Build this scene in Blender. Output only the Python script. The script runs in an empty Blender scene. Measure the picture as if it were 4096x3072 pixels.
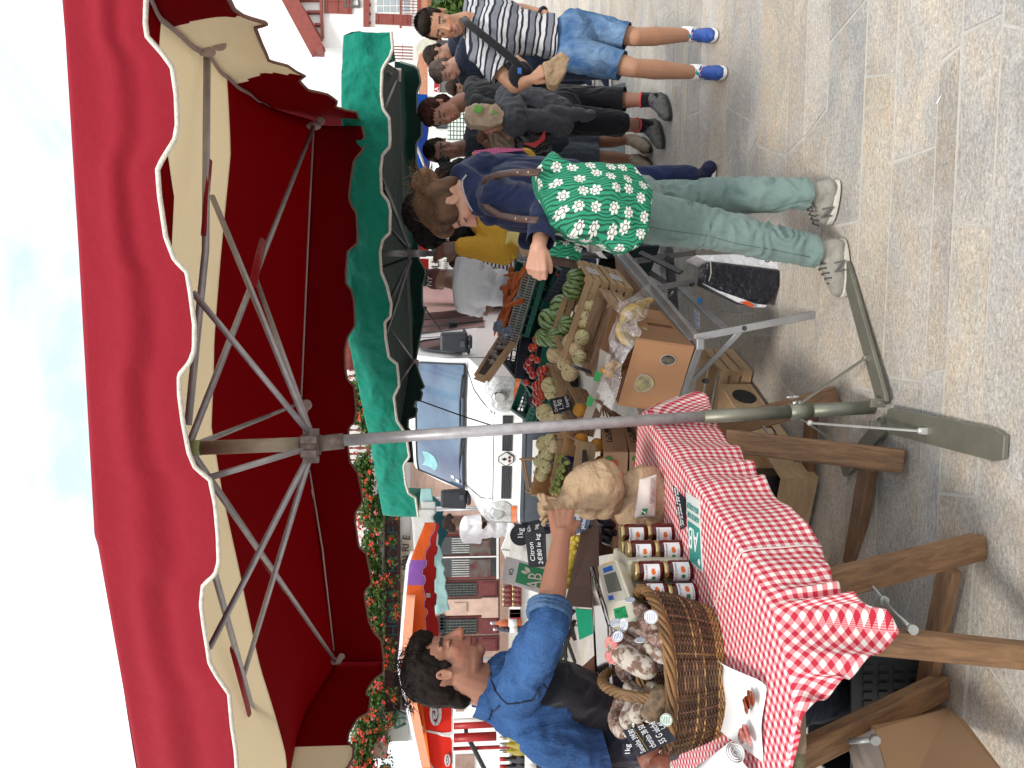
import bpy, bmesh, math, random
import numpy as np
from mathutils import Vector, Matrix, noise
random.seed(7)
R = math.radians
C = bpy.context.scene.collection
V = Vector
# ---------------------------------------------------------------- camera maths (photo pixels 4096 x 3072, picture lies on its side)
F = 784.0; PITCH = math.atan(65/784.0); CAMZ = 1.5
cp, sp = math.cos(PITCH), math.sin(PITCH)
def ray(X, Y):
 a = ((768 - Y/4.0) - 384)/F; b = (X/4.0 - 512)/F
 return V((a, cp - b*sp, -sp - b*cp))
def P(X, Y, d):                       # point of the photo at d metres in front of the camera
 r = ray(X, Y); r = r*(d/r.y)
 return V((r.x, r.y, r.z + CAMZ))
def PZ(X, Y, z):                      # point of the photo on the level z
 r = ray(X, Y); k = (z - CAMZ)/r.z
 return V((r.x*k, r.y*k, z))
# ---------------------------------------------------------------- materials
MATS = {}
def newmat(name):
 m = bpy.data.materials.new(name); m.use_nodes = True
 nt = m.node_tree; nt.nodes.clear()
 out = nt.nodes.new('ShaderNodeOutputMaterial'); b = nt.nodes.new('ShaderNodeBsdfPrincipled')
 nt.links.new(b.outputs[0], out.inputs[0]); MATS[name] = m
 return m, nt, b, out
def coords(nt, kind='Object', scale=(1,1,1)):
 tc = nt.nodes.new('ShaderNodeTexCoord'); mp = nt.nodes.new('ShaderNodeMapping')
 mp.inputs['Scale'].default_value = scale
 nt.links.new(tc.outputs[kind], mp.inputs[0]); return mp.outputs[0]
def nz(nt, vec, scale, detail=4, rough=.55, dist=0):
 n = nt.nodes.new('ShaderNodeTexNoise'); n.inputs['Scale'].default_value = scale
 n.inputs['Detail'].default_value = detail; n.inputs['Roughness'].default_value = rough; n.inputs['Distortion'].default_value = dist
 nt.links.new(vec, n.inputs['Vector']); return n
def ramp(nt, fac, stops):
 r = nt.nodes.new('ShaderNodeValToRGB'); e = r.color_ramp.elements
 while len(e) < len(stops): e.new(.5)
 for k, (p, c) in enumerate(stops):
  e[k].position = p; e[k].color = (*c, 1) if len(c) == 3 else c
 nt.links.new(fac, r.inputs[0]); return r.outputs[0]
def mixc(nt, fac, a, b, mode='MIX'):
 m = nt.nodes.new('ShaderNodeMix'); m.data_type = 'RGBA'; m.blend_type = mode
 if isinstance(fac, (int, float)): m.inputs[0].default_value = fac
 else: nt.links.new(fac, m.inputs[0])
 for s, x in ((6, a), (7, b)):
  if isinstance(x, tuple): m.inputs[s].default_value = (*x, 1) if len(x) == 3 else x
  else: nt.links.new(x, m.inputs[s])
 return m.outputs[2]
def mth(nt, op, a, b=None, c=None):
 m = nt.nodes.new('ShaderNodeMath'); m.operation = op
 for k, x in enumerate((a, b, c)):
  if x is None: continue
  if isinstance(x, (int, float)): m.inputs[k].default_value = x
  else: nt.links.new(x, m.inputs[k])
 return m.outputs[0]
def bump(nt, b, h, strength=.3, dist=.01):
 n = nt.nodes.new('ShaderNodeBump'); n.inputs['Strength'].default_value = strength; n.inputs['Distance'].default_value = dist
 nt.links.new(h, n.inputs['Height']); nt.links.new(n.outputs[0], b.inputs['Normal']); return n
def mat(name, col, rough=.6, metal=0, var=.15, vs=8, bs=40, bst=.15, bd=.004, col2=None, stretch=(1,1,1), coat=0, trans=0, alpha=1, emit=None, spec=.4, kind='Object'):
 if name in MATS: return MATS[name]
 m, nt, b, out = newmat(name)
 vec = coords(nt, kind, stretch)
 n = nz(nt, vec, vs)
 c2 = col2 or tuple(max(0, x*(1-var*2)) for x in col)
 cc = ramp(nt, n.outputs['Fac'], [(.3, c2), (.65, col)])
 nt.links.new(cc, b.inputs['Base Color'])
 b.inputs['Roughness'].default_value = rough; b.inputs['Metallic'].default_value = metal
 b.inputs['Specular IOR Level'].default_value = spec
 if bst:
  n2 = nz(nt, vec, bs, 3); bump(nt, b, n2.outputs['Fac'], bst, bd)
 if coat: b.inputs['Coat Weight'].default_value = coat; b.inputs['Coat Roughness'].default_value = .05
 if trans: b.inputs['Transmission Weight'].default_value = trans
 if alpha < 1: b.inputs['Alpha'].default_value = alpha
 if emit: b.inputs['Emission Color'].default_value = (*emit[0], 1); b.inputs['Emission Strength'].default_value = emit[1]
 return m
def fabric(name, col, col2=None, transl=.0, folds=6, bst=.5, bd=.01, stretch=(1,1,1), tcol=None, weave=True, rough=.85):
 if name in MATS: return MATS[name]
 m, nt, b, out = newmat(name)
 vec = coords(nt, 'Object', stretch)
 n = nz(nt, vec, folds, 5, .55, .6); n2 = nz(nt, vec, 60, 3)
 c2 = col2 or tuple(x*.8 for x in col)
 cc = ramp(nt, n2.outputs['Fac'], [(.3, c2), (.7, col)]); nt.links.new(cc, b.inputs['Base Color'])
 b.inputs['Roughness'].default_value = rough; b.inputs['Specular IOR Level'].default_value = .15 if transl < .2 else .03
 b.inputs['Sheen Weight'].default_value = .15 if transl < .2 else 0
 h = mth(nt, 'ADD', n.outputs['Fac'], mth(nt, 'MULTIPLY', n2.outputs['Fac'], .06)); bump(nt, b, h, bst, bd*4)
 if transl:
  t = nt.nodes.new('ShaderNodeBsdfTranslucent'); t.inputs[0].default_value = (*(tcol or col), 1)
  mx = nt.nodes.new('ShaderNodeMixShader'); mx.inputs[0].default_value = transl
  nt.links.new(b.outputs[0], mx.inputs[1]); nt.links.new(t.outputs[0], mx.inputs[2]); nt.links.new(mx.outputs[0], out.inputs[0])
 return m
def vcol(name, rough=.6, bst=.2, bs=60, bd=.003, sss=0, spec=.35, noisev=.1, transl=0):      # colour from the mesh's own "Col" attribute
 if name in MATS: return MATS[name]
 m, nt, b, out = newmat(name)
 a = nt.nodes.new('ShaderNodeAttribute'); a.attribute_name = 'Col'
 vec = coords(nt); n = nz(nt, vec, 14, 6)
 f = ramp(nt, n.outputs['Fac'], [(.25, (1-noisev*2.5,)*3), (.7, (1+0*noisev,)*3)])
 nt.links.new(mixc(nt, 1.0, a.outputs['Color'], f, 'MULTIPLY'), b.inputs['Base Color'])
 n2 = nz(nt, vec, bs, 4); bump(nt, b, n2.outputs['Fac'], bst, bd)
 b.inputs['Roughness'].default_value = rough; b.inputs['Specular IOR Level'].default_value = spec
 if sss:
  b.inputs['Subsurface Weight'].default_value = sss; b.inputs['Subsurface Radius'].default_value = (.01, .004, .002); b.inputs['Subsurface Scale'].default_value = .5
 return m
def wood(name, c1, c2, scale=3, rough=.6, stretch=(1,1,1), ws=18):
 if name in MATS: return MATS[name]
 m, nt, b, out = newmat(name)
 tc = coords(nt, 'UV', (1, 1, 1))
 mp = nt.nodes.new('ShaderNodeMapping'); mp.inputs['Scale'].default_value = (2.2, ws, ws); nt.links.new(tc, mp.inputs[0])
 n = nz(nt, mp.outputs[0], scale, 6, .6, 1.2); n3 = nz(nt, coords(nt), 5, 3)
 cc = ramp(nt, n.outputs['Fac'], [(.3, c2), (.62, c1)])
 cc = mixc(nt, .35, cc, ramp(nt, n3.outputs['Fac'], [(.3, c2), (.7, c1)]))
 nt.links.new(cc, b.inputs['Base Color']); b.inputs['Roughness'].default_value = rough; b.inputs['Specular IOR Level'].default_value = .3
 bump(nt, b, n.outputs['Fac'], .35, .004); return m
# ---------------------------------------------------------------- mesh builder
def frame(d, hint=V((0,0,1))):
 d = d.normalized()
 s = hint.cross(d)
 if s.length < 1e-4: s = V((1,0,0)).cross(d)
 s.normalize(); return s, d.cross(s).normalized(), d
class MB:
 def __init__(s): s.v=[]; s.f=[]; s.m=[]; s.uv=[]; s.sm=[]; s.col=[]; s.cc=None
 def face(s, idx, m=0, uv=None, sm=False):
  s.f.append(tuple(idx)); s.m.append(m); s.sm.append(sm); s.uv.append(uv or [(0,0)]*len(idx)); s.col.append(s.cc)
 def quad(s, pts, m=0, uv=None, sm=False):
  k = len(s.v); s.v += [V(p) for p in pts]; s.face(range(k, k+len(pts)), m, uv, sm)
 def box(s, c, size, M=None, m=0, taper=1, tapy=None):
  c = V(c); hx, hy, hz = size[0]/2, size[1]/2, size[2]/2; ty = taper if tapy is None else tapy
  k = len(s.v)
  for z, tx, tt in ((-hz,1,1), (hz,taper,ty)):
   for x, y in ((-hx,-hy),(hx,-hy),(hx,hy),(-hx,hy)):
    p = V((x*tx, y*tt, z))
    if M is not None: p = M @ p
    s.v.append(p + c)
  sz = size; L = max(range(3), key=lambda i: size[i])
  for q, (a, b_) in (((0,3,2,1),(0,1)),((4,5,6,7),(0,1)),((0,1,5,4),(0,2)),((2,3,7,6),(0,2)),((1,2,6,5),(1,2)),((3,0,4,7),(1,2))):
   uv = []
   for i in q:
    lx = (-hx,hx,hx,-hx)[i%4]; ly = (-hy,-hy,hy,hy)[i%4]; lz = -hz if i < 4 else hz
    co = (lx, ly, lz); o1, o2 = (a, b_) if a == L or b_ != L else (b_, a)
    if o2 == L: o1, o2 = o2, o1
    uv.append((co[o1] + c.x*3.1, co[o2] + c.z*2.3))
   s.face([k+i for i in q], m, uv)
 def beam(s, a, b, w, h, m=0, hint=V((0,0,1)), taper=1):      # rectangular bar from a to b
  a, b = V(a), V(b); x, y, z = frame(b-a, hint); L = (b-a).length
  M = Matrix((x, y, z)).transposed(); s.box((a+b)/2, (w, h, L), M, m, taper)
 def tube(s, pts, r, n=8, m=0, cap=True, squash=1, hint=V((0,0,1)), sm=True):
  pts = [V(p) for p in pts]; N = len(pts)
  if isinstance(r, (int, float)): r = [r]*N
  k0 = len(s.v); L = 0; Ls = []
  for i, p in enumerate(pts):
   if i: L += (p-pts[i-1]).length
   Ls.append(L)
   d = (pts[min(i+1,N-1)]-pts[max(i-1,0)])
   x, y, z = frame(d, hint)
   for j in range(n):
    a = 2*math.pi*j/n; s.v.append(p + x*math.cos(a)*r[i] + y*math.sin(a)*r[i]*squash)
  for i in range(N-1):
   for j in range(n):
    j2 = (j+1) % n; u0, u1 = j/n*.3, (j+1)/n*.3
    s.face((k0+i*n+j, k0+i*n+j2, k0+(i+1)*n+j2, k0+(i+1)*n+j), m, [(Ls[i],u0),(Ls[i],u1),(Ls[i+1],u1),(Ls[i+1],u0)], sm)
  if cap:
   s.face([k0+j for j in range(n)][::-1], m); s.face([k0+(N-1)*n+j for j in range(n)], m)
 def lathe(s, prof, n=24, M=None, c=(0,0,0), m=0, sm=True, ms=None):
  c = V(c); k0 = len(s.v)
  for (r, z) in prof:
   for j in range(n):
    a = 2*math.pi*j/n; p = V((r*math.cos(a), r*math.sin(a), z))
    s.v.append((M @ p if M is not None else p) + c)
  for i in range(len(prof)-1):
   for j in range(n):
    j2 = (j+1) % n
    s.face((k0+i*n+j, k0+i*n+j2, k0+(i+1)*n+j2, k0+(i+1)*n+j), ms[i] if ms else m, [(j/n, prof[i][1]),((j+1)/n, prof[i][1]),((j+1)/n, prof[i+1][1]),(j/n, prof[i+1][1])], sm)
  s.face([k0+j for j in range(n)][::-1], ms[0] if ms else m); s.face([k0+(len(prof)-1)*n+j for j in range(n)], ms[-1] if ms else m)
 def ell(s, c, r, M=None, seg=12, rings=8, m=0):
  c = V(c); k0 = len(s.v)
  if isinstance(r, (int, float)): r = (r,)*3
  for i in range(1, rings):
   th = math.pi*i/rings
   for j in range(seg):
    a = 2*math.pi*j/seg; p = V((r[0]*math.sin(th)*math.cos(a), r[1]*math.sin(th)*math.sin(a), r[2]*math.cos(th)))
    s.v.append((M @ p if M is not None else p) + c)
  t = V((0,0,r[2])); b = -t
  s.v.append((M @ t if M is not None else t) + c); s.v.append((M @ b if M is not None else b) + c)
  kt = len(s.v)-2; kb = kt+1
  for j in range(seg):
   j2 = (j+1) % seg
   s.face((kt, k0+j, k0+j2), m, None, True); s.face((kb, k0+(rings-2)*seg+j2, k0+(rings-2)*seg+j), m, None, True)
   for i in range(rings-2):
    s.face((k0+i*seg+j, k0+(i+1)*seg+j, k0+(i+1)*seg+j2, k0+i*seg+j2), m, None, True)
 def prism(s, pts, normal, t, m=0, side=None):       # closed outline of 3-D points thickened along normal
  pts = [V(p) for p in pts]; nrm = V(normal).normalized()*t; k = len(s.v); n = len(pts)
  s.v += pts; s.v += [p+nrm for p in pts]
  s.face(range(k, k+n), m); s.face([k+n+i for i in range(n)][::-1], m)
  for i in range(n):
   j = (i+1) % n; s.face((k+j, k+i, k+n+i, k+n+j), m if side is None else side)
 def grid(s, fn, nu, nv, m=0, uvf=None, sm=True, mf=None, wrap=False, cf=None):
  k = len(s.v)
  for i in range(nu+1):
   for j in range(nv+1): s.v.append(V(fn(i/nu, j/nv)))
  for i in range(nu):
   for j in range(nv):
    q = ((i,j),(i+1,j),(i+1,j+1),(i,j+1))
    uv = [uvf(a/nu, b/nv) if uvf else (a/nu, b/nv) for a, b in q]
    if cf: s.cc = cf((i+.5)/nu, (j+.5)/nv)
    s.face([k+a*(nv+1)+b for a, b in q], mf((i+.5)/nu, (j+.5)/nv) if mf else m, uv, sm)
 def mesh(s, name, mats, off=V((0,0,0))):
  me = bpy.data.meshes.new(name); me.from_pydata([tuple(p-off) for p in s.v], [], s.f)
  if not isinstance(mats, (list, tuple)): mats = [mats]
  for m in mats: me.materials.append(m)
  me.polygons.foreach_set('material_index', s.m); me.polygons.foreach_set('use_smooth', s.sm)
  uvl = me.uv_layers.new(name='UVMap'); flat = [c for f in s.uv for p in f for c in p]; uvl.data.foreach_set('uv', flat)
  if any(c is not None for c in s.col):
   ca = me.color_attributes.new('Col', 'FLOAT_COLOR', 'CORNER'); arr = []
   for f, c in zip(s.f, s.col): arr += list((*(c or (.5,.5,.5)), 1))*len(f)
   ca.data.foreach_set('color', arr)
  me.update(); return me
def link(name, me, parent=None):
 o = bpy.data.objects.new(name, me); C.objects.link(o)
 if parent is not None: o.parent = parent
 return o
def wpos(o):
 p = V((0,0,0))
 while o is not None: p += o.location; o = o.parent
 return p
def part(name, mb, mats, parent, bevel=0, label=None, solid=0, subs=0):
 o = link(name, mb.mesh(name, mats, wpos(parent)), parent)
 fin(o, bevel, solid, subs)
 if label: o['label'] = label
 return o
def fin(o, bevel=0, solid=0, subs=0):
 if solid: md = o.modifiers.new('s', 'SOLIDIFY'); md.thickness = solid; md.offset = 0
 if bevel: md = o.modifiers.new('b', 'BEVEL'); md.width = bevel; md.segments = 2; md.limit_method = 'ANGLE'; md.angle_limit = R(35)
 if subs: md = o.modifiers.new('u', 'SUBSURF'); md.levels = subs; md.render_levels = subs
def thing(name, label, cat, loc=(0,0,0), group=None):
 o = bpy.data.objects.new(name, None); C.objects.link(o); o.location = loc; o.empty_display_size = .1
 o['label'] = label; o['category'] = cat
 if group: o['group'] = group
 return o
def solo(name, mb, mats, label, cat, loc=None, group=None, bevel=0, solid=0, subs=0):
 if loc is None:
  a = np.array([tuple(p) for p in mb.v]); loc = V(((a[:,0].min()+a[:,0].max())/2, (a[:,1].min()+a[:,1].max())/2, a[:,2].min()))
 loc = V(loc)
 o = link(name, mb.mesh(name, mats, loc)); o.location = loc; o['label'] = label; o['category'] = cat
 if group: o['group'] = group
 fin(o, bevel, solid, subs); return o
def struct(name, mb, mats, kind='structure'):
 o = link(name, mb.mesh(name, mats)); o['kind'] = kind; return o
def dup(o, loc=None, rot=None, label=None, scale=None):
 def cp_(x, par):
  c = x.copy(); C.objects.link(c)
  if par is not None: c.parent = par
  for ch in list(x.children): cp_(ch, c)
  return c
 r = cp_(o, None)
 if loc is not None: r.location = loc
 if rot is not None: r.rotation_euler = rot
 if label: r['label'] = label
 if scale is not None: r.scale = (scale,)*3 if isinstance(scale, (int, float)) else scale
 return r
FONT_CACHE = {}
def text(s, size, o, rt, up, m, parent, name='lettering', ext=.0006, align='LEFT', shear=0, squeeze=1, fit=None):
 """lettering lying on a surface: o origin, rt reading direction, up letter-up direction (world)"""
 cu = bpy.data.curves.new('t', 'FONT'); cu.body = s; cu.size = size; cu.extrude = ext; cu.align_x = align; cu.shear = shear; cu.resolution_u = 3
 to = bpy.data.objects.new('t', cu); C.objects.link(to)
 bpy.context.view_layer.update()
 me = bpy.data.meshes.new_from_object(to); bpy.data.objects.remove(to); bpy.data.curves.remove(cu)
 rt = V(rt).normalized(); up = V(up); up = (up - rt*up.dot(rt)).normalized(); n = rt.cross(up); hs = 1
 if fit and len(me.vertices):
  xs = [v.co.x for v in me.vertices]; ys = [v.co.y for v in me.vertices]; squeeze = fit[0]/max(1e-6, max(xs)); hs = (fit[1]/max(1e-6, max(ys))) if len(fit) > 1 else min(1, squeeze)
 M = Matrix((rt*squeeze, up*hs, n)).transposed().to_4x4(); M.translation = V(o) + n*ext - wpos(parent)
 me.transform(M); me.materials.clear(); me.materials.append(m)
 return link(name, me, parent)
def squig(mb, o, rt, up, w, h, seed, m=0, t=None):       # one handwritten word: a thin chalk stroke
 rnd = random.Random(seed); rt = V(rt).normalized(); up = V(up).normalized(); n = rt.cross(up)
 pts = []; k = max(4, int(w/h*3.2))
 for i in range(k+1):
  pts.append(V(o) + rt*(w*i/k + rnd.uniform(-.1,.1)*h) + up*(h*(.5+.45*math.sin(i*2.4+rnd.uniform(-.6,.6)))*rnd.uniform(.6,1)) + n*.0012)
 mb.tube(pts, t or h*.055, 4, m)
# ---------------------------------------------------------------- voxel-fused organic shapes
def fused(name, prim, voxel, mats, parent, smooth=3, disp=None, colf=None, matf=None, label=None, off=None, cuts=()):
 off = wpos(parent) if parent is not None else (off or V((0,0,0)))
 me = prim.mesh(name, mats); tmp = bpy.data.objects.new('tmp', me); C.objects.link(tmp)
 md = tmp.modifiers.new('r', 'REMESH'); md.mode = 'VOXEL'; md.voxel_size = voxel; md.use_smooth_shade = True
 if smooth: ms = tmp.modifiers.new('s', 'SMOOTH'); ms.factor = .5; ms.iterations = smooth
 dg = bpy.context.evaluated_depsgraph_get(); dg.update()
 out = bpy.data.meshes.new_from_object(tmp.evaluated_get(dg)); bpy.data.objects.remove(tmp); bpy.data.meshes.remove(me)
 n = len(out.vertices); co = np.empty(n*3); out.vertices.foreach_get('co', co); co = co.reshape(-1,3)
 if disp is not None:
  no = np.empty(n*3); out.vertex_normals.foreach_get('vector', no); no = no.reshape(-1,3)
  co2 = co + no*disp(co, no)[:,None]; out.vertices.foreach_set('co', co2.ravel())
 if colf is not None:
  ca = out.color_attributes.new('Col', 'FLOAT_COLOR', 'POINT'); c = colf(co); ca.data.foreach_set('color', np.hstack([c, np.ones((n,1))]).ravel())
 if not isinstance(mats, (list, tuple)): mats = [mats]
 out.materials.clear()
 for m in mats: out.materials.append(m)
 if matf is not None:
  nf = len(out.polygons); pc = np.empty(nf*3); out.polygons.foreach_get('center', pc); out.polygons.foreach_set('material_index', matf(pc.reshape(-1,3)).astype(int))
 if cuts:
  bm = bmesh.new(); bm.from_mesh(out)
  for p_, n_, r_ in cuts:
   fs = [f for f in bm.faces if (f.calc_center_median()-p_).length < r_]; g = set(fs)
   for f in fs: g.update(f.edges); g.update(f.verts)
   bmesh.ops.bisect_plane(bm, geom=list(g), plane_co=p_, plane_no=n_, clear_outer=True, dist=1e-5)
  bm.to_mesh(out); bm.free()
 out.transform(Matrix.Translation(-off)); out.update(); out.name = name
 o = link(name, out, parent)
 for p in out.polygons[:1]: pass
 out.polygons.foreach_set('use_smooth', [True]*len(out.polygons))
 if parent is None: o.location = off
 if label: o['label'] = label
 return o
from mathutils.bvhtree import BVHTree
def skinpts(o, px, off=.002):       # photo rows traced onto the real surface of an object
 w_ = wpos(o); bv = BVHTree.FromPolygons([v.co + w_ for v in o.data.vertices], [tuple(p.vertices) for p in o.data.polygons]); out = []
 for X, Y in px:
  h = bv.ray_cast(V((0,0,CAMZ)), ray(X, Y).normalized())
  if h[0] is not None: out.append(h[0] + (h[1] if h[1].y < 0 else -h[1])*off)
 return out
def dense(px, n=8):
 out = []
 for a, b in zip(px, px[1:]): out += [(a[0]+(b[0]-a[0])*k/n, a[1]+(b[1]-a[1])*k/n) for k in range(n)]
 return out + [px[-1]]
def cap(mb, a, b, ra, rb=None, n=12, m=0):      # tapered capsule; radii may be (rx, ry) pairs
 rb = ra if rb is None else rb; a, b = V(a), V(b); d = b-a; L = d.length
 pts = []; rr = []
 K = 4
 for i in range(K+1):
  t = math.pi/2*i/K; pts.append(a - d/L*ra*math.cos(t)*.98); rr.append(max(ra*math.sin(t), ra*.03))
 for i in range(K+1):
  t = math.pi/2*i/K; pts.append(b + d/L*rb*math.sin(t)*.98); rr.append(max(rb*math.cos(t), rb*.03))
 mb.tube(pts, rr, n, m)
def chain(mb, pts, rs, n=12):
 for i in range(len(pts)-1): cap(mb, pts[i], pts[i+1], rs[i], rs[i+1], n)
def eM(x, y, z): return Matrix((V(x).normalized(), V(y).normalized(), V(z).normalized())).transposed()
def folds(scale=(14,14,5), amp=.006, seed=0, fine=0):
 def f(co, no):
  o = np.empty(len(co))
  for i, p in enumerate(co):
   q = V((p[0]*scale[0]+seed, p[1]*scale[1], p[2]*scale[2]))
   w = noise.noise(q)*1.5; o[i] = (1-abs(noise.noise(q*1.0 + V((w, seed, w)))*2))*amp - amp*.5
   if fine: o[i] += noise.noise(q*4)*fine
  return o
 return f
# ================================================================ world, sun, camera
sc = bpy.context.scene
w = bpy.data.worlds.new('World'); sc.world = w; w.use_nodes = True; nt = w.node_tree; nt.nodes.clear()
SUN_EL, SUN_AZ = R(52), R(200)          # azimuth: sun stands behind the viewer, a little to the left
wo = nt.nodes.new('ShaderNodeOutputWorld'); bg = nt.nodes.new('ShaderNodeBackground')
sky = nt.nodes.new('ShaderNodeTexSky'); sky.sky_type = 'NISHITA'; sky.sun_disc = False; sky.sun_elevation = SUN_EL; sky.sun_rotation = SUN_AZ; sky.dust_density = 2
tc = nt.nodes.new('ShaderNodeTexCoord'); mp = nt.nodes.new('ShaderNodeMapping'); mp.inputs['Scale'].default_value = (1, 1, 2.0); mp.inputs['Location'].default_value = (.35, .2, .1)
nt.links.new(tc.outputs['Generated'], mp.inputs[0])
n = nz(nt, mp.outputs[0], 3.2, 7, .55, .4)
f = ramp(nt, n.outputs['Fac'], [(.34, (0,0,0)), (.50, (1,1,1))])
cl = ramp(nt, n.outputs['Fac'], [(.4, (11,11.4,11.8)), (.7, (13,13,13))])
nt.links.new(mixc(nt, f, mixc(nt, .75, sky.outputs[0], (8.2,9.7,10.8)), cl), bg.inputs[0]); bg.inputs[1].default_value = .1
nt.links.new(bg.outputs[0], wo.inputs[0])
sl = bpy.data.lights.new('sun', 'SUN'); sl.energy = 2.0; sl.angle = R(11); sl.color = (1, .95, .88)
so = bpy.data.objects.new('sun', sl); C.objects.link(so)
sd = V((math.sin(SUN_AZ)*math.cos(SUN_EL), math.cos(SUN_AZ)*math.cos(SUN_EL), math.sin(SUN_EL)))
so.rotation_euler = sd.to_track_quat('Z', 'Y').to_euler(); so.location = (0, -3, 9)
cam = bpy.data.cameras.new('camera'); co = bpy.data.objects.new('camera', cam); C.objects.link(co); sc.camera = co
cam.sensor_width = 36; cam.lens = F/1024*36; cam.clip_start = .05; cam.clip_end = 500
fw = V((0, cp, -sp)); up = V((0, sp, cp)); rt = V((1,0,0))          # the phone was held on its side: picture-right is down
co.matrix_world = Matrix.Translation((0,0,CAMZ)) @ Matrix((-up, rt, -fw)).transposed().to_4x4()
sc.view_settings.view_transform = 'Standard'; sc.view_settings.look = 'None'; sc.view_settings.exposure = .35; sc.view_settings.gamma = 1
# ================================================================ common materials
M_alu = mat('aluminium', (.42,.42,.43), .42, .75, var=.1, vs=12, bs=90, bst=.1)
M_pole = mat('grey pole', (.40,.38,.40), .4, .35, var=.12, vs=20, bst=.05)
M_olive = mat('olive steel', (.22,.22,.175), .45, .5, var=.15, vs=9, bs=60, bst=.15)
M_steel = mat('bright steel', (.6,.6,.6), .22, 1, var=.05)
M_dark = mat('dark rubber', (.02,.02,.022), .6, var=.1)
M_black = mat('black plastic', (.025,.028,.035), .45, var=.1)
M_white = mat('white paint', (.78,.77,.75), .55, var=.04)
M_paperw = mat('white paper', (.8,.8,.8), .7, var=.03, bs=20, bst=.3)
M_rust = mat('rusty collar', (.22,.17,.15), .6, .4, var=.25, vs=40, bst=.3)
M_chalkb = mat('slate', (.022,.026,.036), .75, var=.3, vs=10, bs=60, bst=.1)
M_chalkblue = mat('blue slate', (.06,.09,.15), .75, var=.3, vs=20)
M_chalk = mat('chalk', (.72,.73,.75), .9, var=.05, bst=0)
M_ink = mat('black ink', (.02,.02,.02), .8, bst=0)
M_greenp = mat('green print', (.02,.22,.08), .6, var=.05, bst=0)
M_wood = wood('trestle wood', (.27,.15,.075), (.085,.045,.028))
M_wood2 = wood('grey oak', (.25,.17,.11), (.10,.065,.045))
M_pale = wood('crate wood', (.52,.37,.22), (.36,.22,.12), ws=10)
M_paleb = wood('aged crate wood', (.45,.30,.19), (.20,.11,.07), ws=14)
M_orw = wood('warm board', (.60,.36,.17), (.44,.24,.10), ws=8)
M_dwood = wood('dark crate board', (.085,.05,.04), (.035,.02,.018), ws=8)
M_card = mat('cardboard', (.34,.20,.12), .85, var=.06, vs=4, bs=120, bst=.12)
M_cardo = mat('orange cardboard', (.35,.18,.09), .8, var=.05, vs=3, bs=90, bst=.12)
M_cardg = mat('grey cardboard', (.40,.35,.31), .85, var=.06, bs=90, bst=.12)
M_kraft = mat('kraft paper', (.43,.295,.18), .75, var=.1, vs=6, bs=24, bst=.9, bd=.02)
M_red = mat('red enamel', (.42,.02,.02), .4)
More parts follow.
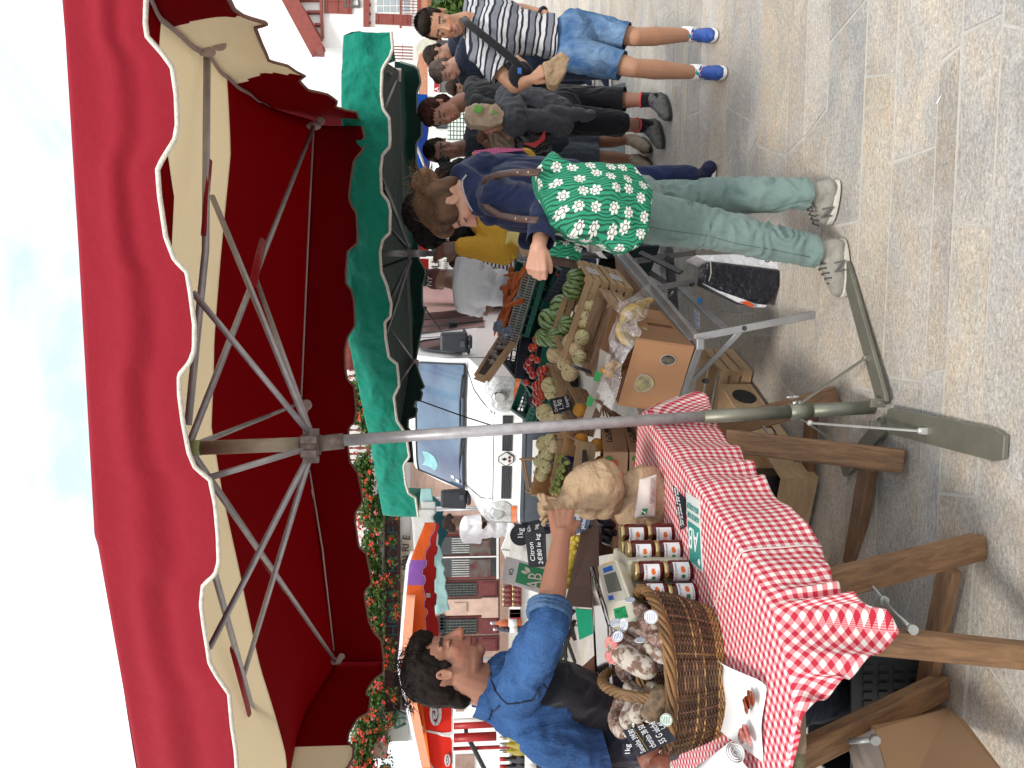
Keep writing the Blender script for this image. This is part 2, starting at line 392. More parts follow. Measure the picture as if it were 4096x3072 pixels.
# ================================================================ paving: irregular stone slabs laid in rows
def make_paving():
 m, nt, b, out = newmat('stone paving')
 a = nt.nodes.new('ShaderNodeAttribute'); a.attribute_name = 'Col'
 vec = coords(nt, 'Object', (1, 2.2, 1)); n1 = nz(nt, vec, 46, 5, .7, .5); n2 = nz(nt, vec, 5, 5, .6); n3 = nz(nt, coords(nt, 'Object', (1,1,1)), 120, 3, .7)
 sp1 = ramp(nt, n1.outputs['Fac'], [(.30, (.70,.70,.72)), (.48, (1.0,.99,.98)), (.68, (1.34,1.33,1.31))])
 c = mixc(nt, 1, a.outputs['Color'], sp1, 'MULTIPLY')
 c = mixc(nt, ramp(nt, n2.outputs['Fac'], [(.42,(0,0,0)),(.62,(.75,)*3)]), c, mixc(nt, 1, c, (1.05,.955,.85), 'MULTIPLY')); n5 = nz(nt, coords(nt, 'Object', (1,1.5,1)), 2.3, 5, .65, 1.0); c = mixc(nt, 1, c, ramp(nt, n5.outputs['Fac'], [(.35,(.86,.87,.89)),(.62,(1.14,1.13,1.12))]), 'MULTIPLY')
 c = mixc(nt, 1, c, ramp(nt, n3.outputs['Fac'], [(.3, (.72,.72,.72)), (.7, (1.15,1.15,1.15))]), 'MULTIPLY')
 nt.links.new(c, b.inputs['Base Color']); b.inputs['Roughness'].default_value = .8; b.inputs['Specular IOR Level'].default_value = .3
 bump(nt, b, mth(nt, 'ADD', n1.outputs['Fac'], n3.outputs['Fac']), .5, .006)
 mj = mat('mortar', (.50,.48,.44), .95, var=.1, vs=20, bs=120, bst=.4)
 rnd = random.Random(11); mb = MB(); ang = R(-4.5); ca, sa = math.cos(ang), math.sin(ang)
 def W(s, t, z=0): return V((s*ca - t*sa, s*sa + t*ca, z))
 cols = [(.36,.345,.32), (.36,.35,.34), (.37,.335,.28), (.32,.32,.32), (.385,.36,.325), (.35,.31,.265), (.31,.315,.32), (.385,.35,.30), (.365,.31,.235)]
 t = .9
 while t < 16:
  h = rnd.choice((.10,.13,.17,.20,.24,.28,.32))*(1 if t < 8 else 1.6); s = -7.0 if t > 5 else -3.2; end = 9.5 if t > 5 else 4.2
  sk = rnd.uniform(-.12,.12); g = .006
  while s < end:
   L = rnd.uniform(.3, 1.15); sk2 = rnd.choice((-.5,-.25,0,.05,.25,.5,.6))*h*rnd.uniform(.5,1)
   e = s+L; j = lambda: rnd.uniform(-.004,.004)
   q = [W(s+g+sk*0+j(), t+g+j()), W(e-g+j(), t+g+j()), W(e-g+sk2+j(), t+h-g+j()), W(s+g+sk+j(), t+h-g+j())]
   c = rnd.choice(cols); k = rnd.uniform(.93,1.07); av = (.375,.357,.325); mb.cc = tuple((x*.42+y*.58)*k*1.12 for x, y in zip(c, av))
   zt = rnd.uniform(-.0012,.0012); k0 = len(mb.v)
   mb.v += [p + V((0,0,zt)) for p in q] + [p + V((0,0,-.008)) for p in q]
   mb.face((k0,k0+1,k0+2,k0+3));
   for i in range(4): mb.face((k0+(i+1)%4, k0+i, k0+4+i, k0+4+(i+1)%4))
   sk = sk2; s = e
  t += h
 struct('paving', mb, m)
 g = MB(); g.quad([(-300,-60,-.0025),(300,-60,-.0025),(300,400,-.0025),(-300,400,-.0025)]); struct('ground', g, mj)
 p = MB(); c = [PZ(2500,330,.005), PZ(2496,720,.005), PZ(2235,760,.005), PZ(2225,400,.005)]; p.quad(c)
 struct('blue_paved_strip', p, mat('blue grey paving', (.11,.15,.165), .7, var=.2, vs=4, bs=30, bst=.4, stretch=(1,6,1)))
make_paving()
# ================================================================ tents
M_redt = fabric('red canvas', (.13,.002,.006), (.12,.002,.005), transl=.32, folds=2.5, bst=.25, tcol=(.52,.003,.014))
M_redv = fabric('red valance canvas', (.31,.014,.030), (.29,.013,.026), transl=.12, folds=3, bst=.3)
M_cream = fabric('cream canvas', (.76,.68,.54), (.72,.64,.50), transl=.42, folds=3, bst=.4, tcol=(.92,.83,.66))
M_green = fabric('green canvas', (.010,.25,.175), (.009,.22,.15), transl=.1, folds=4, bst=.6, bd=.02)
M_greend = fabric('shaded green canvas', (.0015,.022,.017), (.0015,.018,.014), transl=.02, folds=4, bst=.3)  # same canvas seen from inside, the tent's shade put into its colour
M_trim = mat('white rope trim', (.74,.70,.62), .9, var=.12, vs=60, bs=200, bst=.8, bd=.006)
M_trimd = mat('faded trim tape', (.23,.12,.09), .9, var=.15, vs=60, bs=200, bst=.5)
M_web = mat('webbing', (.42,.33,.33), .8, var=.08, bs=120)
def interp(poly, Y):
 for (a, b) in zip(poly, poly[1:]):
  if a[1] <= Y <= b[1]: return a[0] + (b[0]-a[0])*(Y-a[1])/max(1e-6, b[1]-a[1])
 return poly[0][0] if Y < poly[0][1] else poly[-1][0]
def on_line(Y, p, d, X=1400):         # depth where the vertical plane through the line p + k d meets the picture row Y
 k = ray(X, Y); m = k.x/k.y
 t = (m*p[1]-p[0])/(d[0]-m*d[1]); return p[1]+d[1]*t
Wd = (-.977,.215); Ld = (.215,.977)
FR, BR, BL = (.975,1.97), (1.62,4.9), (-2.02,5.7)
def strip(mb, top, bot, n, dep, m=0, wav=0, seed=0, mf=None, ys=None, nv=8, fold=0):
 Y0, Y1 = (top[0][1], top[-1][1]) if ys is None else ys
 def fn(a, b):
  Y = Y0+(Y1-Y0)*a; Xt, Xb = interp(top, Y), interp(bot, Y)
  p = P(Xt, Y, dep(Y)); q = P(Xb, Y, dep(Y)); q = V((p.x, p.y, q.z)) if abs(q.x-p.x) < .2 else q
  r = p.lerp(q, b); nn = noise.noise(V((r.x*2.5+seed, r.z*2, seed)))*wav + noise.noise(V((r.x*9+seed, r.z*3, seed+4)))*wav*.35
  return r + V((0, -nn*min(1, b*3+.2) - fold*math.sin(b*math.pi*2)*.5, 0))
 mb.grid(fn, n, nv, m, mf=mf)
 return [fn(a/n, 1) for a in range(n+1)]
def poly_tube(mb, pts, r, m=0): mb.tube(pts, r, 6, m)
def red_tent():
 t = thing('market_tent', 'large dark red market tent with a cream stripe and white rope trim, overhead', 'market tent', (-.075, 2.65, 0))
 fb = [(560,-260),(600,-120),(588,0),(585,100),(592,150),(650,215),(690,270),(705,380),(710,500),(700,560),(650,640),(632,680),(640,780),(665,950),(700,1040),(750,1090),(765,1180),(780,1300),(778,1400),(760,1450),(718,1500),(720,1580),(735,1700),(755,1810),(780,1870),(840,1920),(860,2020),(872,2150),(875,2250),(860,2300),(812,2340),(805,2420),(815,2500),(840,2650),(870,2700),(920,2770),(930,2900),(945,3000),(950,3072),(960,3200),(1000,3300)]
 ft = [(235,-260),(250,0),(262,150),(315,1000),(375,2080),(378,2140),(392,2180),(550,3072),(600,3300)]
 dF = lambda Y: on_line(Y, FR, Wd, 800)
 mb = MB()
 def fn(a, b):
  Y = -240+3540*a; d = dF(Y); p = P(interp(ft, Y), Y, d); q = P(interp(fb, Y), Y, d)
  r = p.lerp(q, b)
  s = noise.noise(V((r.x*1.4, b*1.3, 3)))*.02 + .022*math.exp(-((b-.42-.06*math.sin(r.x*1.7))/.13)**2)*1.0 - .018*math.exp(-((b-.62)/.12)**2) + noise.noise(V((r.x*5, b*2, 8)))*.01
  return r + V((0, -s*.5*min(1, b*4), 0))
 mb.grid(fn, 200, 22); bot = [fn(a/200, 1) for a in range(201)]
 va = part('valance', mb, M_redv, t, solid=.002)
 mb = MB(); mb.tube([p+V((0,-.004,0)) for p in bot], .0066, 8); part('rope_trim', mb, M_trim, va)
 def front(tt):
  k = tt*3.73; x = FR[0]+Wd[0]*k; y = FR[1]+Wd[1]*k; X = 300
  for _ in range(3):
   bb_ = (X/4.0-512)/F; Y = 4*(384 - F*(x/y)*(cp-bb_*sp)); X = interp(ft, Y)
  return P(X, Y, y)
 bt0 = [(1255,500),(1238,900),(1215,1300),(1205,1600),(1240,1900),(1290,2300),(1342,2650)]
 def backp(tt):
  k = tt*3.73; x = BR[0]+Wd[0]*k; y = BR[1]+Wd[1]*k; X = 1250
  for _ in range(3):
   bb_ = (X/4.0-512)/F; Y = 4*(384 - F*(x/y)*(cp-bb_*sp)); X = interp(bt0, Y)
  return P(X-2, Y, y)
 st0 = [(560,-120),(612,0),(640,60),(700,120),(770,180),(830,215),(880,275),(945,335),(1030,400),(1130,455),(1240,492),(1255,500)]
 tk = [(0,2.385),(.31,2.40),(.69,2.457),(1.1,2.52),(1.49,2.56),(1.8,2.53),(2.13,2.478),(2.7,2.39),(3.2,2.277),(3.73,2.25)]
 def lin(tb, v): return float(np.interp(v, [q[0] for q in tb], [q[1] for q in tb]))
 def zedge(s):
  x = FR[0]+Ld[0]*3*s; y = FR[1]+Ld[1]*3*s; X = 900
  for _ in range(4):
   bb_ = (X/4.0-512)/F; Y = 4*(384 - F*(x/y)*(cp-bb_*sp)); X = interp(st0, Y)
  return P(X, Y, y).z
 def inner(s, tt):
  k = tt*3.73; zm = lin(tk, k)
  if s < .45: u = s/.45; u = u*u*(3-2*u); return front(tt).z*(1-u) + zm*u
  u = (s-.45)/.55; return zm*(1-u) + backp(tt).z*u + .10*math.sin(math.pi*u)*math.sin(math.pi*min(1,tt*.98+.01))**.6
 def rp(s, tt):
  k = tt*3.73; e_ = 1-max(0, (s-.8)/.2); z = inner(s, tt) + e_*((zedge(s)-inner(s, 0))*math.exp(-k/.3) + (zedge(s)-inner(s, 1)-.03)*math.exp(-(3.73-k)/.35)*(1 if s > .1 else 0))
  x = FR[0]+Wd[0]*k+Ld[0]*3*s; y = FR[1]+Wd[1]*k+Ld[1]*3*s
  return V((x, y+.008, z + noise.noise(V((x*1.3, y*1.3, 0)))*.012*min(1, k*3)))
 mb = MB()
 def seg(s0, s1, n, m):
  mb.grid(lambda a, b: rp((s0(b)+(s1(b)-s0(b))*a)/3, b), n, 60, m)
 nr = lambda b: .34+.35*min(1, b*3.73/.5); seg(lambda b: 0, nr, 14, 0); seg(nr, lambda b: 1.35, 26, 1); seg(lambda b: 1.35, lambda b: 3, 44, 0)
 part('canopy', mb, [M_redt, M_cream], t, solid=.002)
 # right-hand valance
 sb = [(900,-120),(915,0),(935,40),(975,65),(1060,90),(1068,100),(1020,112),(1040,160),(1075,245),(1150,262),(1185,290),(1221,306),(1196,318),(1232,360),(1310,380),(1349,403),(1340,425),(1385,445),(1425,450),(1447,500),(1450,516)]
 st = [(540,-120),(612,0),(640,60),(700,120),(770,180),(830,215),(880,275),(945,335),(1030,400),(1130,455),(1240,492),(1255,500),(1262,516)]
 dR = lambda Y: on_line(Y, BR, Ld, 1000)
 mb = MB(); ys = (-110, 513)
 def fr(a, b):
  Y = ys[0]+(ys[1]-ys[0])*a; p = P(interp(st, Y), Y, dR(Y)); q = P(interp(sb, Y), Y, dR(Y)-.02); r = p.lerp(q, b)
  return r + V(((.03*math.sin(math.pi*b)+noise.noise(V((r.y*3, b*2, 1)))*.015)*(1-a**6), 0, 0))
 def crm(a, b):
  Y = ys[0]+(ys[1]-ys[0])*a; return 1 if 98+(1-b)*12 < Y < 335-b*32 else 0
 mb.grid(fr, 90, 10, mf=crm); vr = part('valance', mb, [M_redt, M_cream], t, solid=.002)
 mb = MB(); mb.tube([fr(a/90,1) for a in range(91)], .006, 6); part('edge_tape', mb, M_trimd, vr)
 mb = MB(); pts = [fr(a/60, 0) for a in range(61)]
 mb.tube(pts, .016, 6, squash=.3); part('webbing', mb, M_web, t)
 # back valance
 bb = [(1447,500),(1458,540),(1455,590),(1415,640),(1405,700),(1395,780),(1400,810),(1425,850),(1430,950),(1425,975),(1390,1000),(1382,1080),(1383,1130),(1405,1160),(1415,1200),(1420,1300),(1388,1350),(1378,1400),(1380,1480),(1390,1520),(1415,1545),(1423,1640),(1418,1690),(1395,1710),(1390,1780),(1400,1850),(1430,1890),(1445,1960),(1450,2010),(1422,2050),(1420,2090),(1435,2190),(1465,2220),(1480,2300),(1485,2340),(1455,2370),(1460,2410),(1475,2490),(1500,2540),(1525,2560),(1535,2650)]
 bt = [(1255,500),(1238,900),(1215,1300),(1205,1600),(1240,1900),(1290,2300),(1342,2650)]
 mb = MB(); dB = lambda Y: on_line(Y, BR, Wd, 1300)
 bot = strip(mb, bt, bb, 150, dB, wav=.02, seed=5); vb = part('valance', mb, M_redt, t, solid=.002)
 mb = MB(); mb.tube(bot, .008, 6); part('edge_tape', mb, M_trimd, vb)
 # left-hand valance
 lb = [(1535,2638),(1535,2650),(1530,2700),(1500,2720),(1470,2760),(1462,2785),(1480,2800),(1472,2860),(1430,2880),(1395,2940),(1390,2975),(1415,3000),(1412,3040),(1396,3072),(1370,3110),(1330,3160),(1330,3200)]
 lt = [(1341,2638),(1342,2650),(1290,2720),(1235,2800),(1195,2900),(1160,3000),(1130,3072),(1080,3200)]
 mb = MB(); dL = lambda Y: on_line(Y, BL, Ld, 1400)
 bot = strip(mb, lt, lb, 80, dL, wav=.01, seed=9, mf=lambda a, b: 1 if 2638+562*a > 2992 - b*6 else 0); vl = part('valance', mb, [M_redt, M_cream], t, solid=.002)
 mb = MB(); mb.tube(bot, .007, 6); part('edge_tape', mb, M_trimd, vl)
 mb = MB(); mb.tube([P(interp(lt, Y), Y, dL(Y)) for Y in range(2650, 3200, 20)], .014, 6, squash=.3); part('webbing', mb, M_web, t)
 mb = MB(); mb.tube([P(1255,503,4.75), P(1235,900,4.9), P(1205,1590,5.05)], .006, 6); mb.tube([P(1238,1880,5.1), P(1290,2200,5.3), P(1335,2600,5.55)], .006, 6); part('back_cable', mb, M_web, t)
 H = P(1238,1783,2.62); top = P(752,1790,2.66); JR = P(1255,503,4.75); JL = P(1342,2645,5.62)
 def rod(a, b, r=.011, name='rib', m=M_pole):
  mb = MB(); mb.tube(a if isinstance(a, list) else [a, b], r, 8); return part(name, mb, m, t)
 ra = rod(top, JR, .013); rb = rod([P(752,1700,2.66), P(822,1000,2.76), P(828,215,2.8)], 0, .013); rc = rod(top, JL, .013); rd = rod([P(800,1950,2.66), P(862,2307,3.0), P(937,2579,3.28), P(1085,3110,4.3)], 0, .013)
 rod(top, P(1078,1662,4.0)); rod(P(1078,1662,4.0), P(1190,1615,4.8), .010)
 for a, b in ((P(1240,1735,2.62), P(770,1168,2.45)), (P(1242,1735,2.62), P(848,785,2.95)), (P(1245,1738,2.64), P(1019,1101,3.6)),
     (P(1236,1790,2.6), P(812,1918,2.4)), (P(1236,1822,2.62), P(838,2592,2.75)), (P(1240,1826,2.62), P(975,2702,3.5))): rod(a, b, .0105, 'strut')
 def patch(a, b, w_, par):
  mb = MB(); mb.tube([a+V((0,-.01,0)), b+V((0,-.01,0))], w_, 8, squash=.5); part('sleeve', mb, fabric('red sleeve', (.30,.008,.015), transl=.1), par)
 patch(P(842,645,2.8), P(818,945,2.76), .017, rb); patch(P(1052,975,3.55), P(1015,1130,3.3), .03, ra)
 patch(P(1050,2235,3.9), P(1090,2290,4.1), .02, rc); patch(P(1110,2315,4.2), P(1143,2358,4.35), .02, rc)
 patch(P(930,2588,3.3), P(1000,2852,3.6), .017, rd)
 for c, r_ in ((JR, .045), (JL, .045), (P(828,208,2.78), .03)):
  mb = MB(); mb.ell(c, (r_*.6, r_*.6, r_)); mb.lathe([(.022,-.003),(.026,0),(.022,.003)], 14, frameM(V((0,1,.2))), c+V((.03,0,-.04))); part('joint', mb, M_web, t)
 mb = MB(); hb = H; mb.lathe([(.03,-.03),(.042,-.02),(.042,.02),(.03,.03)], 12, None, hb)
 for k in range(6):
  a = k*math.pi/3; mb.box(hb+V((math.cos(a)*.045, math.sin(a)*.045, -.005)), (.022,.022,.05))
 part('hub', mb, M_rust, t)
 mb = MB(); mb.tube([P(1200,1612,4.8), P(1215,1640,4.7)], .03, 8); mb.lathe([(.028,-.004),(.034,0),(.028,.004)], 14, frameM(V((0,1,0))), P(1225,1620,4.7)); part('clamp', mb, M_web, t)
 q = lambda X, Y: P(X, Y, 2.652)
 mb = MB(); mb.tube([q(800,1792), q(1245,1775)], .0235, 16); part('upper_pole', mb, mat('cream tube', (.42,.34,.25), .5, .2, var=.12, vs=25), t)
 mb = MB(); mb.tube([q(760,1792), q(805,1791)], .0255, 16); part('pole_cap', mb, mat('lime cap', (.30,.36,.16), .6), t)
 mb = MB(); mb.tube([q(1248,1778), q(1374,1764)], .0262, 16); part('collar', mb, M_rust, t)
 mb = MB(); mb.tube([q(1372,1762), q(2100,1712), q(2815,1666)], .0195, 20); part('pole', mb, mat('worn pole', (.46,.44,.455), .38, .3, var=.16, vs=26, bs=120, bst=.08), t)
 mb = MB(); mb.tube([q(2812,1667), q(3160,1648)], .0235, 20); mb.tube([q(3155,1648), q(3240,1642)], .0285, 20); mb.tube([q(3238,1642), q(3545,1626)], .0245, 20, sm=True); mb.tube([q(3535,1626), q(3572,1624)], .03, 16)
 part('lower_pole', mb, M_olive, t)
 mb = MB(); c = q(3180,1600); mb.tube([q(3190,1640), q(3175,1606)], .008, 8); mb.lathe([(.011,-.006),(.011,.006)], 10, frameM(V((1,0,.2))), q(3178,1612)); mb.ell(q(3165,1590), (.006,.004,.018)); mb.ell(q(3185,1588), (.006,.004,.014)); part('wing_screw', mb, M_steel, t)
 def foot(a, b, w_, m=M_olive):
  mb = MB(); d = (b-a); L = d.length; x, y, z = frame(d); t2 = .016
  out = []
  for s_, k in ((0,.8),(.04,1),(.93,1),(1,.72)): out.append((s_, w_/2*k))
  pts = [a+d*s_+x*k for s_, k in out] + [a+d*s_-x*k for s_, k in out[::-1]]
  mb.prism([p+V((0,0,.006)) for p in pts], V((0,0,1)), t2); return part('foot_plate', mb, m, t, bevel=.003)
 b0 = PZ(3562,1624,.02)
 f1 = foot(PZ(3552,1618,.02), PZ(3392,1045,.0), .058); f2 = foot(PZ(3570,1680,.02), PZ(4045,1790,.0), .088); f3 = foot(PZ(3556,1690,.02), PZ(3388,1885,.0), .06)
 def brace(a, b, m=M_olive, w_=.024):
  mb = MB(); mb.beam(a, b, w_, .005, hint=V((1,0,.3))); mb.ell(a, .011, seg=8, rings=5); mb.ell(b, .011, seg=8, rings=5); mb.box(b+V((0,0,-.012)), (.02,.02,.024)); part('brace', mb, m, t)
 brace(q(3200,1612), PZ(3462,1432,.045)); brace(P(3240,1692,2.62), PZ(3682,1724,.05), mat('worn white brace', (.6,.6,.58), .4, .4), .010); brace(P(3208,1676,2.67), PZ(3475,1860,.045))
 for x_, y_ in ((3510,1612),(3508,1700)):
  mb = MB(); mb.box(PZ(x_, y_, .06), (.03,.014,.05)); mb.tube([PZ(x_, y_, .06)+V((0,-.02,0)), PZ(x_, y_, .06)+V((0,.02,0))], .008, 8); part('hinge', mb, M_olive, t, bevel=.002)
def frameM(d): x, y, z = frame(V(d)); return Matrix((x, y, z)).transposed()
red_tent()
def green_tent():
 t = thing('market_tent', 'green market tent with white trim over the produce stall', 'market tent', (.9, 5.3, 0))
 K = [(2.0,4.75),(-.35+.75,5.35),(-1.35,6.6)]
 def dep(Y):
  m = ray(1450, Y); m = m.x/m.y
  for (a, b) in ((K[0], K[1]), (K[1], K[2])):
   d = (b[0]-a[0], b[1]-a[1]); tt = (m*a[1]-a[0])/(d[0]-m*d[1])
   if tt <= 1 or b == K[2]: return a[1]+d[1]*tt
 top = [(1372,133),(1362,300),(1362,480),(1366,800),(1376,1050),(1390,1350),(1440,1600),(1475,1750),(1500,1900),(1525,2040),(1530,2065)]
 bot = [(1566,133),(1572,200),(1560,240),(1530,290),(1525,380),(1533,440),(1558,480),(1562,560),(1560,595),(1531,623),(1524,680),(1526,771),(1553,807),(1562,843),(1560,934),(1531,960),(1522,1006),(1526,1090),(1549,1145),(1566,1217),(1562,1268),(1540,1290),(1546,1361),(1557,1430),(1589,1456),(1598,1542),(1575,1586),(1578,1608),(1589,1681),(1615,1721),(1631,1771),(1638,1825),(1615,1858),(1622,1927),(1636,1974),(1662,1985),(1672,2055),(1674,2065)]
 mb = MB()
 def fn(a, b):
  Y = 133+1932*a; d = dep(Y); r = P(interp(top, Y), Y, d).lerp(P(interp(bot, Y), Y, d), b)
  q = V((r.x*4, r.z*5, 2)); cr = (1-abs(noise.noise(q)*2))*.02+noise.noise(q*2.3)*.014 + (1-abs(noise.noise(q*3.1)*2))*.008
  return r + V((0, -cr*1.3+.06*(1-b)**3, 0))
 mb.grid(fn, 260, 24); va = part('valance', mb, M_green, t, solid=.002)
 mb = MB(); mb.tube([fn(a/200,1)+V((0,-.004,0)) for a in range(201)], .0105, 6); part('rope_trim', mb, M_trim, va)
 mb = MB()      # right end flap
 e0, e1 = fn(0,0), fn(0,1); mb.grid(lambda a, b: e0.lerp(e1, b)+V((.12*a+.02*math.sin(b*6), .7*a, .02*a)), 6, 6); part('end_flap', mb, M_green, t, solid=.002)
 f0, f1 = fn(1,0), fn(1,1); mb = MB(); mb.grid(lambda a, b: f0.lerp(f1, b)+V((.15*a, .6*a, 0)), 6, 6); part('end_flap', mb, M_green, t, solid=.002)
 # roof
 BRc, BM, BLc = P(1600,285,7.3), P(1585,900,7.7), P(1655,1450,8.0); FLc = f0
 def roof(a, b):
  p = fn(b, 0); Y = 133+1932*b
  q = BRc.lerp(BLc, min(1, b*1.35)) if b < .74 else BLc.lerp(FLc + V((.05,.25,-.02)), (b-.74)/.26*.55)
  r = p.lerp(q, a); r.z += .14*math.sin(math.pi*a)*math.sin(math.pi*min(1,b*1.05)); return r
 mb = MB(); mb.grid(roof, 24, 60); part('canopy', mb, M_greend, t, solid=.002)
 def back(poly, tp, deps, nm='valance'):
  mb = MB(); dp = lambda Y: deps[0]+(deps[1]-deps[0])*(Y-poly[0][1])/(poly[-1][1]-poly[0][1])
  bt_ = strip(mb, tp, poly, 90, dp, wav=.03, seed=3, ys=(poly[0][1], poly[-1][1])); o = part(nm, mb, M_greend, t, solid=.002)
  mb = MB(); mb.tube(bt_, .009, 5); part('edge_tape', mb, mat('grey green tape', (.16,.2,.18), .9), o)
 back([(1600,246),(1647,250),(1672,271),(1683,325),(1669,362),(1669,448),(1687,470),(1687,542),(1665,572),(1665,652),(1683,688),(1683,735),(1672,800),(1670,900),(1676,1035),(1701,1079),(1701,1108),(1689,1145),(1690,1224),(1701,1239),(1690,1307),(1680,1350),(1662,1450)],
   [(1578,246),(1580,500),(1578,900),(1600,1200),(1650,1450)], (7.3,8.0))
 back([(1662,1450),(1683,1513),(1698,1550),(1680,1560),(1690,1572),(1683,1601),(1662,1605),(1655,1630),(1669,1634),(1662,1670),(1633,1674),(1629,1710),(1642,1724),(1648,1800),(1652,1850)],
   [(1650,1450),(1610,1560),(1590,1700),(1600,1850)], (7.9,6.9))
 g = mat('dark frame steel', (.15,.15,.155), .45, .6)
 def rod(X0, Y0, d0, X1, Y1, d1, r, nm='rib'):
  mb = MB(); mb.tube([P(X0,Y0,d0), P(X1,Y1,d1)], r, 8); part(nm, mb, g, t)
 hd = 5.25
 mb = MB(); mb.tube([P(1515,1014,hd), P(1640,1014,hd)], .021, 12); mb.tube([P(1636,1014,hd), P(1705,1014,hd)], .024, 12); p0 = P(1700,1014,hd); mb.tube([p0, V((p0.x, p0.y, .02))], .019, 12); mb.box((p0.x,p0.y,.012),(.2,.2,.02)); part('pole', mb, mat('green tent pole', (.20,.195,.20), .45, .4), t)
 for a in ((1640,990,5.25,1530,718,6.0),(1640,995,5.25,1538,755,5.6),(1635,1000,5.25,1565,920,6.6),(1640,1030,5.25,1530,1068,6.6),(1640,1040,5.25,1568,1182,5.6),(1642,1044,5.25,1545,1330,5.9),(1558,1310,6.6,1650,1440,7.9),(1653,1450,7.9,1600,1525,7.0),(1538,440,5.3,1585,322,7.1),(1575,305,7.2,1545,285,6.2)):
  rod(*a, .0125)
 mb = MB(); mb.tube([P(1580,320,7.2), P(1578,700,7.5), P(1600,1290,7.9), P(1650,1440,8.0)], .006, 6); part('back_cable', mb, g, t)
 mb = MB(); mb.box(P(1585,300,7.2), (.12,.02,.09)); mb.box(P(1655,1452,7.9), (.07,.03,.1)); part('joint', mb, M_web, t)
 mb = MB(); mb.tube([P(1686,1228,8.0), P(1706,1236,8.0)], .02, 8); mb.tube([P(1700,1234,8.0), P(1762,1320,8.2)], .008, 6); part('tension_strap', mb, M_dark, t)
 mb = MB(); mb.tube([P(1672,1600,7.0), P(1838,1660,6.6), P(2000,1712,6.2)], .006, 5); part('guy_rope', mb, M_dark, t)
green_tent()
# ================================================================ buildings and far things
M_stone = mat('pink stone', (.52,.36,.29), .8, var=.12, vs=3, bs=20, bst=.3, stretch=(1,1,4))
M_stone2 = mat('brown pink stone', (.38,.25,.20), .85, var=.2, vs=4, bs=30, bst=.4)
M_wall = mat('white render', (.80,.79,.77), .9, var=.02, vs=2, bs=60, bst=.1)
M_oxred = mat('oxblood paint', (.20,.035,.035), .5, var=.15, vs=6)
M_oxred2 = mat('dusty red paint', (.27,.065,.05), .6, var=.12, vs=6)
M_darkwood = mat('dark red wood', (.075,.018,.018), .6, var=.3, vs=8)
M_glassd = mat('dark window glass', (.015,.018,.022), .06, var=.3, spec=.8, bst=0)
M_pane = mat('pale pane', (.35,.42,.44), .1, spec=.8, var=.1, bst=0)
M_tile = mat('clay tile', (.42,.19,.11), .85, var=.2, vs=12)
M_leaf = mat('geranium leaf', (.055,.13,.025), .6, var=.35, vs=30, bst=0)
M_leaf2 = mat('light leaf', (.13,.22,.04), .6, var=.3, vs=30, bst=0)
M_flower = mat('geranium bloom', (.62,.06,.025), .6, var=.1, bst=0)
M_pinkf = mat('pink bloom', (.7,.2,.28), .6, bst=0)
def prect(mb, X0, Y0, X1, Y1, d, t=.05, m=0, proud=0):
 a, b = P(X0, Y0, d), P(X1, Y1, d); c = (a+b)/2
 mb.box((c.x, d - proud - t/2 + .0, c.z), (abs(a.x-b.x), t, abs(a.z-b.z)), None, m)
def leaves(mb, pts, n, size, rnd, ms=(0,)):
 for _ in range(n):
  c, rad = rnd.choice(pts); p = c + V((rnd.gauss(0,.5)*rad[0], rnd.gauss(0,.5)*rad[1], rnd.gauss(0,.5)*rad[2]))
  d = V((rnd.uniform(-1,1), rnd.uniform(-1,.2), rnd.uniform(-.6,1))).normalized(); x, y, z = frame(d); s = size*rnd.uniform(.6,1.3)
  mb.quad([p-x*s, p+y*s*.7, p+x*s, p-y*s*.7], rnd.choice(ms))
